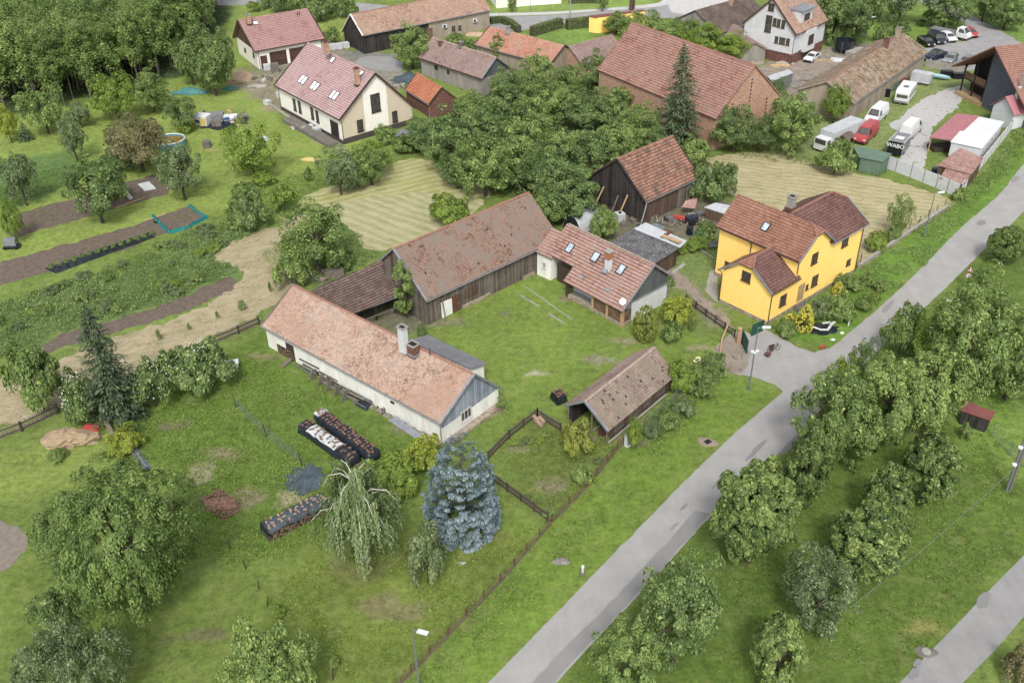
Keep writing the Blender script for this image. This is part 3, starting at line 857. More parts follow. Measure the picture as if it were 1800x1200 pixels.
class House:
 """gabled building: C near eave corner, A far end of that eave, ap gable apex (photo pixels); he eave height"""
 def __init__(s, name, label, cat, C, A, ap, he, L=None, w=None, hr=None, oe=0.35, og=0.3, B=None):
  s.c = G(*C, he); a = G(*A, he)
  s.u = (a - s.c); s.L = L or s.u.length; s.u.normalize()
  s.n = Vector((-s.u.y, s.u.x, 0))
  X = on_plane(ap, s.c, s.u)
  ww = (X - s.c).dot(s.n)
  if ww < 0:
   s.n = -s.n; ww = -ww
  s.w = w or ww
  s.hr = hr or X.z
  s.he, s.oe, s.og = he, oe, og
  s.c.z = 0
  s.W = 2 * s.w
  s.heb = he
  if B:                      # far eave sits at another height
   Yb = on_plane(B, s.c + Vector((0, 0, he)), s.u)
   s.W, s.heb = (Yb - s.c).dot(s.n), Yb.z
  s.o = thing(name, label, cat, s.P(s.L / 2, s.w, 0), math.atan2(s.u.y, s.u.x))
  s.tan = (s.hr - he) / s.w
 def P(s, a, b, z):
  return s.c + s.u * a + s.n * b + Vector((0, 0, z))
 def zr(s, b):
  return s.he + s.tan * b if b <= s.w else s.heb + (s.hr - s.heb) * (s.W - b) / (s.W - s.w)
 def roof(s, mat, course=0.36, lift=0.035, th=0.14, sag=0.03, cap=None, a0=None, a1=None, part='roof', matb=None):
  a0 = 0 if a0 is None else a0
  a1 = s.L if a1 is None else a1
  mb = MB()
  slope(mb, s.P(a0, 0, s.he), s.P(a1, 0, s.he), s.P(a0, s.w, s.hr), s.P(a1, s.w, s.hr), course, lift, th, sag, 1)
  if matb is None:
   slope(mb, s.P(a1, s.W, s.heb), s.P(a0, s.W, s.heb), s.P(a1, s.w, s.hr), s.P(a0, s.w, s.hr), course, lift, th, sag, 2)
  r = mb.build(part, mat, s.o)
  if matb is not None:
   m2 = MB()
   slope(m2, s.P(a1, s.W, s.heb), s.P(a0, s.W, s.heb), s.P(a1, s.w, s.hr), s.P(a0, s.w, s.hr), course, lift, th, sag, 2)
   m2.build(part, matb, s.o)
  if cap:
   m2 = MB()
   k = max(2, int((a1 - a0) / 0.42))
   for i in range(k):
    p, q = a0 + (a1 - a0) * i / k, a0 + (a1 - a0) * (i + 1.12) / k
    q = min(q, a1)
    z0, z1 = s.hr + 0.035, s.hr + 0.01
    for sg in (-1, 1):
     pts = [s.P(p, s.w, z0 + .07), s.P(q, s.w, z1 + .07), s.P(q, s.w + sg * .16, z1 - .07), s.P(p, s.w + sg * .17, z0 - .07)]
     m2.poly(pts if sg < 0 else pts[::-1])
    m2.poly([s.P(p, s.w - .17, z0 - .07), s.P(p, s.w + .17, z0 - .07), s.P(p, s.w, z0 + .07)])
   m2.build('ridge_cap', cap, r)
  return r
 def walls(s, mat, gable=None, sides='0123', gz=None, base=0.0, part='wall', a0=None, a1=None):
  """sides: 0 near eave wall, 1 far eave wall, 2 near gable, 3 far gable; gable boards above gz"""
  mb = MB()
  a0 = s.og if a0 is None else a0
  a1 = s.L - s.og if a1 is None else a1
  b0, b1 = s.oe, s.W - s.oe
  zw, zw1 = s.zr(b0) - 0.17, s.zr(b1) - 0.2
  T = 0.22
  def slab(a, b, c, d, z0, z1):
   # solid wall between plan points (a,b)-(c,d)
   p, q = s.P(a, b, 0), s.P(c, d, 0)
   t = (q - p).normalized(); o = Vector((-t.y, t.x, 0))
   mid = s.P((a0 + a1) / 2, (b0 + b1) / 2, 0)
   if (mid - p).dot(o) < 0:
    o = -o
   mb.obox((p + q) / 2 + o * T / 2 + Vector((0, 0, (z0 + z1) / 2)), t, o, (0, 0, 1), (q - p).length, T, z1 - z0)
  if '0' in sides: slab(a0, b0, a1, b0, base, zw)
  if '1' in sides: slab(a1, b1, a0, b1, base, zw1)
  gz = gz or min(zw, zw1)
  for ch, a, sg in (('2', a0, 1), ('3', a1, -1)):
   if ch not in sides:
    continue
   slab(a, b0 + T, a, b1 - T, base, min(gz, zw, zw1))
   zt = s.hr - 0.2
   lo = min(gz, zw, zw1)
   m = MB() if gable else mb
   for off in (0, T * sg):
    pts = [s.P(a + off, b0, lo), s.P(a + off, b1, lo), s.P(a + off, b1, zw1), s.P(a + off, s.w, zt), s.P(a + off, b0, zw)]
    pts = [q for i, q in enumerate(pts) if not (i == 2 and lo >= zw1 - 1e-6 or i == 4 and lo >= zw - 1e-6)]
    if off:
     pts = pts[::-1]
    m.poly(pts if sg < 0 else pts[::-1])
   if gable:
    m.build('gable_boards', gable, s.o)
  r = mb.build(part, mat, s.o) if mb.f else None
  return r
 def face(s, f):
  """origin, tangent, outward normal of a wall face"""
  if f == 0: return s.P(0, s.oe, 0), s.u, -s.n
  if f == 1: return s.P(0, s.W - s.oe, 0), s.u, s.n
  if f == 2: return s.P(s.og, 0, 0), s.n, -s.u
  return s.P(s.L - s.og, 0, 0), s.n, s.u
 def verge(s, mat, ends='23', w=0.16, h=0.2, part='verge_board'):
  for ch in ends:
   a = -0.02 if ch == '2' else s.L + 0.02
   mb = MB()
   mb.bar(s.P(a, -0.02, s.he - .02), s.P(a, s.w, s.hr - .02), 0.06, h)
   mb.bar(s.P(a, s.W + .02, s.heb - .02), s.P(a, s.w, s.hr - .02), 0.06, h)
   mb.bar(s.P(a + (.09 if ch == '2' else -.09), 0, s.he + .06), s.P(a + (.09 if ch == '2' else -.09), s.w, s.hr + .06), 0.22, 0.03)
   mb.bar(s.P(a + (.09 if ch == '2' else -.09), s.W, s.heb + .06), s.P(a + (.09 if ch == '2' else -.09), s.w, s.hr + .06), 0.22, 0.03)
   mb.build(part, mat, s.o)
 def gutter(s, mat, sides='01', pipe=(), r=0.07):
  for ch in sides:
   b = -0.06 if ch == '0' else s.W + 0.06
   mb = MB()
   z = (s.he if ch == '0' else s.heb) - .08
   mb.tube([s.P(0, b, z), s.P(s.L, b, z)], r, 6)
   mb.build('gutter', mat, s.o)
  for (a, b) in pipe:
   mb = MB()
   mb.tube([s.P(a, b, s.he - .1), s.P(a, s.oe - .06 if b < s.w else s.W - s.oe + .06, s.he - .5), s.P(a, s.oe - .06 if b < s.w else s.W - s.oe + .06, 0.1)], 0.05, 6)
   mb.build('downpipe', mat, s.o)
 def win(s, f, px, w, h, frame='frame_brown', g='glass', part='window', sill=True, mull=1, z=None, label=None):
  o0, t, o = s.face(f)
  p = on_plane(px, o0, o)
  if z is not None:
   p.z = z
  return window(s.o, p, t, o, w, h, frame, g, part, sill, mull, label)
 def door(s, f, px, w, h, mat, part='door', z0=0.02, handle=True):
  o0, t, o = s.face(f)
  p = on_plane(px, o0, o)
  return door_at(s.o, Vector((p.x, p.y, z0 + h / 2)), t, o, w, h, mat, part, handle)
 def roofpt(s, px, near=True):
  e = s.P(0, 0 if near else s.W, s.he)
  nn = s.u.cross((s.P(0, s.w, s.hr) - e)).normalized()
  return on_plane(px, e, nn), (nn if nn.z > 0 else -nn)
 def skylight(s, px, w=0.8, h=1.2, g='glass_sky', frame='frame_dark', part='roof_window'):
  p, nn = s.roofpt(px)
  b = nn.cross(s.u)
  mb = MB()
  for sx in (-1, 1):
   mb.obox(p + s.u * sx * (w / 2) + nn * .07, s.u, b, nn, .09, h + .09, .14)
   mb.obox(p + b * sx * (h / 2) + nn * .072, s.u, b, nn, w - .09, .09, .14)
  f = mb.build(part, M[frame], s.o)
  MB().obox(p + nn * .09, s.u, b, nn, w - .09, h - .09, .04).build('pane', M[g], f)
 def chimney(s, px, w, d, h, mat, cap='concrete', near=True, base=0.8, flash=None, cap2=None):
  p, nn = s.roofpt(px, near)
  c = p - Vector((0, 0, base))
  return chimney_at(s.o, c, s.u, w, d, h + base, mat, cap, flash and (p, flash))
def window(root, p, t, o, w, h, frame, g='glass', part='window', sill=True, mull=1, label=None):
 up = Vector((0, 0, 1))
 mb = MB()
 fw = 0.09
 for sx in (-1, 1):
  mb.obox(p + t * sx * (w / 2 - fw / 2) + o * .02, t, o, up, fw, .08, h)
  mb.obox(p + up * sx * (h / 2 - fw / 2) + o * .02, t, o, up, w - 2 * fw, .078, fw)
 for k in range(mull):
  mb.obox(p + t * (w * (k + 1) / (mull + 1) - w / 2) + o * .018, t, o, up, .07, .07, h - 2 * fw)
 f = mb.build(part, M[frame], root, label=label)
 MB().obox(p + o * .004, t, o, up, w - .1, .03, h - .1).build('pane', M[g], f)
 if sill:
  MB().obox(p - up * (h / 2 + .035) + o * .07, t, o, up, w + .14, .16, .05).build('sill', M['frame_white' if sill == 'w' else frame], f)
 return f
def door_at(root, p, t, o, w, h, mat, part='door', handle=True):
 up = Vector((0, 0, 1))
 mb = MB().obox(p + o * .012, t, o, up, w, .05, h)
 mb.obox(p + o * .03 + up * (h / 2), t, o, up, w + .16, .06, .1)
 for sx in (-1, 1):
  mb.obox(p + o * .03 + t * sx * (w / 2 + .04), t, o, up, .08, .058, h - .1)
 d = mb.build(part, M[mat], root)
 if handle:
  MB().obox(p + o * .07 + t * (w * .38), t, o, up, .12, .05, .04).build('handle', M['zinc'], d)
 return d
def chimney_at(root, c, u, w, d, h, mat, cap='concrete', flash=None):
 n = Vector((-u.y, u.x, 0)); up = Vector((0, 0, 1))
 mb = MB().obox(c + up * h / 2, u, n, up, w, d, h)
 ch = mb.build('chimney', M[mat], root)
 m2 = MB()
 for k, (sx, sy, ax, ay) in enumerate(((1, 0, .12, d + .18), (-1, 0, .12, d + .18), (0, 1, w - .06, .12), (0, -1, w - .06, .12))):
  m2.obox(c + up * (h + .06 + .001 * k) + u * sx * (w / 2 + .03) + n * sy * (d / 2 + .03), u, n, up, ax, ay, .12)
 m2.build('chimney_cap', M[cap], ch)
 MB().obox(c + up * (h + .012), u, n, up, w - .1, d - .1, .02).build('flue', M['black'], ch)
 if flash:
  p, m = flash
  MB().obox(p + up * .06 - n * 0.0, u, n, up, w + .24, d + .24, .16).build('flashing', M[m], ch)
 return ch
def ac_unit(h, f, px):
 o0, t, o = h.face(f)
 p = on_plane(px, o0, o)
 mb = MB().obox(p + o * .2, t, o, (0, 0, 1), .9, .34, .65)
 a = mb.build('air_conditioner', M['white_paint'], h.o)
 MB().obox(p + o * .375 - t * .12, t, o, (0, 0, 1), .5, .02, .5).build('fan_grille', M['frame_dark'], a)
# ---- long low farmhouse in front
h = House('farmhouse', 'long low white farmhouse with salmon roof and blue boarded gable beside the blue spruce', 'farmhouse', (775,745), (458,572), (835,658), 2.75, B=(884,684))
front = h
h.roof(M['t_front'], 0.20, 0.018, 0.12, 0.035, M['ridge_red'])
h.walls(M['w_white'], M['p_blue'], gz=h.zr(h.oe) - .1)
h.verge(M['zinc'], '2', h=.22)
h.verge(M['wood_grey'], '3')
h.gutter(M['zinc'], '0', pipe=[(.4, 0)])
h.win(2, (819,728), 1.45, 1.15, 'frame_white', mull=2, sill='w')
h.door(0, (660,688), 1.0, 1.75, 'w_white', handle=False)
h.win(0, (690,707), .5, .25, 'frame_dark', mull=0, sill=False)
h.door(0, (508,600), 1.1, 1.9, 'wood_dark', handle=False)
MB().obox(h.P(1.5, h.oe - .4, .18), h.u, h.n, (0, 0, 1), 2.6, .7, .3).build('plinth', M['stone'], h.o)
MB().obox(h.P(-.1, h.W / 2, .14), h.n, h.u, UP, h.W - 1.2, .7, .28).build('plinth', M['stone'], h.o)
for k in range(9):
 MB().blob(h.P(3 + k * 1.1, h.oe - .35, 0), (.5, .3, .28), .25, 8, 3, k).build('plinth_stone', M['rubble'], h.o)
h.chimney((727,622), .95, .75, 1.1, 'brick_dark', 'concrete', base=.4, flash='zinc')
h.chimney((709,600), .75, .6, 1.6, 'w_pale', 'concrete', near=False, base=1.2)
mb = MB(); p, nn = h.roofpt((745,640)); mb.tube([p - Vector((0,0,.3)) + h.n*.9, p + h.n * .9 + Vector((0, 0, 1.3))], .04); mb.build('vent_pipe', M['wood_dark'], h.o)
# ---- grey lean-to behind it
def lean_to(name, label, cat, quad, z, wallmat, roofmat, th=.12, inset=.3, sides=(0,1,2,3), wz=0.0):
 """flat or shed roof: quad pixel corners, z heights of each"""
 pts = [G(*q, zz) for q, zz in zip(quad, z)]
 c = sum(pts, Vector()) / 4
 o = thing(name, label, cat, (c.x, c.y, 0), math.atan2((pts[1] - pts[0]).y, (pts[1] - pts[0]).x))
 mb = MB()
 a = pts
 n = (a[1] - a[0]).cross(a[3] - a[0]).normalized()
 if n.z < 0:
  n = -n
 ordr = a if (a[1] - a[0]).cross(a[2] - a[0]).z > 0 else [a[0], a[3], a[2], a[1]]
 t = (a[1] - a[0]).normalized(); b = n.cross(t)
 uv = lambda p: ((p - a[0]).dot(t) + 20, (p - a[0]).dot(b) + 20)
 mb.poly(ordr, [uv(p) for p in ordr])
 lo = [p - n * th for p in ordr]
 mb.poly(lo[::-1])
 for i in range(4):
  mb.poly([lo[i], lo[(i + 1) % 4], ordr[(i + 1) % 4], ordr[i]])
 mb.build('roof', roofmat, o)
 if wallmat:
  mw = MB()
  ins = [p + (c - p).normalized() * inset * 1.4 for p in a]
  for i in sides:
   p, q = ins[i], ins[(i + 1) % 4]
   out = (p + q) / 2 - c; out.z = 0; out.normalize()
   zz = lambda w_: w_.z - th - .03
   f = [Vector((p.x, p.y, wz)), Vector((q.x, q.y, wz)), Vector((q.x, q.y, zz(q))), Vector((p.x, p.y, zz(p)))]
   g = [v - out * .15 for v in f]
   if (f[1] - f[0]).cross(f[3] - f[0]).dot(out) < 0:
    f = f[::-1]; g = g[::-1]
   mw.poly(f); mw.poly(g[::-1])
   for k in range(4):
    mw.poly([f[k], g[k], g[(k + 1) % 4], f[(k + 1) % 4]])
  mw.build('wall', wallmat, o)
 return o, pts
lean_to('lean_to', 'low white annexe under grey sheet roofing behind the long farmhouse', 'annexe', [(826,647),(857,638),(752,588),(718,597)], [2.9,2.5,2.5,2.9], M['w_white'], M['tin_grey'])
# ---- old wooden barn on the yard
h = House('wooden_barn', 'big old plank barn with worn brown tiles and a rusty door facing the courtyard', 'barn', (749,529), (947,437), (690,437), 3.4, B=(666,459))
barn = h
h.L = h.L + 3.6
h.roof(M['t_barn'], 0.30, 0.022, 0.13, 0.05, M['ridge_red'])
h.walls(M['p_grey'])
h.verge(M['zinc'], '2')
h.gutter(M['zinc'], '0')
h.door(0, (799,543), 1.45, 2.1, 'rust')
MB().obox(h.P(3.0, h.oe - .012, 1.05), h.u, h.n, (0,0,1), 1.5, .1, 2.0).build('plaster_patch', M['w_white'], h.o)
MB().obox(h.P(6.6, h.oe - .02, 1.7), h.u, h.n, (0,0,1), 1.9, .08, 1.3).build('hatch', M['p_brown'], h.o)
for (a0, a1, m) in ((5.2, 9.4, 'stone'), (14.6, 16.4, 'stone')):
 MB().obox(h.P((a0 + a1) / 2, h.oe - .08, .2), h.u, h.n, (0,0,1), a1 - a0, .16, .4).build('plinth', M[m], h.o)
for a in (1.0, 2.1):
 MB().bar(h.P(a, h.oe - .9, 0), h.P(a + .3, h.oe - .05, 2.7), .12, .12).build('prop', M['wood_grey'], h.o)
MB().bar(h.P(-.05, h.w, h.hr + .1), h.P(1.6, h.W * .98, h.he + .3), .08, .08)
# white link wall between barn and guest annexe
o = thing('link_building', 'small white plastered wall block with a tiny window joining barn and annexe', 'outbuilding', G(960,488))
a, b, c3 = G(944,482), G(968,493), G(978,489)
d_ = (b - a).normalized(); e_ = (c3 - b).normalized(); nb = Vector((-d_.y, d_.x, 0))
mb = MB()
mb.obox((a + b) / 2 + nb * 1.2 + Vector((0,0,1.5)), d_, nb, (0,0,1), (b - a).length, 2.4, 3.0)
mb.build('wall', M['w_white'], o)
window(o, (a + b) / 2 + Vector((0,0,1.7)) + d_ * .1, d_, -nb, .45, .8, 'frame_white', sill='w')
mb = MB()
slope(mb, a - nb * .3 - d_ * .1 + Vector((0,0,3.15)), b - nb * .3 + d_ * .3 + Vector((0,0,3.1)), a + nb * 2.6 + Vector((0,0,5.2)), b + nb * 2.6 + Vector((0,0,5.2)), .36, .03, .1, .02, 5)
mb.build('roof', M['t_annex'], o)
# ---- dark connecting shed with mossy roof
eL, eR = G(623,549,2.3), G(700,519,2.3)
rL, rR = G(540,516,3.9), G(672,457,3.9)
o = thing('open_shed', 'open-fronted shed with a dark mossy tiled roof between farmhouse and barn', 'shed', ((eL + eR) / 2 * 1).to_tuple()[:2] + (0,), 0)
ud = (rR - rL).normalized()
nn = Vector((ud.y, -ud.x, 0))
mb = MB()
slope(mb, eL - ud * 4.0, eR, rL - ud * .2, rR + ud * .4, .40, .05, .14, .05, 6)
back = lambda p: Vector((p.x, p.y, 0)) - nn * 2.4 + Vector((0, 0, 2.3))
slope(mb, back(rR), back(rL), rR, rL, .40, .05, .14, .05, 7)
mb.build('roof', M['t_conn'], o)
mb = MB()
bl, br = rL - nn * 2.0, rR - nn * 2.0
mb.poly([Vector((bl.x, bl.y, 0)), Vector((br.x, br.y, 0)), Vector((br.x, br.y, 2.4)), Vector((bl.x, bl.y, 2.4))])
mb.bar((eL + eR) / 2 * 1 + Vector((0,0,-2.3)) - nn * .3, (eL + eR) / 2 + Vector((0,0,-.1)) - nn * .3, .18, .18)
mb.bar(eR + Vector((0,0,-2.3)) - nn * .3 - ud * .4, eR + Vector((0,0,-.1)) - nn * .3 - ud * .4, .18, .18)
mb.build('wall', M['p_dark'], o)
MB().bar(eL + Vector((0,0,-1.5)) - nn * .1, eR + Vector((0,0,-1.5)) - nn * .1, .08, .12).build('rail', M['wood_grey'], o)
MB().tube([eL - ud * .2 + nn * .08 - Vector((0,0,.1)), eR + nn * .08 - Vector((0,0,.1))], .06, 6).build('gutter', M['zinc'], o)
# ---- dark barn in the middle
h = House('dark_barn', 'tall black-boarded barn with a mossy orange roof and props against its gable', 'barn', (1135,356), (1232,311), (1084,279), 3.3)
dbarn = h
h.roof(M['t_dbarn'], 0.42, 0.05, 0.14, 0.05, M['ridge_red'])
h.walls(M['p_brown'], M['p_dark'], gz=.3)
h.verge(M['wood_dark'], '23')
h.gutter(M['zinc'], '0')
MB().obox(h.P(8.6, h.oe - .03, 1.5), h.u, h.n, (0,0,1), 3.2, .1, 2.8).build('barn_door', M['p_grey'], h.o)
MB().obox(h.P(10.3, h.oe - .02, 1.2), h.u, h.n, (0,0,1), .9, .08, 2.2).build('plaster_patch', M['w_grey'], h.o)
for k, (b, l, z) in enumerate(((3.0, 2.2, 3.2), (4.6, 1.6, 2.6), (7.2, 2.4, 3.0))):
 tag(MB().bar(h.P(-l, b, 0), h.P(.15, b + .2, z), .14, .14).build('prop_beam', M['wood_pale' if k != 1 else 'wood_grey']), ['long pale beam propped on the dark barn gable near its far corner', 'shorter grey beam propped mid gable of the dark barn', 'pale beam leaning on the dark barn gable beside the tank'][k], 'beam', 'beams propped on the dark barn gable')
tag(MB().bar(h.P(-1.6, -.6, .1), h.P(.1, -.1, 3.1), .12, .12).build('prop_beam', M['zinc']), 'white pole leaning on the near corner of the dark barn', 'beam', 'beams propped on the dark barn gable')
# ---- small open shed by the road
h = House('woodshed', 'small open woodshed with a pale lichen-covered tiled roof beside the garden fence', 'shed', (1069,759), (1190,659), (1027,705), 1.75, oe=.3, B=(991,713))
shed = h
h.roof(M['t_shed'], 0.28, 0.024, 0.1, 0.06, M['ridge_pale'], matb=M['t_shedback'])
h.walls(M['p_dark'], sides='13')
h.walls(M['p_brown'], sides='0', a0=1.0, part='wall')
h.verge(M['zinc'], '2')
for b in (.35, h.w * .75, h.W - .35):
 MB().bar(h.P(.35, b, 0), h.P(.35, b, h.zr(b) - .15), .14, .14).build('post', M['wood_grey'], h.o)
for k in range(4):
 window(h.o, h.P(2.2 + k * 2.3, h.oe, .95), h.u, -h.n, 1.3, .7, 'wood_grey', 'glass', 'window', False, 3)
MB().obox(h.P(5.0, h.oe - .25, .3), h.u, h.n, (0,0,1), 9.6, .14, .16).build('plinth', M['concrete'], h.o)
# ---- guest annexe with porch
h = House('guest_annexe', 'white annexe with an orange tiled roof, three roof windows and an open porch', 'annexe', (1094,549), (990,494), (1151,466), 2.15)
ann = h
Lp = h.L
# roof: porch part of the near slope, then the shortened part towards the barn
bs = 1.55
mb = MB()
slope(mb, h.P(0, 0, h.he), h.P(Lp, 0, h.he), h.P(0, bs, h.zr(bs)), h.P(Lp, bs, h.zr(bs)), .40, .05, .13, .015, 1)
slope(mb, h.P(0, bs, h.zr(bs)), h.P(Lp + 4.4, bs, h.zr(bs)), h.P(0, h.w, h.hr), h.P(Lp + 4.4, h.w, h.hr), .40, .05, .13, .015, 2)
wb = 3.3
slope(mb, h.P(Lp + 4.4, h.w + wb, h.hr - h.tan * wb), h.P(0, h.w + wb, h.hr - h.tan * wb), h.P(Lp + 4.4, h.w, h.hr), h.P(0, h.w, h.hr), .40, .05, .13, .015, 3)
rf = mb.build('roof', M['t_annex'], h.o)
mb = MB()
for i in range(26):
 p = i * (Lp + 4.2) / 26
 mb.obox(h.P(p + .22, h.w, h.hr + .05), h.u, h.n, (0,0,1), .40, .3, .12)
mb.build('ridge_cap', M['ridge_pale'], rf)
zg = h.zr(bs) - .25
b0, b1 = 1.9, h.w + 2.9
mb = MB()
T = .25
mb.obox(h.P(.35 + T / 2, (b0 + b1) / 2, 1.25), h.n, h.u, (0,0,1), b1 - b0, T, 2.5)
mb.obox(h.P((Lp + 4.2) / 2 + .3, b1 - T / 2, 1.9), h.u, h.n, (0,0,1), Lp + 3.6, T, 3.8)
mb.obox(h.P(Lp / 2 + .3, b0 + T / 2, 1.4), h.u, h.n, (0,0,1), Lp - .2, T, 2.8)
mb.build('wall', M['w_pale'], h.o)
mb = MB()
zt = lambda b: h.hr - abs(b - h.w) * h.tan - .18
mb.poly([h.P(.36, b1, 2.5), h.P(.36, b0, 2.5), h.P(.36, b0, zt(b0)), h.P(.36, h.w, zt(h.w)), h.P(.36, b1, zt(b1))])
mb.build('gable_boards', M['p_slate'], h.o)
mb = MB().obox(h.P(.32, (b0 + b1) / 2, 2.52), h.n, h.u, (0,0,1), b1 - b0, .12, .14)
mb.build('trim', M['zinc'], h.o)
mb = MB()
for b, s_ in ((0, 1), (h.w + wb, -1)):
 mb.bar(h.P(-.03, b, h.hr - abs(b - h.w) * h.tan + .02), h.P(-.03, h.w, h.hr + .02), .06, .24)
mb.build('verge_board', M['zinc'], h.o)
MB().tube([h.P(0, h.w + wb + .08, h.hr - wb * h.tan - .08), h.P(0, h.w + 2.9, 2.9), h.P(.2, h.w + 2.9, .1)], .05).build('downpipe', M['zinc'], h.o)
for px in ((1002,436), (1047,452), (1092,474)):
 h.skylight(px, .85, 1.15)
p, nn_ = h.roofpt((1069,474))
MB().obox(p + UP * .55, h.u, h.n, UP, .6, .6, 1.7).build('chimney', M['w_pale'], h.o)
MB().obox(p + UP * 1.85, h.u, h.n, UP, .68, .68, .9).build('chimney_head', M['brick_top'], h.o)
MB().obox(p + UP * 2.35, h.u, h.n, UP, .86, .86, .1).obox(p + UP * 2.41, h.u, h.n, UP, .3, .3, .03).build('chimney_cap', M['concrete'], h.o)
MB().obox(p + nn_ * .08 - h.n * .5, h.u, nn_.cross(h.u), nn_, .7, .45, .08).build('flashing', M['zinc'], h.o)
for px in ((1022,487), (1068,509)):
 p, nn_ = h.roofpt(px); MB().obox(p + nn_ * .06, h.u, nn_.cross(h.u), nn_, .5, .4, .06).build('snow_guard_plate', M['zinc'], h.o)
for i, a in enumerate((.35, 2.55, 4.75, Lp - .3)):
 MB().obox(h.P(a, .45, .95), h.u, h.n, (0,0,1), .32, .3, 1.9).build('porch_post', M['wood_pale' if i < 3 else 'wood_dark'], h.o)
mb = MB().obox(h.P(Lp / 2, .45, .22), h.u, h.n, (0,0,1), Lp - .4, .26, .44).obox(h.P(.35, 1.2, .22), h.n, h.u, (0,0,1), 1.3, .26, .44)
mb.build('porch_wall', M['stone'], h.o)
MB().obox(h.P(Lp / 2, 1.15, .10), h.u, h.n, (0,0,1), Lp - .6, 1.3, .2).build('porch_floor', M['concrete'], h.o)
for a in (1.45, 3.65):
 window(h.o, h.P(a, .42, 1.15), h.u, -h.n, 1.8, 1.35, 'frame_brown', 'glass_brown', 'porch_window', False, 0)
window(h.o, h.P(.32, 1.15, 1.15), h.n, -h.u, 1.1, 1.35, 'frame_brown', 'glass_brown', 'porch_window', False, 0)
mb = MB().lathe((0,0,0), [(.02,0),(.36,.05),(.40,.10),(.38,.11),(.02,.04)], 14)
dp = h.P(.5, .5, h.zr(.5) + .55)
mb.v = [dp + Matrix.Rotation(R_(70), 3, 'X') @ v for v in mb.v]
mb.tube([h.P(.5, .5, h.zr(.5)), dp], .03)
mb.build('satellite_dish', M['white_paint'], h.o)
MB().obox(h.P(Lp + 1.7, 2.2, 1.2), h.u, h.n, (0,0,1), 3.0, .1, 2.4).build('door', M['wood_dark'], h.o)
# ---- mottled fibre-cement shed behind the annexe
mott, pts = lean_to('tool_shed', 'low shed roofed in mottled grey fibre cement behind the orange annexe', 'shed', [(1151,463),(1197,434),(1114,402),(1070,427)], [2.6,2.5,3.2,3.3], M['p_brown'], M['eternit'])
q = [G(1197,434,2.62), G(1206,425,2.6), G(1133,392,3.3), G(1116,401,3.3)]
MB().poly(q if (q[1]-q[0]).cross(q[2]-q[0]).z > 0 else q[::-1]).bar(q[0], q[3], .5, .05).bar(q[1], q[2], .4, .04).build('roof_sheet', M['tin_white'], mott)
# ---- yellow house
P0 = G(1347,571)
yu = Vector((math.cos(R_(40.6)), math.sin(R_(40.6)), 0)); yn = Vector((-yu.y, yu.x, 0))
Y = lambda u, v, z: P0 + yu * u + yn * v + Vector((0, 0, z))
o = thing('yellow_house', 'bright yellow two-storey house with brown and terracotta hipped roofs beside the road', 'house', Y(8, 4, 0), R_(40.6))
yh = o
mb = MB()
def block(u0, u1, v0, v1, z1, z0=.45):
 mb.obox(Y((u0 + u1) / 2, (v0 + v1) / 2, (z0 + z1) / 2), yu, yn, (0,0,1), u1 - u0, v1 - v0, z1 - z0)
block(0, 4.6, 0, 6.55, 4.05)
block(4.4, 10.9, .003, 10.7, 6.45)
block(10.7, 17.1, .006, 8.0, 6.4)
def wedge(pts0, pts1):
 mb.poly(pts0); mb.poly(pts1[::-1])
 for i in range(len(pts0)):
  mb.poly([pts0[i], pts1[i], pts1[(i + 1) % len(pts0)], pts0[(i + 1) % len(pts0)]])
wedge([Y(0,0,4.05),Y(0,6.55,4.05),Y(0,4.35,5.95),Y(0,2.5,5.95)][::-1], [Y(.25,0,4.05),Y(.25,6.55,4.05),Y(.25,4.35,5.95),Y(.25,2.5,5.95)][::-1])
wedge([Y(4.2,0,6.45),Y(10.9,0,6.45),Y(8.2,0,8.5),Y(6.6,0,8.5)], [Y(4.2,.25,6.45),Y(10.9,.25,6.45),Y(8.2,.25,8.5),Y(6.6,.25,8.5)])
wedge([Y(4.4,10.69,6.45),Y(10.9,10.69,6.45),Y(7.5,10.69,9.0)][::-1], [Y(4.4,10.45,6.45),Y(10.9,10.45,6.45),Y(7.5,10.45,9.0)][::-1])
wedge([Y(17.1,0,6.4),Y(17.1,8.0,6.4),Y(17.1,5.0,8.25),Y(17.1,3.0,8.25)], [Y(16.9,0,6.4),Y(16.9,8.0,6.4),Y(16.9,5.0,8.25),Y(16.9,3.0,8.25)])
mb.build('wall', M['w_yellow'], o)
mb = MB()
for (u0, u1, v0, v1) in ((0, 4.6, 0, 6.55), (4.3, 17.1, 0, 8.0), (4.4, 10.9, 2, 10.7)):
 mb.obox(Y((u0 + u1) / 2, (v0 + v1) / 2, .225), yu, yn, (0,0,1), u1 - u0 + .1, v1 - v0 + .1 + u0 * .002, .45 + u0 * .001)
mb.build('plinth', M['stone'], o)
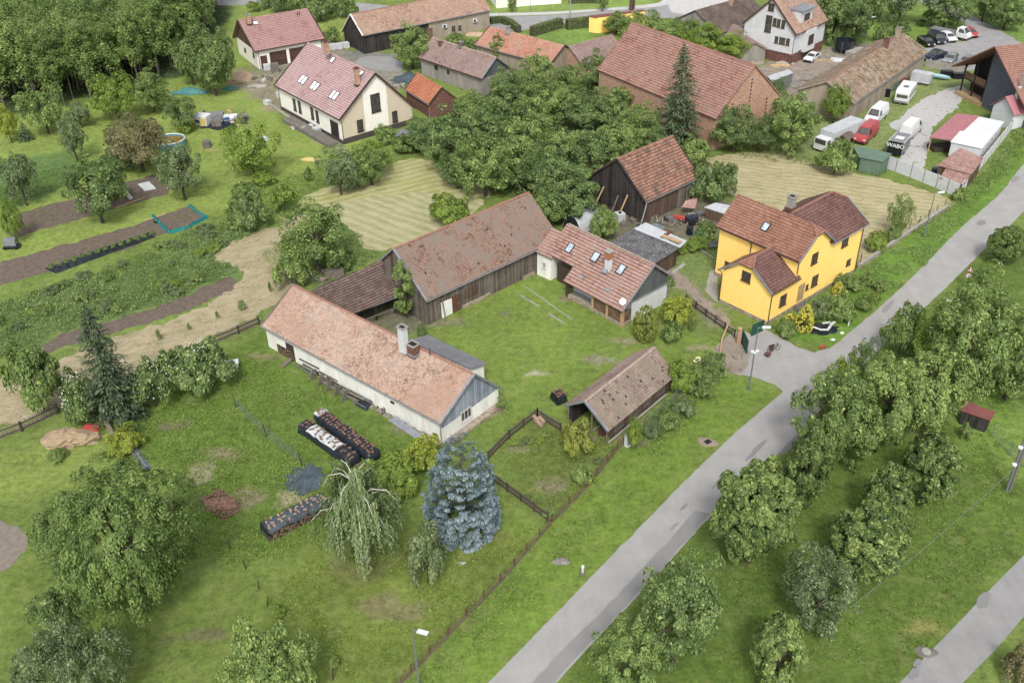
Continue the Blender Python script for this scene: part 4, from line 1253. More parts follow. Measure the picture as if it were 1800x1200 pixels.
# wing roof (half-hipped towards the viewer)
zc, zrC = 4.15, 6.78
mb = MB()
slope(mb, Y(-.25,-.3,zc), Y(4.9,-.3,zc), Y(-.25,2.5,6.08), Y(4.9,2.5,6.08), .34, .03, .12, .012, 1)
slope(mb, Y(-.25,2.5,6.08), Y(5.2,2.5,6.08), Y(1.15,3.4,zrC), Y(5.6,3.4,zrC), .34, .03, .12, .0, 2)
mb.build('roof', M['t_yeld'], o, label='dark brown tiled slope of the low front wing')
mb = MB()
slope(mb, Y(4.9,6.95,zc), Y(-.25,6.95,zc), Y(4.9,4.35,6.02), Y(-.25,4.35,6.02), .34, .03, .12, .012, 3)
slope(mb, Y(5.2,4.35,6.02), Y(-.25,4.35,6.02), Y(5.6,3.4,zrC), Y(1.15,3.4,zrC), .34, .03, .12, .0, 4)
slope(mb, Y(-.28,4.38,5.98), Y(-.28,2.47,6.0), Y(1.15,3.42,zrC), Y(1.15,3.38,zrC), .34, .03, .1, .0, 5)
rr = mb.build('roof', M['t_yel'], o, label='terracotta hip and left slope of the low front wing')
def ridge(pts, parent, mat, w_=.15):
 m2 = MB()
 for a, b in zip(pts, pts[1:]):
  m2.tube([a + Vector((0,0,.03)), b + Vector((0,0,.03))], w_ * .75, 6)
 m2.build('ridge_cap', mat, parent)
ridge([Y(-.28,2.5,6.08), Y(1.15,3.4,zrC), Y(5.6,3.4,zrC)], rr, M['ridge_red'])
ridge([Y(-.28,4.37,6.04), Y(1.15,3.4,zrC)], rr, M['ridge_red'])
# main roof A: ridge across the house
zA, zrA, uR = 6.42, 9.28, 7.5
mb = MB()
slope(mb, Y(4.05,11.1,zA), Y(4.05,-.3,zA), Y(6.62,11.1,8.55), Y(6.62,-.3,8.55), .34, .03, .13, .015, 6)
slope(mb, Y(6.62,11.1,8.55), Y(6.62,-.3,8.55), Y(uR,11.1,zrA), Y(uR,.75,zrA), .34, .03, .13, 0, 6)
slope(mb, Y(10.95,-.3,zA), Y(10.95,11.1,zA), Y(8.3,-.3,8.62), Y(8.3,11.1,8.62), .34, .03, .13, .015, 7)
slope(mb, Y(8.3,-.3,8.62), Y(8.3,11.1,8.62), Y(uR,.75,zrA), Y(uR,11.1,zrA), .34, .03, .13, 0, 7)
slope(mb, Y(6.62,-.32,8.55), Y(8.3,-.32,8.55), Y(uR - .02,.78,zrA), Y(uR + .02,.78,zrA), .34, .03, .1, 0, 8)
ra = mb.build('roof', M['t_yel'], o, label='terracotta tiled main roof with one roof window')
ridge([Y(uR,11.1,zrA), Y(uR,.75,zrA), Y(6.62,-.32,8.58)], ra, M['ridge_red'])
ridge([Y(uR,.75,zrA), Y(8.35,-.32,8.58)], ra, M['ridge_red'])
# roof B: ridge along the road
zB, zrB, vR = 6.4, 9.3, 4.1
mb = MB()
slope(mb, Y(10.3,-.35,zB), Y(17.5,-.35,zB), Y(8.36,2.85,8.485), Y(17.5,2.85,8.485), .34, .03, .13, .015, 9)
slope(mb, Y(8.36,2.85,8.485), Y(17.5,2.85,8.485), Y(7.6,vR,zrB), Y(16.1,vR,zrB), .34, .03, .13, 0, 9)
slope(mb, Y(17.5,8.4,zB), Y(8.0,8.4,zB), Y(17.5,5.3,8.49), Y(7.8,5.3,8.49), .34, .03, .13, .015, 10)
slope(mb, Y(17.5,5.3,8.49), Y(7.8,5.3,8.49), Y(16.1,vR,zrB), Y(7.6,vR,zrB), .34, .03, .13, 0, 10)
slope(mb, Y(17.52,2.85,8.5), Y(17.52,5.3,8.5), Y(16.1,vR - .02,zrB), Y(16.1,vR + .02,zrB), .34, .03, .1, 0, 11)
rb = mb.build('roof', M['t_yeld'], o, label='dark brown hipped roof at the far end')
ridge([Y(8.2,vR,zrB), Y(16.1,vR,zrB), Y(17.52,2.85,8.52)], rb, M['ridge_red'])
mb = MB()
for (a, b) in ((Y(-.3,-.34,zc-.05),Y(-.3,2.47,6.06)),(Y(-.3,6.97,zc-.05),Y(-.3,4.38,6.0)),(Y(4.02,-.36,zA),Y(6.62,-.36,8.55)),(Y(10.9,-.36,zA),Y(8.3,-.36,8.55)),(Y(17.56,-.36,zB),Y(17.56,2.85,8.5))):
 MB().bar(a, b, .1, .2).build('verge_board', M['zinc'], o)
for (a, b, m) in ((Y(-.2,-.4,zc-.08),Y(4.9,-.4,zc-.08),'brass'),(Y(3.98,11,zA-.08),Y(3.98,-.2,zA-.08),'brass'),(Y(10.4,-.45,zB-.08),Y(17.5,-.45,zB-.08),'zinc')):
 MB().tube([a, b], .07, 6).build('gutter', M[m], o)
for pts in ([Y(-.05,-.35,zc-.1),Y(.12,-.08,3.7),Y(.12,-.08,.1)], [Y(17.3,-.4,zB-.1),Y(17.0,-.08,6.0),Y(17.0,-.08,.1)], [Y(4.1,-.2,zA-.1),Y(4.35,-.1,6.1),Y(4.35,-.1,4.7)], [Y(-.05,7.0,zc-.1),Y(-.08,6.5,3.7),Y(-.08,6.5,.2)], [Y(3.98,6.2,zA-.1),Y(4.32,6.2,5.9),Y(4.32,6.2,4.6)]):
 MB().tube(pts, .055, 6).build('downpipe', M['brass'], o)
for (u, z, ww, hh) in ((7.54,5.45,1.15,1.35),(8.42,2.27,1.15,1.35),(13.5,5.45,1.25,1.35),(15.2,2.05,.8,.75),(2.5,2.15,1.15,1.35)):
 window(o, Y(u, -.0, z), yu, -yn, ww, hh, 'frame_brown', mull=1 if ww > 1 else 0)
window(o, Y(0, 3.38, 4.65), yn, -yu, 1.15, 1.2, 'frame_brown')
window(o, Y(4.4, 9.0, 2.0), yn, -yu, .9, .9, 'frame_brown')
door_at(o, Y(5.87, 0, 1.72), yu, -yn, 1.0, 2.1, 'wood_pale')
window(o, Y(7.0, 0, 2.0), yu, -yn, .45, .6, 'frame_brown', mull=0)
for k in range(4):
 MB().obox(Y(5.6 - k * .1, -.4 - k * .34, (.66 - k * .17) / 2), yu, yn, (0,0,1), 1.7, .36, .66 - k * .17).build('step', M['concrete_d'], o)
# roof window, chimney
def yroof(px, a, b, c_):
 nn = (b - a).cross(c_ - a).normalized()
 return on_plane(px, a, nn), (nn if nn.z > 0 else -nn)
p, nn = yroof((1346,399), Y(4.05,11.1,zA), Y(4.05,-.3,zA), Y(uR,11.1,zrA))
bb = nn.cross(yn)
mb = MB()
for sx in (-1, 1):
 mb.obox(p + yn * sx * .4 + nn * .08, yn, bb, nn, .1, 1.1, .14)
 mb.obox(p + bb * sx * .5 + nn * .081, yn, bb, nn, .7, .1, .14)
f = mb.build('roof_window', M['frame_dark'], o)
MB().obox(p + nn * .09, yn, bb, nn, .72, .92, .04).build('pane', M['glass_sky'], f)
chimney_at(o, Y(10.2, 5.6, 8.0), yu, .8, .8, 2.1, 'concrete', 'concrete')
MB().obox(Y(10.2,5.6,8.6), yu, yn, (0,0,1), 1.0,1.0,.5).build('chimney_base', M['brick_dark'], o)
# ---- cream new house
h = House('family_house', 'new cream and beige house with rose roof and paired roof windows near the orchard', 'house', (597,211), (482,150), (660,129), 4.2, oe=.5, og=.4, B=(731,190))
cream = h
h.roof(M['t_cream'], 0.38, 0.045, 0.16, 0.0, M['t_cream'])
h.walls(M['w_cream'])
o0, t, oo = h.face(2)
for (b0_, b1_) in ((h.oe + .02, 4.6), (8.9, h.W - h.oe - .02)):
 mb = MB()
 q = [h.P(h.og - .015, b0_, .9), h.P(h.og - .015, b1_, .9), h.P(h.og - .015, b1_, h.zr(b1_) - .22), h.P(h.og - .015, b0_, h.zr(b0_) - .22)]
 mb.poly(q[::-1]); mb.poly([v + h.u * .02 for v in q])
 mb.build('wall_panel', M['w_beige'], h.o)
mb = MB()
mb.obox(h.P(h.og - .03 + .12, h.w, .45), h.n, h.u, (0,0,1), h.W - 2 * h.oe + .1, .3, .9)
mb.obox(h.P(h.L / 2, h.oe + .08, .3), h.u, h.n, (0,0,1), h.L - 2 * h.og, .3, .6)
mb.build('plinth', M['plinth'], h.o)
h.verge(M['brass'], '23', h=.26); h.gutter(M['brass'], '01', pipe=[(.3, 0), (h.L - .4, 0)])
h.win(2, (660,181), 1.7, 2.9, 'frame_dark', mull=1)
h.win(2, (633,221), 1.1, 1.9, 'frame_dark', mull=1)
h.win(2, (694,205), 1.0, 1.8, 'frame_dark', mull=1)
h.win(2, (626,255), .8, .5, 'frame_dark', mull=0, sill=False)
for px in ((518,184), (527,188), (549,199), (558,205)):
 h.win(0, px, .9, 2.0, 'frame_dark', mull=0)
h.door(0, (588,222), 2.2, 2.4, 'frame_dark', z0=.6)
MB().obox(h.P(8, -1.1, .25), h.u, h.n, (0,0,1), 14.5, 2.0, .5).build('terrace', M['concrete_d'], h.o)
for (px, k) in (((533,141),2), ((554,152),2), ((588,168),2)):
 p, nn = h.roofpt(px)
 for q in (-1, 1):
  c_ = p + h.u * q * .48
  b_ = nn.cross(h.u)
  mb = MB()
  for sx in (-1, 1):
   mb.obox(c_ + h.u * sx * .42 + nn * .07, h.u, b_, nn, .09, 1.5, .14)
   mb.obox(c_ + b_ * sx * .72 + nn * .071, h.u, b_, nn, .75, .09, .14)
  f = mb.build('roof_window', M['frame_dark'], h.o)
  MB().obox(c_ + nn * .09, h.u, b_, nn, .75, 1.36, .04).build('pane', M['glass_blind'], f)
h.skylight((585,106), .8, 1.0, 'glass_blind'); h.skylight((636,129), .8, .8, 'glass_blind')
h.chimney((629,150), .65, .65, 2.6, 'brick', 'brick_dark', base=.4, flash='frame_dark')
h.chimney((574,88), .9, .7, 1.3, 'brick', 'brick_dark', near=False, base=.6)
# ---- garage house
h = House('garage_house', 'cream garage building with a rose tiled roof and two brown garage doors', 'house', (446,91), (572,68), (417,36), 3.5, oe=.5, og=.6, B=(409,67))
h.roof(M['t_garage'], 0.42, 0.05, 0.15, 0.0, M['t_garage'])
h.walls(M['w_cream'], M['p_brown'], gz=h.he + 1.2)
h.verge(M['brass'], '23', h=.26); h.gutter(M['brass'], '0', pipe=[(.9, 0), (h.L - .8, 0)])
h.door(0, (465,113), 1.1, 2.2, 'door_brown')
h.door(0, (490,105), 3.1, 2.6, 'door_garage', 'garage_door', handle=False)
h.door(0, (524,97), 3.1, 2.6, 'door_garage', 'garage_door', handle=False)
h.win(2, (431,88), .9, .7, 'frame_dark', mull=0)
h.win(2, (446,97), .8, .9, 'frame_dark', mull=0)
h.chimney((438,43), .75, .75, 1.7, 'brick', 'concrete', base=.4, flash='frame_dark')
h.skylight((449,41), .9, .8, 'glass_blind')
for px in ((523,28), (527,27)):
 p, nn = h.roofpt(px); MB().tube([p, p + Vector((0,0,.6))], .09, 8).build('vent_pipe', M['brass'], h.o)
# ---- long barn behind
h = House('long_barn', 'long tiled barn, black boards at one end, grey render with two air conditioners beyond', 'barn', (637,63), (864,18), (615,25), 3.7, B=(600,56))
h.roof(M['t_top'], 0.34, 0.03, 0.14, 0.05, M['ridge_red'])
half = h.L * .5
h.walls(M['p_dark'], sides='02', a1=half, part='wall')
h.walls(M['w_tan'], sides='0', a0=half + .01, part='wall')
h.walls(M['w_tan'], sides='13', part='wall')
h.verge(M['w_white'], '2', h=.14)
h.gutter(M['zinc'], '0')
for px in ((781,46), (834,36)): ac_unit(h, 0, px)
h.win(0, (797,52), .8, 1.3, 'frame_dark', mull=0); h.win(0, (808,49), .7, .9, 'frame_dark', mull=0)
h.door(0, (755,57), 1.2, 2.4, 'wood', handle=False)
# ---- grey farm building
h = House('grey_outbuilding', 'grey rendered outbuilding with a faded rose-grey tiled roof and dark boarded gable', 'outbuilding', (847,139), (749,106), (873,101), 3.1)
h.L += 2.2
h.roof(M['t_grey'], 0.26, 0.025, 0.12, 0.04, M['ridge_pale'])
h.walls(M['w_grey'], M['p_slate'], gz=3.0)
h.verge(M['zinc'], '2', h=.14); h.gutter(M['brass'], '0')
h.win(0, (767,118), .9, .6, 'frame_dark', mull=1); h.win(0, (788,126), .6, .6, 'frame_dark', mull=0)
h.chimney((774,80), .6, .5, .9, 'brick_dark', 'concrete', base=.3); h.chimney((810,84), .6, .5, 1.0, 'concrete_d', 'concrete', base=.3, flash='zinc')
# ---- small brick shed with new orange roof
h = House('brick_shed', 'small brick shed with a bright orange tiled roof beside the cream house', 'shed', (754,184), (711,157), (777,154), 2.4, oe=.2, og=.2)
h.roof(M['t_orange'], 0.40, 0.05, 0.12, 0.0, M['t_orange'])
h.walls(M['brick_dark'])
h.verge(M['wood_dark'], '23', h=.12); h.gutter(M['zinc'], '0', pipe=[(.25, 0)])
# ---- long orange roof
rl, rr_ = G(860,46,5.2), G(994,80,5.2)
def ridge_house(name, label, cat, rl, rr_, wf, drop, wb=None, roof='t_orange2', wall='w_tan', gable=None, course=.34, cap=None):
 u = (rr_ - rl); u.z = 0; L = u.length; u.normalize()
 n = Vector((u.y, -u.x, 0))
 if n.y > 0: n = -n
 hs = House.__new__(House)
 hr = rl.z
 hs.u, hs.n, hs.L, hs.w, hs.hr, hs.he = u, -n, L, wf, hr, hr - drop
 hs.c = Vector((rl.x, rl.y, 0)) + n * wf
 hs.oe, hs.og, hs.W, hs.tan, hs.heb = .35, .25, 2 * wf, drop / wf, hr - drop
 hs.o = thing(name, label, cat, hs.P(L / 2, wf, 0), math.atan2(u.y, u.x))
 hs.roof(M[roof], course, .04, .12, .03, cap and M[cap])
 hs.walls(M[wall], gable and M[gable])
 return hs
h = ridge_house('orange_cottage', 'long low cottage with faded orange roof and small grey chimney behind the grey outbuilding', 'cottage', rl, rr_, 4.2, 2.5)
h.chimney((893,60), .6, .6, 1.3, 'concrete', 'concrete', base=.5, flash='zinc'); h.verge(M['brass'], '23', h=.14); h.gutter(M['zinc'], '0')
h = ridge_house('brown_cottage', 'brown tiled cottage roof tucked between the orange cottage and the huge barn', 'cottage', G(999,81,5.0), G(1076,60,5.0), 4.0, 2.7, roof='t_grey', wall='brick', course=.36)
# ---- huge brick barn
h = House('brick_barn', 'huge barn with rose tiled roof and bare brick gable behind the tall dark spruce', 'barn', (1258,210), (1066,130), (1329,115), 5.0, oe=.3, og=.2)
h.L += 2.5
h.roof(M['t_big'], 0.42, 0.05, 0.15, 0.05, M['ridge_red'])
h.walls(M['brick'])
o0, t, oo = h.face(2)
for (b, z0, z1) in ((3.4, 3.2, 6.6), (7.0, 6.2, 9.8), (7.2, 2.6, 5.4), (10.8, 3.0, 6.0)):
 mb = MB(); z = z0
 while z < z1:
  mb.obox(h.P(h.og - .01, b, z), h.n, h.u, (0,0,1), .22, .06, .28); z += .55
 mb.build('vent_slots', M['black'], h.o)
# ---- white villa top right
h = House('white_villa', 'tall white house with a steep red roof, box dormer and red brick basement', 'house', (1399,62), (1457,36), (1358,-2), 5.6, oe=.4, og=.35)
villa = h
h.roof(M['t_top'], 0.36, 0.04, 0.15, 0.0, M['ridge_red'])
h.walls(M['w_pale'], base=1.9)
mb = MB().obox(h.P(h.L / 2, h.w, .95), h.u, h.n, (0,0,1), h.L - 2 * h.og + .1, h.W - 2 * h.oe + .1, 1.9)
mb.build('basement', M['brick_dark'], h.o)
h.verge(M['brass'], '23', h=.2); h.gutter(M['brass'], '0', pipe=[(.3, 0)])
for px, ww, hh in (((1356,13),1.2,1.3),((1351,42),1.3,3.0),((1362,39),.7,1.4),((1369,41),.7,1.4),((1377,43),.7,1.4),((1375,72),1.2,1.2),((1365,70),.7,1.2),((1385,74),.7,1.2)):
 h.win(2, px, ww, hh, 'frame_brown', mull=1 if ww > 1 else 0)
h.win(0, (1419,70), 2.0, 1.9, 'frame_brown', mull=2)
h.door(2, (1372,103), 3.0, 1.6, 'frame_dark', 'garage_door', handle=False)
h.win(0, (1405,92), .9, .7, 'frame_brown', mull=0)
# box dormer
dm = MB()
a0, a1, bd, zd0, zd1 = 3.2, 7.6, 1.2, 5.6, 8.9
dm.obox(h.P((a0 + a1) / 2, bd + 1.6, (zd0 + zd1) / 2), h.u, h.n, (0,0,1), a1 - a0, 3.2, zd1 - zd0)
dd = dm.build('dormer', M['w_pale'], h.o)
MB().obox(h.P((a0 + a1) / 2, bd + 1.4, zd1 + .09), h.u, h.n, (0,0,1), a1 - a0 + .5, 3.9, .16).build('dormer_roof', M['zinc'], dd)
window(h.o, h.P(5.6, bd, 7.2), h.u, -h.n, 2.0, 1.7, 'frame_brown', mull=2)
mb = MB(); mb.obox(h.P(5.4, h.oe - .35, 3.6), h.u, h.n, (0,0,1), 3.6, .8, 3.9); mb.build('bay', M['w_pale'], h.o)
window(h.o, h.P(5.4, h.oe - .75, 3.7), h.u, -h.n, 1.9, 1.7, 'frame_brown', mull=2)
# side extension with red roof
q = [(1366,64),(1304,50),(1304,44),(1366,57)]
ext, _ = lean_to('porch_extension', 'grey rendered side porch with a red roof edge against the white villa', 'annexe', [(1356,64),(1312,52),(1306,45),(1366,58)], [4.3,4.3,4.6,4.6], M['w_pale'], M['t_pub'], inset=.25)
# low roof in front of the villa and grey-brown hipped roof behind
h = ridge_house('grey_farmhouse', 'farmhouse under a large grey-brown roof with a brick chimney behind the white villa', 'house', G(1222,18,6.2), G(1318,-8,6.2), 6.0, 3.4, roof='t_darkroof', wall='w_grey')
h.chimney((1284,8), .7, .7, 1.6, 'brick', 'concrete', base=.6)
h = ridge_house('low_outhouse', 'low outhouse with a rose-brown tiled roof in front of the white villa', 'outbuilding', G(1290,42,3.6), G(1327,80,3.2), 2.6, 1.3, roof='t_grey', wall='w_grey')
# ---- decayed long house
h = House('derelict_house', 'long derelict house with a decaying tan tiled roof and two chimneys beside the vehicle yard', 'house', (1501,182), (1628,94), (1453,144), 3.3)
h.L += 1.0
dec = h
h.roof(M['t_decay'], 0.34, 0.032, 0.13, 0.07, M['ridge_red'])
h.walls(M['w_tan'])
h.verge(M['w_tan'], '23', h=.16); h.gutter(M['zinc'], '0')
h.chimney((1556,84), .8, .8, 1.5, 'brick_dark', 'brick_dark', base=.5); h.chimney((1577,66), .8, .7, 1.6, 'w_tan', 'concrete', base=.5)
# ---- pub on the right
def poly_house(name, label, cat, loc):
 return thing(name, label, cat, loc)
pg = G(1693,172)
pa, pb = G(1688,165), G(1735,190)
u = (pb - pa).normalized(); n = Vector((-u.y, u.x, 0))
if n.y < 0: n = -n
o = thing('village_inn', 'large inn with a deep red roof, grey gable and timber balcony at the right edge', 'inn', pa, math.atan2(u.y, u.x))
XP = lambda a, b, z: pa + u * a + n * b + Vector((0, 0, z))
Lg, hgz = 19.0, 10.0
e0z, apx = 5.2, 10.5
mb = MB()
slope(mb, XP(-1.2, 22, 4.6), XP(-1.2, -2.2, 4.6), XP(7.6, 22, apx), XP(7.6, -2.2, apx), .36, .03, .2, 0, 1)
slope(mb, XP(17.5, -2.2, 3.9), XP(17.5, 22, 3.9), XP(7.6, -2.2, apx), XP(7.6, 22, apx), .36, .03, .2, 0, 2)
mb.build('roof', M['t_pub'], o)
mb = MB()
slope(mb, XP(-2.5, 8.5, 5.2), XP(-2.5, 17.5, 5.2), XP(3.6, 8.5, 9.4), XP(3.6, 17.5, 9.4), .36, .04, .2, 0, 3)
mb.build('roof', M['t_pub'], o)
mb = MB()
mb.poly([XP(5.8, -.3, 0), XP(17, -.3, 0), XP(17, -.3, 4.0), XP(7.6, -.3, apx - .3), XP(5.8, -.3, 9.2)])
mb.obox(XP(11.4, 10, 2.0), u, n, (0,0,1), 11.0, 20, 4.0)
mb.build('wall', M['w_dgrey'], o)
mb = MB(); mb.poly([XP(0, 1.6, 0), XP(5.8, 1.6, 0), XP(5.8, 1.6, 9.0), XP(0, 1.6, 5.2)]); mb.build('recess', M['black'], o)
MB().obox(XP(2.9, .2, .3), u, n, (0,0,1), 6.2, 2.4, .6).build('terrace', M['wood_pale'], o)
MB().obox(XP(2.9, -.2, 3.5), u, n, (0,0,1), 5.8, .14, 1.1).build('balcony', M['wood'], o)
MB().obox(XP(2.9, .6, 2.9), u, n, (0,0,1), 5.8, 1.9, .2).build('balcony_floor', M['wood_dark'], o)
for a in (.1, 2.9, 5.7):
 MB().obox(XP(a, -.25, 2.9 + a * .25), u, n, (0,0,1), .2, .2, 4.6 + a * .5).build('post', M['frame_dark'], o)
# ---- small house with pink roof and its stove pipe
pa2 = G(1737,213)
ua = (G(1782,232) - pa2).normalized(); na = Vector((-ua.y, ua.x, 0))
if na.y < 0: na = -na
X2 = lambda a, b, z: pa2 + ua * a + na * b + Vector((0, 0, z))
o = thing('pink_roofed_hut', 'grey boarded hut with a raspberry pink metal roof and a tall stove pipe', 'hut', pa2, math.atan2(ua.y, ua.x))
mb = MB()
Lh, hw = 4.4, 2.2
mb.obox(X2(2.2, 2.5, 1.4), ua, na, (0,0,1), 4.0, 5.0, 2.8)
mb.poly([X2(.2, -.003, 2.8), X2(4.2, -.003, 2.8), X2(2.2, -.003, 4.6)])
mb.build('wall', M['w_pale'], o)
mb = MB()
slope(mb, X2(-.3, 5.3, 2.6), X2(-.3, -.4, 2.6), X2(2.2, 5.3, 4.8), X2(2.2, -.4, 4.8), 1.0, .0, .08, 0, 1)
slope(mb, X2(4.7, -.4, 2.6), X2(4.7, 5.3, 2.6), X2(2.2, -.4, 4.8), X2(2.2, 5.3, 4.8), 1.0, .0, .08, 0, 2)
mb.build('roof', M['tin_pink'], o)
MB().obox(X2(2.6, 1.6, 5.0), ua, na, (0,0,1), .45, .45, 2.4).build('chimney', M['w_pale'], o)
MB().tube([X2(2.6,1.6,6.2), X2(2.6,1.6,8.0)], .12, 8).tube([X2(2.6,1.6,8.0), X2(2.6,1.6,8.2)], .22, 8).build('stove_pipe', M['zinc'], o)
# ---- pink carport, mobile home, rusty sheds, green shed
lo, pts = lean_to('carport', 'open carport with a raspberry pink sheet roof beside the white mobile home', 'carport', [(1677,247),(1634,241),(1682,199),(1721,204)], [2.6,2.6,2.9,2.9], None, M['tin_pink'])
for p in pts:
 q = p + (sum(pts, Vector()) / 4 - p) * .08
 MB().bar(Vector((q.x, q.y, 0)), q - Vector((0,0,.1)), .12, .12).build('post', M['wood_pale'], lo)
MB().obox(G(1655,262) + Vector((0,0,.3)), (1,.1,0), (-.1,1,0), (0,0,1), 3.6, 2.2, .6).build('timber_stack', M['wood_dark'], lo)
c0, c1, c2, c3_ = G(1673,249,2.7), G(1725,260,2.7), G(1770,214,2.7), G(1722,206,2.7)
uu = (c1 - c0).normalized(); vv = (c3_ - c0); vv = (vv - uu * vv.dot(uu)); lv = vv.length; vv.normalize(); lu = (c1 - c0).length
o = thing('mobile_home', 'long white mobile home with a flat white roof along the concrete fence', 'mobile home', c0 - Vector((0,0,2.7)), math.atan2(uu.y, uu.x))
MH = lambda a, b, z: Vector((c0.x, c0.y, 0)) + uu * a + vv * b + Vector((0,0,z))
MB().obox(MH(lu/2, lv/2, 1.55), uu, vv, (0,0,1), lu, lv, 2.1).build('body', M['w_pale'], o)
mb = MB().obox(MH(lu/2, lv/2, 2.66), uu, vv, (0,0,1), lu + .3, lv + .3, .1).obox(MH(lu/2, lv/2, 2.72), uu, vv, (0,0,1), lu - .8, lv - .8, .06)
mb.build('roof', M['white_paint'], o)
for k in range(4):
 window(o, MH(lu, lv * (.14 + .2 * k), 1.7), vv, uu, .8, .9, 'frame_white', mull=0, sill=False)
for k in range(4):
 MB().lathe(MH(lu * .5 - .12, lv * (.35 + .1 * k), .4), [(.1,0),(.35,0),(.35,.2),(.1,.2)], 10, 'Y').build('wheel', M['tyre'], o)
rs, pts = lean_to('rusty_shed', 'tin shed with a rust-stained corrugated gable roof in the corner of the concrete fence', 'shed', [(1708,306),(1647,290),(1688,260),(1729,278)], [2.1,2.1,2.9,2.4], M['p_brown'], M['tin_rust'], inset=.2)
lean_to('rusty_shed', 'lower lean-to with patched pinkish tin sheets right behind the concrete wall corner', 'shed', [(1694,324),(1652,312),(1664,294),(1706,307)], [1.7,1.7,1.9,1.9], M['p_brown'], M['tin_rust'], inset=.2)
lean_to('green_shed', 'flat green metal shed at the edge of the mown field', 'shed', [(1552,284),(1510,276),(1498,254),(1568,270)], [2.3,2.3,2.6,2.6], M['tin_green'], M['tin_green'], inset=.2)
ct, pts = lean_to('metal_container', 'grey metal container with a ribbed white top beside the brick barn', 'container', [(1357,143),(1349,134),(1386,122),(1394,128)], [2.5,2.5,2.5,2.5], M['tin_grey'], M['tin_white'], inset=.02)
lean_to('yellow_garage', 'yellow garage with a long brown flat roof and a small chimney behind the hedge', 'garage', [(1048,31),(1034,28),(1128,17),(1136,19)], [3.2,3.2,3.4,3.4], M['w_yellow'], M['tin_red'], inset=.15)
sh, pts = lean_to('field_shelter', 'little wooden shelter with a red-brown metal roof on the grass at the right', 'shelter', [(1741,739),(1688,721),(1700,705),(1750,724)], [1.55,1.55,1.9,1.9], M['p_dark'], M['tin_red'], inset=.15)
lean_to('porch_shed', 'small grey flat-roofed wood store at the corner of the cream house', 'shed', [(730,248),(694,238),(706,226),(742,232)], [2.1,2.1,2.2,2.2], M['p_brown'], M['tin_grey'], inset=.15, sides=(1,2,3))
lean_to('plaza_hut', 'tiny brown wooden hut on the grass beside the plaza', 'hut', [(1112,-2),(1106,-3),(1108,-8),(1118,-7)], [2.6,2.6,2.8,2.8], M['p_brown'], M['tin_red'], inset=.1)
h = ridge_house('far_house', 'cream house beyond the village green, only its dark lower wall in view', 'house', G(862,-44,6), G(980,-52,6), 5, 3.4, roof='t_darkroof', wall='w_cream')
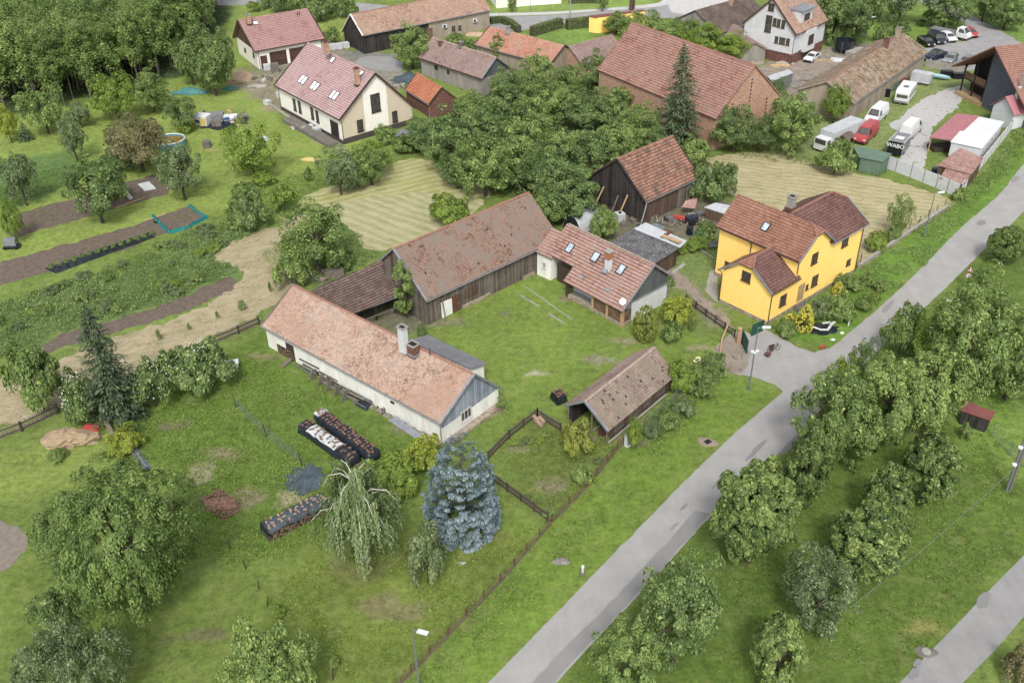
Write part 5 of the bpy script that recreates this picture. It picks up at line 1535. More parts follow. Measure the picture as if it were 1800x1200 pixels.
# ================================================================== VEHICLES
UP = Vector((0, 0, 1))
def vehicle(name, label, cat, c, head, W, prof, belt, mat, glass_edges, side_glass, wheels, wr=.32, group=None, trim=None):
 """prof: (x, z) outline from the rear bottom over the roof to the front bottom; sides lean in above the belt line"""
 o = thing(name, label, cat, (c.x, c.y, 0.016), head, group)
 H = max(z for x, z in prof)
 f = Vector((math.cos(head), math.sin(head), 0)); l = Vector((-f.y, f.x, 0))
 base = Vector((c.x, c.y, 0.016))
 def hw(z):
  k = W / 2
  if z > belt: k -= 0.16 * W * ((z - belt) / (H - belt)) ** 1.2 * .9
  if z < .4: k -= .05
  return k
 X = lambda x, y, z: base + f * x + l * y + UP * z
 mb = MB()
 n = len(prof)
 for sg in (1, -1):
  pts = [X(x, sg * hw(z), z) for x, z in prof]
  # body side in convex strips from the sill line
  for i in range(n - 1):
   (x0, z0), (x1, z1) = prof[i], prof[i + 1]
   zb = prof[0][1]
   q = [X(x0, sg * hw(zb), zb), X(x1, sg * hw(zb), zb), X(x1, sg * hw(z1), z1), X(x0, sg * hw(z0), z0)]
   if abs(x1 - x0) < .02:
    continue
   if z0 > belt + .05 or z1 > belt + .05:
    q1 = [X(x0, sg * hw(zb), zb), X(x1, sg * hw(zb), zb), X(x1, sg * hw(min(belt, z1)), min(belt, z1)), X(x0, sg * hw(min(belt, z0)), min(belt, z0))]
    q2 = [q1[3], q1[2], X(x1, sg * hw(z1), z1), X(x0, sg * hw(z0), z0)]
    for qq in (q1, q2):
     mb.poly(qq if sg < 0 else qq[::-1])
   else:
    mb.poly(q if sg < 0 else q[::-1])
 for i in range(n):
  (x0, z0), (x1, z1) = prof[i], prof[(i + 1) % n]
  mb.poly([X(x0, hw(z0), z0), X(x0, -hw(z0), z0), X(x1, -hw(z1), z1), X(x1, hw(z1), z1)][::-1])
 b = mb.build('body', M[mat], o)
 for k, (x0, z0, x1, z1) in enumerate(glass_edges):
  d = Vector((x1 - x0, 0, z1 - z0)).normalized()
  nn = Vector((-d.z, 0, d.x))
  if nn.z < 0: nn = -nn
  e = .04
  P = lambda x, z, s: X(x, s * (hw(z) - .10), z) + f * nn.x * .015 + UP * nn.z * .015
  xa, za, xb, zb = x0 + (x1 - x0) * e, z0 + (z1 - z0) * e, x1 - (x1 - x0) * e, z1 - (z1 - z0) * e
  MB().poly([P(xa, za, 1), P(xa, za, -1), P(xb, zb, -1), P(xb, zb, 1)]).build('windscreen' if x0 > 0 or x1 > 0 else 'rear_window', M['glass'], o)
 for poly in side_glass:
  for sg in (1, -1):
   MB().poly([X(x, sg * (hw(z) + .012), z) for x, z in poly]).build('side_window', M['glass'], o)
 for (x, sg) in [(x, s) for x in wheels for s in (1, -1)]:
  cc = X(x, sg * (W / 2 - .13), wr)
  mb = MB().lathe(cc + l * .12, [(.06, 0), (wr, .02), (wr, .20), (.06, .22)], 12, 'Y', head)
  w_ = mb.build('wheel', M['tyre'], o)
  MB().lathe(cc + l * (.135 if sg > 0 else -.11), [(.03, 0), (wr * .62, .005), (wr * .62, .02), (.03, .03)], 10, 'Y', head).build('rim', M['rim'], w_)
 xf = prof[-1][0]
 for sg in (1, -1):
  zf = .62 if H < 1.9 else .85
  MB().obox(X(xf - .06, sg * (W / 2 - .28), zf), f, l, UP, .16, .34, .16).build('headlight', M['white_paint'], o)
  MB().obox(X(prof[0][0] + .02, sg * (W / 2 - .18), zf + .15), f, l, UP, .08, .16, .3).build('tail_light', M['red_paint'], o)
 MB().obox(X(xf + .01, 0, .42), f, l, UP, .08, W - .2, .2).build('bumper', M[trim or 'frame_dark'], o)
 return o
VAN = [(-2.75,.35),(-2.8,.9),(-2.72,2.2),(-2.55,2.38),(.9,2.40),(1.25,2.28),(1.95,1.34),(2.62,1.06),(2.78,.75),(2.78,.35)]
VAN_G = [(1.95,1.34,1.25,2.28)]
VAN_S = [[(.55,1.35),(1.72,1.35),(1.22,2.05),(.55,2.08)]]
HATCH = [(-2.0,.3),(-2.05,.85),(-1.9,1.02),(-1.5,1.42),(-.3,1.47),(.35,1.40),(1.10,.96),(1.9,.80),(2.08,.6),(2.08,.3)]
HATCH_G = [(1.10,.96,.35,1.40),(-1.9,1.02,-1.5,1.42)]
HATCH_S = [[(-1.55,1.0),(.95,.98),(.35,1.32),(-.3,1.38),(-1.35,1.34)]]
MPV = [(-2.2,.3),(-2.25,1.0),(-2.1,1.75),(-.2,1.80),(.7,1.70),(1.4,1.08),(2.1,.88),(2.25,.6),(2.25,.3)]
MPV_G = [(1.4,1.08,.7,1.70),(-2.24,1.1,-2.11,1.68)]
MPV_S = [[(-2.0,1.1),(1.2,1.1),(.68,1.6),(-1.95,1.66)]]
PICK = [(-2.6,.45),(-2.62,1.0),(-.9,1.0),(-.85,1.05),(-.75,1.70),(.3,1.74),(.6,1.66),(1.25,1.10),(2.4,1.0),(2.55,.7),(2.55,.45)]
PICK_G = [(1.25,1.10,.6,1.66),(-.86,1.1,-.77,1.64)]
PICK_S = [[(-.7,1.12),(1.1,1.12),(.58,1.58),(-.66,1.62)]]
SALOON = [(-2.15,.3),(-2.2,.82),(-1.5,.92),(-1.0,1.34),(-.1,1.38),(.35,1.32),(.95,.92),(2.0,.82),(2.15,.6),(2.15,.3)]
SALOON_G = [(.95,.92,.35,1.32),(-1.5,.92,-1.0,1.34)]
SALOON_S = [[(-1.3,.94),(.85,.93),(.33,1.26),(-.95,1.28)]]
def head(a, b):
 d = G(*b) - G(*a)
 return math.atan2(d.y, d.x)
hv = head((1537,240), (1521,254))
fd = Vector((math.cos(hv), math.sin(hv), 0))
vehicle('van', 'red panel van with a low bonnet parked on the grass beside the vehicle yard', 'van', G(1509,255) - fd * 2.8, hv, 1.98, VAN, 1.3, 'red_paint', VAN_G, VAN_S, (-1.7, 1.75), .34, 'vans in the yard')
vehicle('van', 'white panel van facing the viewer directly behind the red van', 'van', G(1539,212), hv, 1.98, VAN, 1.3, 'white_paint', VAN_G, VAN_S, (-1.7, 1.75), .34, 'vans in the yard')
hw_ = head((1598,257), (1616,240))
vehicle('van', 'white panel van seen from behind with the black trailer hitched to it', 'van', G(1600,236), hw_, 1.98, VAN, 1.3, 'white_paint', VAN_G, VAN_S, (-1.7, 1.75), .34, 'vans in the yard')
def boxbody(name, label, cat, c, hd, L, W, z0, z1, mat, group=None, chamfer=.0):
 o = thing(name, label, cat, (c.x, c.y, 0.02), hd, group)
 f = Vector((math.cos(hd), math.sin(hd), 0)); l = Vector((-f.y, f.x, 0))
 X = lambda x, y, z: Vector((c.x, c.y, 0.02)) + f * x + l * y + UP * z
 mb = MB()
 ch = chamfer
 pr = [(-L/2, z0), (-L/2, z1 - ch * .4), (-L/2 + ch * .6, z1), (L/2 - ch, z1), (L/2, z1 - ch), (L/2 - ch * .2, z0)]
 for s in (1, -1):
  q = [X(x, s * W / 2, z) for x, z in pr]
  mb.poly(q if s > 0 else q[::-1])
 for i in range(len(pr)):
  (a, b), (d, e) = pr[i], pr[(i + 1) % len(pr)]
  if abs(a - d) + abs(b - e) > 1e-6:
   mb.poly([X(a, W/2, b), X(d, W/2, e), X(d, -W/2, e), X(a, -W/2, b)])
 mb.build('body', M[mat], o)
 return o, X, f, l
def axle(o, X, l, hd, x, W, r=.3):
 for s in (1, -1):
  c = X(x, s * (W / 2 - .1), r)
  w_ = MB().lathe(c + l * .1, [(.05,0),(r,.02),(r,.18),(.05,.2)], 12, 'Y', hd).build('wheel', M['tyre'], o)
  MB().lathe(c + l * (.115 if s > 0 else -.105), [(.03,0),(r*.6,.004),(r*.6,.015),(.03,.02)], 10, 'Y', hd).build('rim', M['rim'], w_)
# black-backed advertising trailer with lettering on its rear
bl, br = G(1558,274), G(1581,279)
hd = math.atan2((br - bl).y, (br - bl).x) + math.pi / 2
fdir = Vector((math.cos(hd), math.sin(hd), 0))
tc = (bl + br) / 2 + fdir * 2.1
o, X, f, l = boxbody('box_trailer', 'box trailer with a black rear panel lettered in white, behind the white van', 'trailer', tc, hd, 4.0, 2.15, .45, 2.35, 'grey_paint')
MB().obox(X(-2.01, 0, 1.4), f, l, UP, .04, 2.1, 1.84).build('rear_panel', M['black_paint'], o)
MB().obox(X(-.2, 0, 2.375), f, l, UP, 1.1, 1.2, .05).build('roof_hatch', M['white_paint'], o)
for s in (1, -1):
 MB().obox(X(0, s * 1.09, 2.33), f, l, UP, 4.0, .06, .12).build('roof_rail', M['white_paint'], o)
cu = bpy.data.curves.new('lettering', 'FONT')
cu.body = 'WABO'; cu.size = .82; cu.align_x = 'CENTER'; cu.align_y = 'CENTER'; cu.extrude = .01; cu.offset = .018
to = bpy.data.objects.new('lettering', cu); COL.objects.link(to)
bpy.context.view_layer.update()
me = bpy.data.meshes.new_from_object(to)
bpy.data.objects.remove(to)
to = bpy.data.objects.new('lettering', me); COL.objects.link(to)
me.materials.append(M['white_paint'])
to.parent = o
to.location = (-2.045, 0, 1.72)
to.rotation_euler = (R_(90), 0, R_(-90))
axle(o, X, l, hd, -.2, 2.15)
MB().bar(X(2.0, 0, .5), X(3.1, 0, .5), .1, .1).build('drawbar', M['steel'], o)
# caravan
bl, br = G(1570,184), G(1594,188)
hd = math.atan2((br - bl).y, (br - bl).x) - math.pi / 2
fdir = Vector((math.cos(hd), math.sin(hd), 0))
o, X, f, l = boxbody('caravan', 'white touring caravan with a wide grey front window on the grass by the derelict house', 'caravan', (bl + br) / 2 - fdir * 2.9, hd, 5.6, 2.2, .4, 2.5, 'white_paint', None, .45)
MB().obox(X(2.76, 0, 1.55), f, l, UP, .05, 1.75, .62).build('window', M['glass'], o)
for s in (1, -1):
 for x in (-1.6, .2, 1.7):
  MB().obox(X(x, s * 1.105, 1.6), f, l, UP, 1.0, .03, .55).build('window', M['glass'], o)
MB().obox(X(.6, 0, 2.53), f, l, UP, .9, .8, .08).build('roof_hatch', M['glass'], o)
MB().obox(X(2.76, 0, .62), f, l, UP, .06, 2.1, .22).build('bumper', M['grey_paint'], o)
axle(o, X, l, hd, -.1, 2.2)
MB().bar(X(2.7, 0, .45), X(3.8, 0, .45), .1, .1).build('drawbar', M['steel'], o)
# long white box truck
r0, r1, r2 = G(1447,227,2.9), G(1463,235,2.9), G(1516,211,2.9)
hd = math.atan2((r1 - r2).y, (r1 - r2).x)
Lb = (r1 - r2).length; mid = (r0 + r2) / 2
o, X, f, l = boxbody('box_truck', 'long white box truck with its cab towards the bushes beside the red van', 'truck', Vector((mid.x, mid.y, 0)), hd, Lb, 2.4, .7, 2.9, 'tin_white')
MB().obox(X(Lb / 2 + .75, 0, 1.25), f, l, UP, 1.5, 2.1, 1.7).build('cab', M['white_paint'], o)
MB().obox(X(Lb / 2 + 1.48, 0, 1.65), f, l, UP, .08, 1.8, .75).build('windscreen', M['glass'], o)
for s in (1, -1):
 MB().obox(X(Lb / 2 + .9, s * 1.05, 1.65), f, l, UP, .8, .05, .6).build('side_window', M['glass'], o)
axle(o, X, l, hd, -Lb * .3, 2.4, .4); axle(o, X, l, hd, Lb / 2 + .6, 2.3, .4)
# little hut
hh_ = ridge_house('garden_hut', 'little brown hut with a grey felt roof squeezed between box truck and red van', 'hut', G(1481,238,2.3), G(1493,227,2.3), 1.0, .7, roof='t_darkroof', wall='p_brown')
# white box trailer, boat
hd = head((1602,146), (1634,152))
o, X, f, l = boxbody('box_trailer', 'small white box trailer beside the pale blue boat', 'trailer', G(1618,147), hd, 3.3, 1.7, .35, 2.0, 'tin_white', None, .15)
axle(o, X, l, hd, .1, 1.7)
MB().bar(X(1.6, 0, .4), X(2.6, 0, .35), .09, .09).build('drawbar', M['steel'], o)
mb = MB()
bc = G(1649,139); bd = fdir = (G(1664,141) - G(1634,136)).normalized(); bn = Vector((-bd.y, bd.x, 0))
rows = []
for i in range(9):
 t_ = i / 8; wv = .78 * (1 - max(0, (t_ - .45) / .55) ** 1.8); x = -1.7 + 3.6 * t_
 rows.append([bc + bd * x + bn * wv * s + UP * z for s, z in ((-1, .62 + .1 * t_), (-.75, .25 + .1 * t_), (0, .12 + .25 * t_ ** 3), (.75, .25 + .1 * t_), (1, .62 + .1 * t_), (.85, .60 + .1 * t_), (0, .45 + .1 * t_), (-.85, .60 + .1 * t_))])
for a, b in zip(rows, rows[1:]):
 for k in range(8):
  mb.poly([a[k], a[(k + 1) % 8], b[(k + 1) % 8], b[k]])
mb.poly(rows[0])
tag(mb.build('boat', M['boat_blue']), 'pale blue rowing boat lying on the grass beside the white box trailer', 'boat')
# parked cars
ha = head((1665,103), (1653,112))
vehicle('parked_car', 'dark pickup with an open bed parked behind the concrete wall', 'pickup', G(1643,104), head((1660,96),(1628,108)), 1.85, PICK, 1.1, 'navy_paint', PICK_G, PICK_S, (-1.6, 1.55), .38, 'cars in the parking lot')
vehicle('parked_car', 'grey-blue hatchback between the dark pickup and another hatchback', 'car', G(1670,109), head((1681,99),(1659,119)), 1.75, HATCH, .97, 'silver_paint', HATCH_G, HATCH_S, (-1.25, 1.3), .31, 'cars in the parking lot')
vehicle('parked_car', 'slate hatchback at the end of the front row nearest the inn', 'car', G(1697,113), head((1708,103),(1686,122)), 1.75, HATCH, .97, 'grey_paint', HATCH_G, HATCH_S, (-1.25, 1.3), .31, 'cars in the parking lot')
vehicle('parked_car', 'dark hatchback half hidden by the ridge of the derelict house', 'car', G(1627,79), head((1616,72),(1638,85)), 1.75, HATCH, .97, 'black_paint', HATCH_G, HATCH_S, (-1.25, 1.3), .31, 'cars in the parking lot')
vehicle('parked_car', 'tall dark people carrier between the dark hatchback and the silver estate', 'car', G(1645,74), head((1634,66),(1657,81)), 1.85, MPV, 1.08, 'navy_paint', MPV_G, MPV_S, (-1.35, 1.35), .33, 'cars in the parking lot')
vehicle('parked_car', 'silver white estate car beside the tow truck', 'car', G(1665,71), head((1652,64),(1675,77)), 1.75, [(x, z if x > -1 else min(z * 1.0, z)) for x, z in HATCH], .97, 'white_paint', HATCH_G, HATCH_S, (-1.25, 1.3), .31, 'cars in the parking lot')
vehicle('parked_car', 'red car half hidden behind the white tow truck', 'car', G(1703,63), head((1690,55),(1712,66)), 1.75, HATCH, .97, 'red_paint', HATCH_G, HATCH_S, (-1.25, 1.3), .31, 'cars in the parking lot')
vehicle('parked_car', 'dusty white old saloon parked in front of the white villa', 'car', G(1427,106), head((1438,98),(1416,112)), 1.7, SALOON, .92, 'white_paint', SALOON_G, SALOON_S, (-1.3, 1.3), .3)
hd = head((1645,59), (1690,69))
c = G(1690,69); fdir = Vector((math.cos(hd), math.sin(hd), 0))
TR = [(-.9,.5),(-.9,2.2),(-.6,2.3),(.3,2.25),(1.0,1.35),(1.35,1.1),(1.45,.7),(1.45,.4)]
o = vehicle('tow_truck', 'white flatbed tow truck with a long grey bed beside the parked cars', 'truck', c, hd, 2.0, TR, 1.3, 'white_paint', [(1.0,1.35,.3,2.25)], [[(-.5,1.4),(.85,1.4),(.28,2.05),(-.5,2.08)]], (-4.0, .6), .36)
MB().obox(c - fdir * 3.6 + UP * 1.05, fdir, Vector((-fdir.y, fdir.x, 0)), UP, 5.4, 2.2, .14).build('flatbed', M['grey_paint'], o)
MB().obox(c - fdir * 3.4 + UP * .75, fdir, Vector((-fdir.y, fdir.x, 0)), UP, 5.6, .9, .4).build('chassis', M['frame_dark'], o)
# ================================================================== FENCES, WALLS, GATES
def path_pts(px, step):
 P = [G(*p) for p in px]
 out = []
 for a, b in zip(P, P[1:]):
  n = max(1, round((b - a).length / step))
  out += [a.lerp(b, k / n) for k in range(n)]
 return out + [P[-1]]
def picket_fence(label, px, h=1.1, mat='picket', pitch=.17, post=2.4, seed=0, name='picket_fence', pw=.11):
 P = [G(*p) for p in px]
 o = thing(name, label, 'fence', P[0])
 rnd = random.Random(seed)
 mb, mr = MB(), MB()
 for a, b in zip(P, P[1:]):
  d = (b - a).normalized(); nn = Vector((-d.y, d.x, 0)); L = (b - a).length
  for k in range(int(L / pitch)):
   p = a + d * (k + .5) * pitch
   hh = h * rnd.uniform(.92, 1.04); tl = rnd.uniform(-.03, .03)
   mb.obox(p + UP * (hh / 2 + .04) + d * tl, (d + UP * tl).normalized(), nn, UP, pw, .025, hh)
  for z in (.3, h * .8):
   mr.bar(a + UP * z - nn * .045, b + UP * z - nn * .045, .05, .08)
 mb.build('picket_panel', M[mat], o)
 r = mr.build('rail', M['wood_dark'], o)
 for p in path_pts(px, post):
  MB().obox(p + UP * (h * .5) + Vector((.02, -.09, 0)), (1,0,0), (0,1,0), UP, .13, .13, h + .08).build('post', M['wood_dark'], o)
 return o
picket_fence('weathered picket fence from the left edge to the white-flowered bushes', [(-30,783),(40,757),(104,726)], 1.15, 'picket', .19, 2.6, 1)
picket_fence('weathered picket fence running from the flowering bushes up to the farmhouse corner', [(330,625),(372,606),(420,586),(456,570)], 1.05, 'picket', .17, 2.4, 2)
picket_fence('grey picket fence from the blue spruce up past the log pile', [(858,808),(895,770),(944,732)], 1.05, 'wood_grey', .17, 2.4, 3, pw=.08)
picket_fence('short grey picket fence between log pile and woodshed', [(944,732),(985,758)], 1.05, 'wood_grey', .17, 2.4, 4, pw=.08)
picket_fence('grey picket fence separating the flower plot from the spruce lawn', [(868,846),(915,880),(962,915)], 1.0, 'wood_grey', .16, 2.2, 5, pw=.08)
def wire_fence(label, px, h=1.1, post=3.0, mat='wood_dark', lean=0.0, base=None, mesh=True, wmat='steel', name='wire_fence', seed=0):
 o = thing(name, label, 'fence', G(*px[0]))
 rnd = random.Random(seed)
 P = path_pts(px, post)
 tops = []
 for p in P:
  t = p + UP * h * rnd.uniform(.9, 1.05) + Vector((rnd.uniform(-1, 1), rnd.uniform(-1, 1), 0)) * lean
  tops.append(t)
  MB().tube([p, t], .05, 5).build('post', M[mat], o)
 if mesh:
  mb = MB()
  for a, b, ta, tb in zip(P, P[1:], tops, tops[1:]):
   for k in range(6):
    f = .1 + .17 * k
    mb.tube([a.lerp(ta, f), b.lerp(tb, f)], .008, 3, False)
   n = int((b - a).length / .2)
   for k in range(n):
    mb.tube([a.lerp(b, k / n) + UP * .1, ta.lerp(tb, k / n) - UP * .05], .006, 3, False)
  mb.build('wire_netting', M[wmat], o)
 if base:
  mb = MB()
  for a, b in zip([G(*p) for p in px], [G(*p) for p in px[1:]]):
   mb.bar(a + UP * .07, b + UP * .07, .14, .16)
  mb.build('kerb', M[base], o)
 return o
wire_fence('low rusty wire fence on a mossy kerb along the grass verge beside the road', [(690,1215),(755,1150),(880,1022),(970,918),(1030,858),(1085,790),(1106,770)], 1.0, 2.2, 'rust', .02, 'soil', True, 'rust', seed=1)
wire_fence('wire fence hidden in the green hedge between woodshed and driveway', [(1106,770),(1160,730),(1215,680),(1262,640)], 1.3, 2.4, 'wood_grey', .02, None, seed=2)
wire_fence('row of leaning old posts crossing the lower lawn', [(405,965),(432,1000),(455,1035),(470,1065),(500,1105),(545,1150),(585,1195)], 1.2, 2.6, 'wood_dark', .22, None, False, seed=3)
picket_fence('thin grey slat fence between annexe garden and lane', [(1205,530),(1240,556),(1290,592)], 1.0, 'wood_grey', .15, 1.8, 6, pw=.06)
wire_fence('green wire netting fence on the grass right of the little shelter', [(1742,768),(1775,800),(1815,838)], 1.3, 2.4, 'net_grey', .02, None, True, 'net_grey', seed=5)
wire_fence('wire fence at the bottom right corner beside the side road', [(1762,1205),(1800,1140),(1830,1095)], 1.1, 1.8, 'concrete_d', .02, None, True, 'net_grey', seed=6)
wire_fence('short wire fence with thin stakes along the mown field edge', [(1512,462),(1560,432),(1615,395),(1660,365)], 1.3, 2.6, 'wood_dark', .04, None, False, seed=7)
wire_fence('wooden pole fence between garage house and long barn', [(560,76),(600,84),(625,78)], 1.0, 2.2, 'wood_dark', .02, None, True, 'wood_dark', seed=8)
wire_fence('thin clothes line posts standing in the weedy lawn', [(415,716),(468,768),(530,818)], 1.5, 6.0, 'wood_dark', .05, None, True, 'steel', name='line_posts', seed=9)
# white concrete panel walls
def panel_wall(label, px, h, pl, mat='w_pale', name='concrete_wall', pm='concrete'):
 o = thing(name, label, 'wall', G(*px[0]))
 P = path_pts(px, pl)
 for a, b in zip(P, P[1:]):
  d = (b - a).normalized(); nn = Vector((-d.y, d.x, 0))
  mb = MB()
  for k in range(4):
   z = h / 4
   mb.obox((a + b) / 2 + UP * (z * (k + .5)), d, nn, UP, (b - a).length - .1, .07 + .006 * (k % 2), z - .012)
  mb.build('panel', M[mat], o)
 for p in P:
  MB().obox(p + UP * (h / 2 + .06), (1,0,0), (0,1,0), UP, .17, .17, h + .1).build('post', M[pm], o)
 return o
panel_wall('whitish concrete panel wall closing the vehicle yard towards the mown field', [(1548,292),(1600,312),(1645,330),(1684,347)], 1.9, 2.4)
panel_wall('whitish concrete panel wall along the road side of the mobile home', [(1684,347),(1720,300),(1760,250),(1800,200),(1830,160)], 1.8, 2.2)
panel_wall('grey concrete wall in front of the parked hatchbacks', [(1626,118),(1660,124),(1695,130)], 1.4, 3.0, 'concrete')
o = thing('garden_wall', 'low grey stone wall along the mown field beside the road verge', 'wall', G(1510,472))
mb = MB()
for a, b in zip(path_pts([(1508,473),(1560,437),(1610,402),(1664,368)], 2.0), path_pts([(1508,473),(1560,437),(1610,402),(1664,368)], 2.0)[1:]):
 mb.bar(a + UP * .28, b + UP * .28, .3, .56)
mb.build('wall', M['stone'], o)
mb = MB(); mb.bar(G(1508,473) + UP * .6, G(1664,368) + UP * .6, .38, .1); mb.build('coping', M['concrete'], o)
# gates
def gate(label, a, b, h=1.6):
 A, B = G(*a), G(*b)
 d = (B - A).normalized(); nn = Vector((-d.y, d.x, 0)); L = (B - A).length
 o = thing('gate_leaf', label, 'gate', A, math.atan2(d.y, d.x), 'leaves of the green driveway gate')
 MB().obox((A + B) / 2 + UP * (h / 2 + .08), d, nn, UP, L, .05, h).build('panel', M['green_paint'], o)
 mb = MB()
 for s in (0, 1):
  mb.obox(A.lerp(B, s) + UP * (h / 2 + .08), d, nn, UP, .08, .09, h + .04)
 for z in (.1, h * .5, h + .08):
  mb.obox((A + B) / 2 + UP * z, d, nn, UP, L - .1, .085, .07)
 mb.build('frame', M['green_paint'], o)
 return o
gate('green sheet metal gate leaf with a dark back, swung open over the driveway', (1303,603), (1312,622))
gate('green sheet metal gate leaf standing open against the yellow house', (1321,591), (1340,582), 1.35)
tag(MB().obox(G(1297,604) + UP * 1.0, (1,0,0), (0,1,0), UP, .4, .4, 2.0).build('gate_post', M['brick']), 'brick gate post behind the open green gate leaf', 'post')
tag(MB().tube([G(1266,620), G(1268,604) + UP * .6, G(1276,590) + UP * 1.2, G(1278,580) + UP * 1.0], .09, 7).build('bent_pole', M['wood_pale']), 'bent pale pole standing by the track near the gate', 'pole')
# ================================================================== LAMPS, POLES, SIGNS
def street_lamp(label, px, top, arm, group='street lamps along the roads', flood=False):
 b = G(*px)
 hgt = height_at(b, top)
 o = thing('street_lamp', label, 'street lamp', b, 0, group)
 MB().tube([b, b + UP * hgt * .35, b + UP * hgt], [.09, .07, .045], 8).build('pole', M['steel'], o)
 MB().tube([b, b + UP * .5], .12, 8).build('base', M['steel'], o)
 d = Vector((arm[0], arm[1], 0)).normalized()
 if not flood:
  a = MB().tube([b + UP * (hgt - .02), b + UP * (hgt + .12) + d * .4], .035, 6).build('arm', M['steel'], o)
  hd_ = b + UP * (hgt + .13) + d * .75
  mb = MB().obox(hd_, (d + UP * .12).normalized(), Vector((-d.y, d.x, 0)), UP, .8, .3, .12).obox(hd_ + UP * .07 - d * .05, d, Vector((-d.y, d.x, 0)), UP, .5, .2, .06)
  mb.build('lamp_head', M['white_paint'], o)
 return o
street_lamp('street lamp at the lower edge of the photo beside the wire fence', (737,1212), (722,1107), (1, -.45))
street_lamp('street lamp with a long white head arching over the driveway', (1316,686), (1325,575), (1, -.2))
street_lamp('street lamp standing in the verge beside the stone garden wall', (1624,418), (1640,340), (1, .1))
street_lamp('tall street lamp on the green in front of the villa trees', (1518,88), (1527,32), (1, .3))
street_lamp('thin lamp on the village green beside the pavement', (932,22), (932,-12), (1, .1))
for lab, px, tp, m in (('concrete electricity pole beside the village road', (1002,38), (1002,-30), 'concrete'), ('grey electricity pole in front of the long barn', (703,62), (700,32), 'concrete')):
 b = G(*px); tag(MB().tube([b, b + UP * max(5.5, height_at(b, tp))], [.17, .11], 8).build('utility_pole', M[m]), lab, 'pole')
o = thing('utility_pole', 'doubled grey utility pole with two white insulator bowls at the right edge', 'pole', G(1772,862))
b = G(1772,862); hp = height_at(b, (1802,778))
for k, off in enumerate((-.14, .14)):
 MB().tube([b + Vector((off, 0, 0)), b + Vector((off * .8 + .0, .1, hp + 1.5))], .12, 8).build('pole', M['concrete_d' if k else 'steel'], o)
for z in (hp * .55, hp * .9):
 MB().lathe(b + Vector((-.35, -.1, z)), [(.02,0),(.2,.05),(.22,.2),(.1,.26)], 10).build('insulator', M['white_paint'], o)
c0 = b + UP * (hp * .55)
mb = MB()
e1 = G(1490,1080) + UP * .8
mb.tube([c0.lerp(e1, t) - UP * (2.0 * t * (1 - t) * 1.2) for t in np.linspace(0, 1, 12)], .02, 4)
mb.tube([c0, c0 + Vector((6, 7, 2))], .02, 4)
mb.build('cable', M['steel'], o)
# traffic lamp cluster on the driveway lamp
lamp = [ob for ob in bpy.data.objects if ob.get('label') == 'street lamp with a long white head arching over the driveway'][0]
b = G(1316,686); z = height_at(b, (1322,618))
for k, (dx, dz) in enumerate(((-.22, .12), (.22, .2), (0, -.02))):
 MB().lathe(b + Vector((dx, -.1, z + dz)), [(.02,-.1),(.17,-.06),(.2,.04),(.06,.1)], 10).build('floodlight', M['white_paint'], lamp)
MB().tube([b + Vector((-.25, -.05, z)), b + Vector((.25, -.05, z))], .03, 5).build('crossbar', M['steel'], lamp)
# road signs: a warning triangle over a speed roundel
b = G(1697,506); zc_ = height_at(b, (1699,479))
o = thing('traffic_sign', 'red bordered warning triangle above a round speed limit sign beside the road', 'traffic sign', b)
MB().tube([b, b + UP * (zc_ + 1.0)], .035, 6).build('post', M['steel'], o)
view = Vector((-.55, -.83, 0)).normalized(); sx = Vector((-view.y, view.x, 0))
if sx.x < 0: sx = -sx
def disc(c, r, n, mat, off, part, parent, rot=0.0):
 mb = MB()
 mb.poly([c + view * off + (sx * math.sin(2 * math.pi * k / n + rot) + UP * math.cos(2 * math.pi * k / n + rot)) * r for k in range(n)])
 mb.poly([c + view * (off - .015) + (sx * math.sin(2 * math.pi * k / n + rot) + UP * math.cos(2 * math.pi * k / n + rot)) * r for k in range(n)][::-1])
 return mb.build(part, M[mat], parent)
ct_, cr_ = b + UP * (zc_ + .45), b + UP * (zc_ - .32)
pl = disc(ct_, .50, 3, 'red_paint', .06, 'warning_sign', o); disc(ct_, .34, 3, 'white_paint', .064, 'sign_face', pl)
mb = MB()
for dx in (-.11, .11):
 mb.obox(ct_ + view * .07 + sx * dx - UP * .05, sx, view, UP, .07, .006, .2)
 mb.lathe(ct_ + view * .07 + sx * dx + UP * .09, [(.045,-.03),(.045,.03)], 8)
mb.build('pictogram', M['black_paint'], pl)
pl = disc(cr_, .37, 20, 'red_paint', .06, 'speed_sign', o); disc(cr_, .28, 20, 'white_paint', .064, 'sign_face', pl)
cu = bpy.data.curves.new('numerals', 'FONT'); cu.body = '20'; cu.size = .36; cu.align_x = 'CENTER'; cu.align_y = 'CENTER'; cu.extrude = .002
to = bpy.data.objects.new('numerals', cu); COL.objects.link(to); bpy.context.view_layer.update()
me = bpy.data.meshes.new_from_object(to); bpy.data.objects.remove(to)
to = bpy.data.objects.new('numerals', me); COL.objects.link(to); me.materials.append(M['black_paint'])
to.parent = pl
to.matrix_local = XF[pl.name] @ (Matrix.Translation(cr_ + view * .07) @ Matrix((sx, UP, view)).transposed().to_4x4())
def gfeet(px): return G(*px)
# ================================================================== YARD OBJECTS
def obj1(name, label, cat, mat, fn, group=None, smooth=False):
 mb = MB(); fn(mb)
 o = mb.build(name, M[mat], None, smooth)
 return tag(o, label, cat, group)
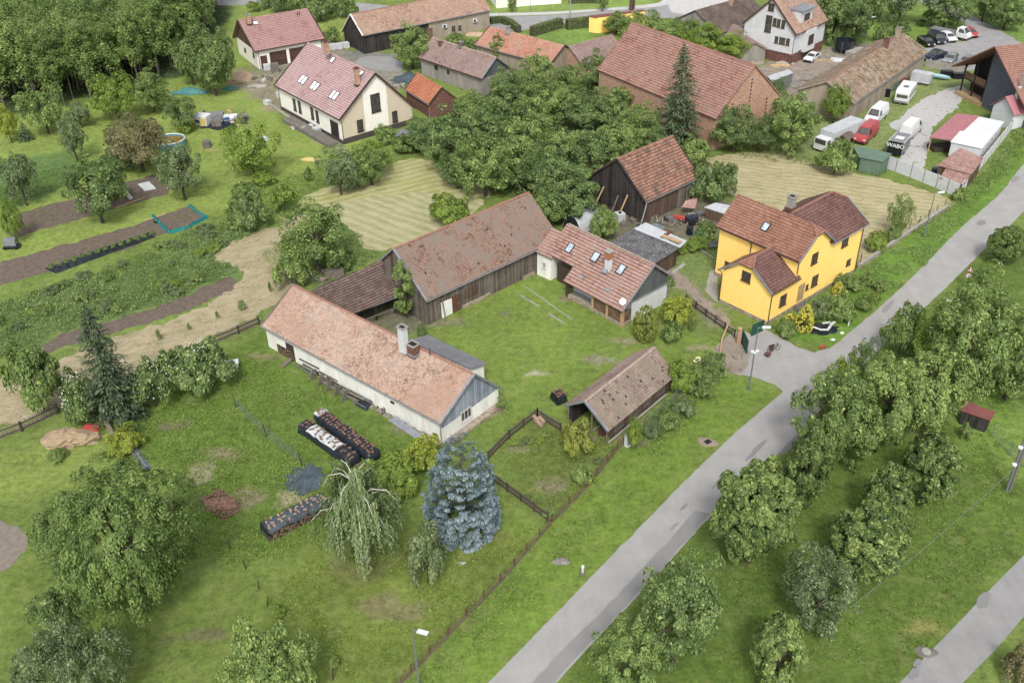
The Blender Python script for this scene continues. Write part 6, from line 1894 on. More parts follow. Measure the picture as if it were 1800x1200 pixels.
# bicycle
b0, b1 = G(1353,620), G(1374,612)
d = (b1 - b0).normalized(); nn = Vector((-d.y, d.x, 0))
o = thing('bicycle', 'old reddish bicycle standing on the driveway near the green gate', 'bicycle', (b0 + b1) / 2, math.atan2(d.y, d.x))
hd = math.atan2(d.y, d.x)
W0, W1 = b0 + UP * .34, b0 + d * 1.12 + UP * .34
for c in (W0, W1):
 mb = MB(); mb.tube([c + (d * math.cos(t) + UP * math.sin(t)) * .33 for t in np.linspace(0, 6.2832, 19)], .025, 5, False)
 w_ = mb.build('wheel', M['tyre'], o)
 mb = MB()
 for t in np.linspace(0, 3.1416, 5)[:-1]:
  mb.tube([c - (d * math.cos(t) + UP * math.sin(t)) * .32, c + (d * math.cos(t) + UP * math.sin(t)) * .32], .006, 3)
 mb.build('spokes', M['steel'], w_)
bb, st, hb = b0 + d * .48 + UP * .32, b0 + d * .32 + UP * .85, b0 + d * .92 + UP * .92
mb = MB()
for a, b in ((W0, bb), (W0, st - UP * .15), (bb, st), (bb, hb - UP * .15), (st - UP * .15, hb - UP * .05), (hb, W1)):
 mb.tube([a, b], .028, 6)
mb.build('frame', M['rust'], o)
MB().obox(st + UP * .03, d, nn, UP, .3, .18, .08).build('saddle', M['black_paint'], o)
MB().tube([hb + nn * .28 - d * .1, hb + UP * .08, hb - nn * .28 - d * .1], .02, 5).build('handlebar', M['steel'], o)
MB().obox(b0 + d * .05 + UP * .78, d, nn, UP, .45, .3, .2).build('basket', M['wood_dark'], o)
MB().obox(b0 + d * .15 + UP * .5 - nn * .14, d, nn, UP, .4, .12, .4).build('pannier', M['rust'], o)
c = G(1349,626)
o = thing('round_stool', 'small round reddish stool lying on the driveway in front of the bicycle', 'stool', c)
MB().lathe(c + UP * .25, [(.05,0),(.33,.0),(.36,.06),(.30,.10),(.05,.1)], 14).build('seat', M['rust'], o)
MB().lathe(c, [(.2,0),(.14,.25)], 10).build('leg', M['wood_dark'], o)
# covered wood piles with bricks on top
BR = None
def bricks(label, group, spots, mat='brick_loose'):
 global BR
 rnd = random.Random(len(spots))
 first = None
 for (p, rz) in spots:
  if first is None:
   first = tag(MB().box((p.x, p.y, p.z + .05), (.30, .15, .09), 0).build('brick', M[mat]), label, 'brick', group)
   first.rotation_euler = (0, 0, rz)
  else:
   q = first.copy(); COL.objects.link(q); q.location = (p.x, p.y, p.z); q.rotation_euler = (rnd.uniform(-.1, .1), rnd.uniform(-.1, .1), rz)
   s = rnd.uniform(.8, 1.15); q.scale = (s, s, s)
def woodpile(label, a, b, wid, h, tarp, nb, seed, blab, patch=None, side='logs', drape=.55):
 A, B = G(*a), G(*b)
 d = (B - A).normalized(); nn = Vector((-d.y, d.x, 0)); L = (B - A).length
 rnd = random.Random(seed)
 o = thing('covered_woodpile', label, 'woodpile', (A + B) / 2, math.atan2(d.y, d.x))
 MB().obox((A + B) / 2 + UP * h / 2, d, nn, UP, L - .1, wid - .12, h).build('stacked_logs', M[side], o)
 mb = MB()
 n = max(8, int(L / .4)); prof = [(-.52, -drape), (-.5, -.06), (-.32, .09), (0, .14), (.32, .08), (.5, -.06), (.52, -drape)]
 rows = []
 for i in range(n + 1):
  t = i / n
  row = []
  for k, (y, z) in enumerate(prof):
   edge = (k in (0, 6))
   row.append(A + d * (L * t) + nn * (y * wid * rnd.uniform(.95, 1.06)) + UP * (h + z * h * (1 if edge else .6) + rnd.uniform(-.05, .05) + (rnd.uniform(-.18, .25) * h if edge else 0)))
  rows.append(row)
 for r0, r1 in zip(rows, rows[1:]):
  for k in range(6):
   mb.poly([r0[k], r0[k + 1], r1[k + 1], r1[k]])
 for r, e in ((rows[0], -1), (rows[-1], 1)):
  low = [p + d * e * .12 for p in r]
  low = [Vector((p.x, p.y, max(.05, p.z - h * .7))) for p in low]
  for k in range(6):
   mb.poly([r[k], r[k + 1], low[k + 1], low[k]])
 mb.build('tarpaulin', M[tarp], o, smooth=True)
 if patch:
  mb = MB()
  i0, i1 = int(n * patch[0]), int(n * patch[1])
  for r0, r1 in zip(rows[i0:i1], rows[i0 + 1:i1 + 1]):
   for k in range(1, 5):
    mb.poly([p + UP * .03 for p in (r0[k], r0[k + 1], r1[k + 1], r1[k])])
  mb.build('fleece_sheet', M['fleece'], o)
 sp = []
 for k in range(nb):
  t = (k // 3 + .5 + rnd.uniform(-.3, .3)) / max(1, nb / 3); y = ((k % 3 - 1) * .3 + rnd.uniform(-.1, .1)) * wid
  p = A + d * L * t + nn * y
  sp.append((Vector((p.x, p.y, h + .10 + .02 * rnd.random())), math.atan2(d.y, d.x) + rnd.choice((1.57, 1.57, 0)) + rnd.uniform(-.25, .25)))
 bricks(blab, 'bricks weighing down the woodpile covers', sp, 'brick_pale' if seed == 3 else 'brick_loose')
woodpile('longest black-covered woodpile, the one nearer the farmhouse', (563,737), (659,811), 1.25, 1.1, 'tarp_black', 62, 1, 'brick lying on the tarpaulin of the woodpile nearer the farmhouse', (0, .12), 'tarp_black', .8)
woodpile('black-covered woodpile partly under white fleece, farther from the farmhouse', (535,756), (624,818), 1.25, 1.0, 'tarp_black', 34, 2, 'brick lying on the fleece-patched woodpile cover', (.22, .75), 'tarp_black', .8)
woodpile('grey-covered log stack with open log sides in front of the weeping birch', (468,945), (572,890), 1.5, 1.15, 'tarp_grey', 30, 3, 'brick lying on the grey log stack cover beside the birch', None, 'logs', .25)
woodpile('small bundle of black wrapped firewood on the courtyard lawn', (974,708), (990,702), 1.2, .9, 'tarp_black', 9, 4, 'brick lying on the black bundle beside the woodshed', None, 'tarp_black', .7)
rnd = random.Random(5)
sp = []
A = G(388,888)
for k in range(86):
 a, b = rnd.uniform(-1, 1), rnd.uniform(-1, 1)
 z = max(0, .95 * (1 - abs(a) ** 1.5) * (1 - .5 * abs(b))) * rnd.uniform(.35, 1)
 d = Vector((.72, -.69, 0)); nn = Vector((.69, .72, 0))
 p = A + d * a * 1.9 + nn * b * 1.0
 sp.append((Vector((p.x, p.y, z)), rnd.uniform(-.3, .3) + math.atan2(d.y, d.x) + rnd.choice((0, 1.57))))
bricks('reddish brick lying in the collapsed brick heap on the weedy lawn', 'bricks of the collapsed heap', sp)
obj1('brick_heap', 'core of earth and broken brick under the collapsed brick heap', 'heap', 'brick_loose', lambda m: m.blob(A, (1.5, .9, .75), .12, 14, 5, 3))
sp = [(G(640 + rnd.uniform(-14, 30), 826 + rnd.uniform(-10, 14)) + UP * rnd.uniform(0, .15), rnd.uniform(0, 3)) for _ in range(26)]
bricks('loose brick on the ground at the near end of the two black woodpiles', 'bricks scattered by the woodpiles', sp)
rnd2 = random.Random(9)
def tarp_sheet(c, rx, ry, h, seed, n=12):
 r = random.Random(seed)
 def fn(m):
  g = [[c + Vector(((i / n - .5) * 2 * rx * (1 + .12 * math.sin(j * 1.7 + seed)), (j / n - .5) * 2 * ry * (1 + .1 * math.sin(i * 1.3)), max(.02, h * math.exp(-3 * ((i / n - .5) ** 2 + (j / n - .5) ** 2) * 4) * r.uniform(.5, 1.2) + r.uniform(0, .05)))) for i in range(n + 1)] for j in range(n + 1)]
  for j in range(n):
   for i in range(n):
    if ((i + .5) / n - .5) ** 2 + ((j + .5) / n - .5) ** 2 < .25:
     m.poly([g[j][i], g[j][i + 1], g[j + 1][i + 1], g[j + 1][i]])
 return fn
obj1('tarpaulin', 'crumpled dark grey tarpaulin spread on the weeds near the log stack', 'tarpaulin', 'tarp_grey', tarp_sheet(G(536,842), 1.7, 2.0, .25, 2), smooth=True)
obj1('tarpaulin', 'teal tarpaulin over a low heap under the tall pear tree', 'tarpaulin', 'tarp_teal', tarp_sheet(G(335,163), 3.6, 1.4, 1.0, 3), smooth=True)
obj1('tarpaulin', 'grey-blue tarpaulin bundle behind the brick shed', 'tarpaulin', 'tarp_grey', tarp_sheet(G(718,140), 3.0, 2.2, 1.5, 5), smooth=True)
obj1('tarpaulin', 'pale blue tarpaulin corner beside the sand heap', 'tarpaulin', 'tarp_teal', tarp_sheet(G(404,156), 1.4, 1.0, .5, 7), smooth=True)
obj1('tarpaulin', 'black pond liner with white strips in front of the yellow house garden', 'tarpaulin', 'tarp_black', tarp_sheet(G(1442,578), 1.9, 1.2, .18, 8), smooth=True)
for k, (px, rz) in enumerate((((1452,570), .4), ((1458,578), 1.0), ((1432,580), -.5), ((1463,573), .8), ((1447,585), .1))):
 tag(MB().box(tuple(G(*px) + UP * (.22 + .05 * k)), (1.1, .28, .04), rz, .1).build('white_strip', M['white_paint']), 'crumpled white strip on the black pond liner', 'strip', 'white strips on the pond liner')
# heaps
obj1('hay_heap', 'heap of brown dried grass near the left picket fence', 'heap', 'hay_heap', lambda m: m.blob(G(122,774), (2.3, 1.5, 1.15), .2, 26, 9, 4))
obj1('red_heap', 'small heap of bright red shavings beside the brown grass heap', 'heap', 'red_heap', lambda m: m.blob(G(161,752), (.95, .6, .35), .15, 16, 5, 5))
obj1('sand_heap', 'large heap of orange sand beside the garage house', 'heap', 'sand', lambda m: m.blob(G(424,140), (2.6, 2.0, 1.3), .1, 20, 7, 6))
obj1('straw_heap', 'small yellow straw heap on the lawn below the cream house', 'heap', 'straw_yellow', lambda m: m.blob(G(545,281), (1.3, .7, .35), .15, 16, 5, 7))
obj1('sand_heap', 'flat white sand heap with a plastic sheet beside the orange sand', 'heap', 'concrete', lambda m: m.blob(G(452,152), (1.7, .9, .4), .2, 14, 4, 8))
obj1('sand_heap', 'low pale heap in front of the long barn air conditioners', 'heap', 'sand', lambda m: m.blob(G(838,62), (2.4, 1.2, .6), .12, 14, 5, 9))
for k, px in enumerate(((1385,150), (1402,152), (1412,138))):
 obj1('gravel_heap', ['dark gravel heap nearest the metal container', 'dark gravel heap below the derelict house ridge', 'small dark gravel heap at the back of the dirt yard'][k], 'heap', 'rubble', lambda m: m.blob(G(*px), (2.2, 1.7, .8), .15, 16, 5, 11 + k))
# pool and well
c = G(301,256)
o = thing('swimming_pool', 'round blue-walled garden pool with murky brown water beside the copper-leaved tree', 'pool', c)
MB().lathe(c, [(2.25,0),(2.25,1.05),(2.1,1.05),(2.1,.4)], 28).build('pool_wall', M['pool_blue'], o)
MB().lathe(c, [(2.09,.78),(2.09,.8)], 28).build('water', M['pool_water'], o)
MB().tube([c + Vector((2.2 * math.cos(t), 2.2 * math.sin(t), 1.07)) for t in np.linspace(0, 6.2832, 29)], .09, 6, False).build('rim', M['white_paint'], o)
c = G(365,259)
o = thing('well_ring', 'grey concrete well ring with a flat lid on the lawn beside the pool', 'well', c)
MB().lathe(c, [(.62,0),(.62,.95),(.5,.95)], 18).build('ring', M['concrete_d'], o)
MB().lathe(c + UP * .95, [(.66,0),(.66,.1),(.05,.12)], 18).build('lid', M['concrete_d'], o)
obj1('hose', 'pale garden hose curled around the concrete well ring', 'hose', 'wood_pale', lambda m: m.tube([G(385,264) + UP * .04, G(372,266) + UP * .04, G(358,264) + UP * .04, G(352,258) + UP * .04, G(356,252) + UP * .04], .06, 5))
obj1('hose', 'straight pale pipe lying on the lawn above the straw heap', 'pipe', 'wood_pale', lambda m: m.tube([G(470,255) + UP * .05, G(500,254) + UP * .05, G(513,255) + UP * .05, G(514,258) + UP * .05], .06, 5))
# scrap heap in the orchard
o = thing('scrap_pile', 'pile of scrap furniture, frames and sheets on dark foil in the orchard', 'scrap pile', G(388,215))
c = G(392,216)
foil = MB(); tarp_sheet(c, 4.0, 3.0, .8, 12, 12)(foil); foil.build('foil', M['tarp_black'], o, smooth=True)
rnd = random.Random(21)
items = [(( -3.0,-.6),(2.4,1.9,1.5),'white_paint','white_cabinet'),((-.9,.6),(2.0,1.8,1.3),'grey_paint','metal_frame'),((1.2,.6),(2.2,1.3,.9),'white_paint','white_panel'),((-.5,-1.4),(1.6,1.2,1.0),'concrete_d','washing_machine'),((1.0,-.9),(.6,.6,1.0),'blue_paint','blue_barrel'),((2.8,.3),(.25,3.2,.25),'wood_grey','plank'),((2.2,-.6),(1.6,.2,.3),'wood_pale','plank'),((-2.6,-1.7),(1.1,.2,1.3),'straw_yellow','chair_frame')]
for (x, y), s, m, nm in items:
 MB().box((c.x + x, c.y + y, s[2] / 2 + .15), s, rnd.uniform(-.4, .4)).build(nm, M[m], o)
for k in range(7):
 a = c + Vector((rnd.uniform(0, 3), rnd.uniform(-1.4, 1.6), rnd.uniform(.4, 1.0)))
 MB().bar(a, a + Vector((rnd.uniform(-1.5, 1.5), rnd.uniform(-1, 1), rnd.uniform(-.2, .3))), .15, .08).build('plank', M[rnd.choice(['wood_grey', 'wood_pale', 'wood_dark'])], o)
for k in range(26):
 a = c + Vector((rnd.uniform(-3.6, 3.6), rnd.uniform(-1.9, 2.0), rnd.uniform(.2, 1.5)))
 MB().box(tuple(a), (rnd.uniform(.2, 1.1), rnd.uniform(.1, .7), rnd.uniform(.06, .5)), rnd.uniform(0, 3), rnd.uniform(-.5, .5)).build('scrap', M[rnd.choice(['white_paint', 'wood_grey', 'black_paint', 'steel', 'concrete_d', 'fleece', 'wood_pale', 'rust'])], o)
def clutter(label, px, rx, ry, n, seed, mats):
 r = random.Random(seed)
 q = thing('scrap_pile', label, 'scrap pile', G(*px))
 for k in range(n):
  p = G(*px) + Vector((r.uniform(-rx, rx), r.uniform(-ry, ry), 0))
  if k % 3:
   v = Vector((r.uniform(-1, 1), r.uniform(-1, 1), r.uniform(0, .5)))
   MB().bar(p + UP * .1, p + v + UP * .15, .14, .09).build('plank', M[r.choice(mats)], q)
  else:
   sz = r.uniform(.25, .7)
   MB().box((p.x, p.y, sz * .4), (sz * 1.5, sz, sz * .8), r.uniform(0, 3)).build('box', M[r.choice(mats)], q)
DM = ['wood_grey', 'wood_dark', 'rust', 'steel', 'concrete_d', 'rubble', 'picket']
clutter('clutter of planks and junk along the dark barn side wall', (1165,392), 3.0, 1.2, 22, 1, DM)
clutter('junk and boards between the machine and the patched shed', (1232,388), 2.4, 1.6, 20, 2, DM)
clutter('tangle of frames and boards at the dark barn gable', (1108,392), 1.8, 1.0, 16, 3, DM)
clutter('boards and bricks in the shade by the woodshed opening', (1048,768), 1.2, .8, 10, 4, DM)
clutter('building leftovers on the edge of the cream house terrace', (540,226), 2.6, .8, 18, 5, ['concrete', 'fleece', 'wood_pale', 'wood_grey', 'white_paint'])
clutter('building materials by the garage corner and sand heaps', (462,140), 2.6, 1.6, 20, 6, ['concrete', 'fleece', 'wood_pale', 'wood_grey', 'concrete_d'])
clutter('debris around the tarpaulin behind the brick shed', (700,152), 2.4, 1.4, 18, 7, ['concrete', 'fleece', 'wood_pale', 'tarp_grey', 'rubble'])
clutter('old timber and posts under the garden tree', (565,490), 2.6, 1.2, 14, 8, ['wood_grey', 'picket', 'wood_dark'])
# pallets and packages around the cream house
def package(label, px, s, rz, mat='fleece'):
 c = G(*px)
 o = thing('pallet_load', label, 'pallet', c, rz, 'loaded pallets around the new houses')
 mb = MB()
 for y in (-.4, 0, .4):
  mb.box((c.x, c.y + y * s[1], .07), (s[0], .1, .14), 0)
 mb.build('pallet', M['wood_pale'], o)
 MB().box((c.x, c.y, .15 + s[2] / 2), s, rz).build('wrapped_load', M[mat], o)
package('wrapped pallet in front of the brown side door of the garage house', (470,124), (1.2, 1.0, 1.0), .3)
package('pallet of grey blocks under a pale sheet before the garage doors', (484,127), (1.4, 1.1, 1.5), .3, 'concrete_d')
package('white wrapped pallet at the far corner of the cream house', (494,172), (1.3, 1.0, .9), -.7)
package('white sack pallet lying on the lawn edge left of the cream house', (471,185), (1.1, .9, .7), -.6)
for k, px in enumerate(((584,88), (596,87), (608,85))):
 package(['blue and white pallet stack nearest the garage house gable', 'middle blue and white pallet stack in the paved yard', 'blue and white pallet stack nearest the long barn'][k], px, (1.3, 1.1, 1.0), .5)
package('heap of pale bags on the terrace of the cream house', (557,232), (1.2, .9, .6), -.7)
package('round brown load on the cream house terrace', (534,207), (1.1, 1.0, .6), -.6, 'hay_heap')
obj1('blue_trailer', 'white cart cover on the lawn beside the orchard tree', 'cover', 'fleece', lambda m: m.blob(G(459,247), (1.1, .8, .7), .2, 10, 4, 2))
for k, (a, b) in enumerate((((467,178), (520,216)), ((520,216), (560,236)), ((560,236), (607,262)))):
 tag(MB().bar(G(*a) + UP * .08, G(*b) + UP * .08, .35, .16).build('kerb_edging', M['concrete']), ['pale concrete edging left of the cream house corner', 'pale concrete edging in front of the terrace', 'pale concrete edging below the cream house gable'][k], 'edging', 'edging around the cream house')
# garden: cages, nets, cloches, planks
def net(label, px, h=.55):
 P = [G(*p) for p in px]
 o = thing('garden_net', label, 'netting', P[0])
 mb = MB()
 for a, b in zip(P, P[1:]):
  n = max(2, int((b - a).length / .5))
  for k in range(n):
   p, q = a.lerp(b, k / n), a.lerp(b, (k + 1) / n)
   d = (b - a).normalized(); nn = Vector((-d.y, d.x, 0)) * .12
   mb.poly([p - nn, q - nn, q + UP * h * (.9 + .1 * math.sin(k * 2.1)), p + UP * h * (.9 + .1 * math.sin(k * 2.1 - 2.1))])
   mb.poly([q + nn * 3, p + nn * 3, p + UP * h * (.9 + .1 * math.sin(k * 2.1 - 2.1)), q + UP * h * (.9 + .1 * math.sin(k * 2.1))])
 mb.build('net', M['net_teal'], o)
 for p in P:
  MB().tube([p, p + UP * (h + .15)], .03, 5).build('stake', M['wood_pale'], o)
net('teal garden net draped around the lettuce bed', [(268,380),(282,396),(298,411),(330,402),(365,383)])
net('short teal net along the far end of the lettuce bed', [(332,361),(346,373),(362,382)], .35)
obj1('fleece_strip', 'narrow white fleece strip on the upper vegetable bed', 'fleece', 'fleece', lambda m: m.poly([G(215,329) + UP * .06, G(234,349) + UP * .05, G(228,352) + UP * .08, G(214,336) + UP * .08]).bar(G(216,330) + UP * .1, G(232,350) + UP * .1, .3, .14))
obj1('fleece_strip', 'wide grey-white fleece sheet on the upper vegetable bed', 'fleece', 'fleece', lambda m: m.obox((G(241,321) + G(276,336)) / 2 + UP * .08, (G(262,340) - G(243,321)).normalized(), (G(256,318) - G(243,321)).normalized(), UP, 3.0, 1.6, .06))
for k, (a, b) in enumerate((((203,367), (255,348)), ((253,390), (291,377)))):
 tag(MB().bar(G(*a) + UP * .1, G(*b) + UP * .1, .2, .1).build('plank', M['wood_pale']), ['pale plank on the grass below the fleece sheets', 'pale plank beside the teal garden net'][k], 'plank')
o = thing('stacked_crates', 'stack of grey plastic crates on a cart at the left edge of the orchard lawn', 'crates', G(22,436))
for k in range(4):
 MB().box(tuple(G(21,434) + Vector((-.35 + .7 * (k % 2), 0, .55 + .42 * (k // 2)))), (.68, .8, .4), .15).build('crate', M['silver_paint'], o)
MB().box(tuple(G(22,436) + UP * .28), (2.0, 1.1, .12), .15).build('cart_bed', M['black_paint'], o)
for s in (-.7, .7):
 MB().lathe(G(22,436) + Vector((s, -.45, .2)), [(.04,0),(.2,.02),(.2,.1),(.04,.12)], 10, 'Y').build('wheel', M['tyre'], o)
# slide board, plank, utility box, drains
o = thing('metal_trough', 'long grey sheet metal board lying tilted on the lawn beside the yellow shrub', 'sheet', G(248,803))
MB().bar(G(230,786) + UP * .5, G(262,828) + UP * .12, .9, .06, (.4, .3, 1)).build('sheet', M['steel'], o)
MB().bar(G(230,786) + UP * .62, G(262,828) + UP * .22, .08, .1).build('rim', M['zinc'], o)
obj1('plank', 'broad weathered plank ramp beside the long farmhouse', 'plank', 'wood_grey', lambda m: m.bar(G(494,646) + UP * .08, G(522,628) + UP * .4, .55, .07))
o = thing('trunk_log', 'leaning split trunk under the dark spruce', 'log', G(190,755))
MB().tube([G(200,765), G(178,730) + UP * .9], [.28, .22], 8).build('log', M['bark_pale'], o)
c = G(1103,783)
o = thing('utility_box', 'white electricity meter cabinet beside the hedge of the woodshed', 'cabinet', c)
MB().box((c.x, c.y, .65), (.5, .4, 1.3), .6).build('cabinet', M['white_paint'], o)
MB().box((c.x, c.y, 1.33), (.58, .48, .06), .6).build('lid', M['grey_paint'], o)
MB().obox(c + Vector((.12, -.17, .7)), (.83,.56,0), (.56,-.83,0), UP, .4, .02, 1.0).build('door', M['grey_paint'], o)
for lab, px, r, m in (('concrete storm drain with a dark grate in the grass beside the road', (1244,777), .9, 'sand_grey'), ('round concrete manhole at the edge of the side road', (1628,1145), .75, 'concrete_d')):
 c = G(*px)
 o = thing('manhole', lab, 'manhole', c)
 MB().blob(c, (r, r * .8, .07), .16, 12, 3, int(r * 10)).build('surround', M[m], o)
 (MB().box((c.x, c.y, .075), (.6, .5, .05), .6) if r > .8 else MB().lathe(c + UP * .06, [(.32, 0), (.32, .03), (.02, .031)], 14)).build('grate', M['black_paint' if r > .8 else 'concrete'], o)
obj1('stone', 'flat grey boulder on the verge below the spruce garden', 'stone', 'rubble', lambda m: m.blob(G(987,987), (.6, .45, .28), .2, 10, 4, 3))
o = thing('hydrant', 'small white marker post with a grey foot standing on the verge', 'marker', G(1024,1008))
MB().lathe(G(1024,1008), [(.22,0),(.2,.18),(.1,.2)], 8).build('base', M['concrete_d'], o)
MB().lathe(G(1024,1008) + UP * .2, [(.09,0),(.1,.5),(.14,.55),(.12,.7),(.03,.75)], 8).build('post', M['white_paint'], o)
obj1('stone', 'pale flat stone on the lawn below the blue spruce', 'stone', 'concrete', lambda m: m.blob(G(811,989), (.35, .22, .1), .2, 8, 3, 4))
obj1('log', 'short pale log on the grass right of the big hanging tree', 'log', 'wood_pale', lambda m: m.tube([G(300,888) + UP * .15, G(309,896) + UP * .15], .18, 8))
for k, px in enumerate(((940,740), (944,744), (938,737), (948,741))):
 tag(MB().tube([G(*px) + UP * (.2 + .12 * k), G(px[0] + 8, px[1] + 8) + UP * (.2 + .12 * k)], .2, 8).build('log', M['brick_pale']), 'orange log stacked at the corner of the grey picket fence', 'log', 'orange logs at the fence corner')
# stacked timber and bicycles frames along the farmhouse wall
o = thing('timber_rack', 'rack of weathered boards and old frames leaning along the long farmhouse wall', 'timber', G(575,690))
rnd = random.Random(77)
for k in range(30):
 a = G(530, 650).lerp(G(636, 716), rnd.random()) + front.n * rnd.uniform(-.1, .7)
 z0 = rnd.uniform(.08, .75); l = rnd.uniform(.9, 1.8)
 MB().bar(a + front.u * l + UP * z0, a - front.u * l + UP * (z0 + rnd.uniform(-.15, .25)), .09, .11).build('board', M[('wood_grey', 'wood_dark', 'picket', 'steel', 'wood_grey')[k % 5]], o)
for k in range(5):
 a = G(548 + 14 * k, 668 + 9.5 * k)
 MB().bar(a + UP * .05, a + front.n * .5 + UP * 1.1, .08, .6).build('panel', M['wood_grey' if k % 2 else 'concrete_d'], o)
obj1('log_stack', 'stacked firewood with dark gaps under the far end of the farmhouse eave', 'firewood', 'logs', lambda m: m.bar(G(480,606) + UP * .55, G(520,634) + UP * .55, .7, 1.1))
obj1('tarpaulin', 'dark sheet lying against the farmhouse wall', 'sheet', 'tarp_black', lambda m: m.bar(G(630,708) + UP * .3, G(650,718) + UP * .3, 1.1, .08, (-.5, -.4, 1)))
obj1('sheet', 'corrugated sheet leaning on the farmhouse wall near the spruce', 'sheet', 'zinc', lambda m: m.bar(G(690,740) + UP * .35, G(742,775) + UP * .3, .7, .05, (-.8, -.5, 1)))
o = thing('junk_heap', 'low heap of rusty iron and boards beside the farmhouse wall', 'junk', G(690,728))
rnd = random.Random(31)
for k in range(12):
 a = G(665 + rnd.uniform(0, 40), 722 + rnd.uniform(-6, 18)); v = Vector((rnd.uniform(-.8, .8), rnd.uniform(-.6, .6), rnd.uniform(0, .4)))
 MB().bar(a + UP * .15, a + v + UP * .2, .14, .08).build('scrap_bar', M[['rust', 'wood_grey', 'fleece', 'wood_dark'][k % 4]], o)
# behind the annexe: tank, tunnel, roof litter
c = G(1089,390)
o = thing('water_tank', 'white caged water tank beside the dark barn gable', 'tank', c)
MB().box((c.x, c.y, .75), (1.1, 1.1, 1.1), .4).build('tank', M['fleece'], o)
mb = MB()
Mr = Matrix.Rotation(.4, 3, 'Z')
for k in range(5):
 for s in (-1, 1):
  for ax in (0, 1):
   v = Vector((-.5 + .25 * k, s * .57, 0)) if ax == 0 else Vector((s * .57, -.5 + .25 * k, 0))
   v = Mr @ v
   mb.tube([c + v + UP * .15, c + v + UP * 1.32], .025, 4)
mb.build('cage', M['steel'], o)
MB().box((c.x, c.y, .1), (1.2, 1.2, .18), .4).build('pallet', M['wood_grey'], o)
MB().lathe(c + UP * 1.3, [(.22, 0), (.22, .12), (.02, .13)], 10).build('cap', M['black_paint'], o)
a, b = G(1004,408), G(1042,388)
d = (b - a).normalized(); nn = Vector((-d.y, d.x, 0))
o = thing('poly_tunnel', 'low white-covered tunnel behind the annexe roof', 'tunnel', (a + b) / 2)
mb = MB()
for i in range(10):
 t0, t1 = math.pi * i / 10, math.pi * (i + 1) / 10
 q = lambda t, p: p + nn * 1.5 * math.cos(t) + UP * 2.3 * math.sin(t)
 mb.poly([q(t0, a), q(t0, b), q(t1, b), q(t1, a)])
mb.build('cover', M['fleece'], o)
MB().poly([a + nn * 1.48 * math.cos(math.pi * i / 10) + UP * 2.27 * math.sin(math.pi * i / 10) - d * -.05 for i in range(11)]).build('end_wall', M['tarp_black'], o)
for k, (px, s, rz, m) in enumerate((((1150,404), (2.6, 1.6, .08), .8, 'net_grey'), ((1168,414), (2.2, 1.0, .08), .8, 'rust'), ((1142,408), (1.6, .5, .3), .7, 'tarp_black'), ((1180,424), (2.6, .6, .1), -.75, 'wood_pale'))):
 c = G(*px, 2.7)
 tag(MB().box((c.x, c.y, 2.85 + .06 * k), s, rz).build(['sheet_stack', 'sheet_stack', 'bundle', 'board'][k], M[m]), ['grey-green striped sheet lying on the mottled shed roof', 'rusty sheet lying at the end of the mottled shed roof', 'black bundle lying on the mottled shed roof', 'pale board lying across the mottled shed roof end'][k], 'sheet')
lean_to('patched_shed', 'low shed with white patched sheet roof beside the dark barn', 'shed', [(1275,376),(1238,364),(1258,356),(1288,362)], [1.6,1.6,1.8,1.8], M['p_brown'], M['tin_white'], inset=.15)
lean_to('patched_shed', 'bent brown tin canopy at the far corner of the dark barn', 'canopy', [(1222,366),(1198,364),(1206,352),(1226,348)], [1.2,1.3,1.9,1.9], None, M['tin_rust'])
c = G(1205,392)
o = thing('garden_tractor', 'old orange and dark blue machine standing beside the dark barn', 'machine', c, .6)
MB().box((c.x - .8, c.y + .2, .75), (1.5, .6, .35), -.5).build('bonnet', M['t_orange'] if False else M['red_heap'], o)
MB().box((c.x + .7, c.y - .2, .6), (1.4, 1.0, .9), .5).build('body', M['navy_paint'], o)
for s in (-.5, .5):
 MB().lathe(c + Vector((.7, -.3 + s, .45)), [(.1,0),(.45,.03),(.45,.2),(.1,.23)], 12, 'Y').build('wheel', M['tyre'], o)
c = G(1212,412); obj1('barrel', 'dark barrel standing beside the orange machine', 'barrel', 'black_paint', lambda m: m.lathe(c, [(.42,0),(.45,.5),(.42,1.0),(.05,1.02)], 12))
c = G(1222,435)
o = thing('clothes_dryer', 'teal rotary clothes dryer on the lawn behind the yellow house', 'clothes dryer', c)
MB().tube([c, c + UP * 1.7], .04, 6).build('pole', M['net_teal'], o)
for k in range(4):
 v = Vector((math.cos(k * 1.57 + .4), math.sin(k * 1.57 + .4), .15)) * 1.2
 MB().tube([c + UP * 1.6, c + UP * 1.7 + v], .03, 5).build('arm', M['net_teal'], o)
obj1('edging', 'long pale kerb line across the lawn behind the yellow house', 'edging', 'concrete', lambda m: m.bar(G(1200,420) + UP * .06, G(1257,456) + UP * .06, .14, .12))
for k in range(6):
 obj1('stone', 'round pale stone in the row beside the mottled shed', 'stone', 'concrete', lambda m: m.blob(G(1184 + 3.4 * k, 478 - 2.6 * k), (.3, .26, .22), .15, 8, 3, k), 'pale stones by the mottled shed')
o = thing('bench', 'grey-blue garden bench behind the yellow house', 'bench', G(1256,438))
c = G(1255,438)
for s in (-.5, .5):
 MB().box((c.x + s, c.y, .22), (.08, .5, .44), 0).build('leg', M['steel'], o)
MB().box((c.x, c.y, .47), (1.4, .5, .06), 0).build('seat', M['steel'], o)
MB().box((c.x, c.y + .24, .8), (1.4, .06, .5), 0).build('backrest', M['steel'], o)
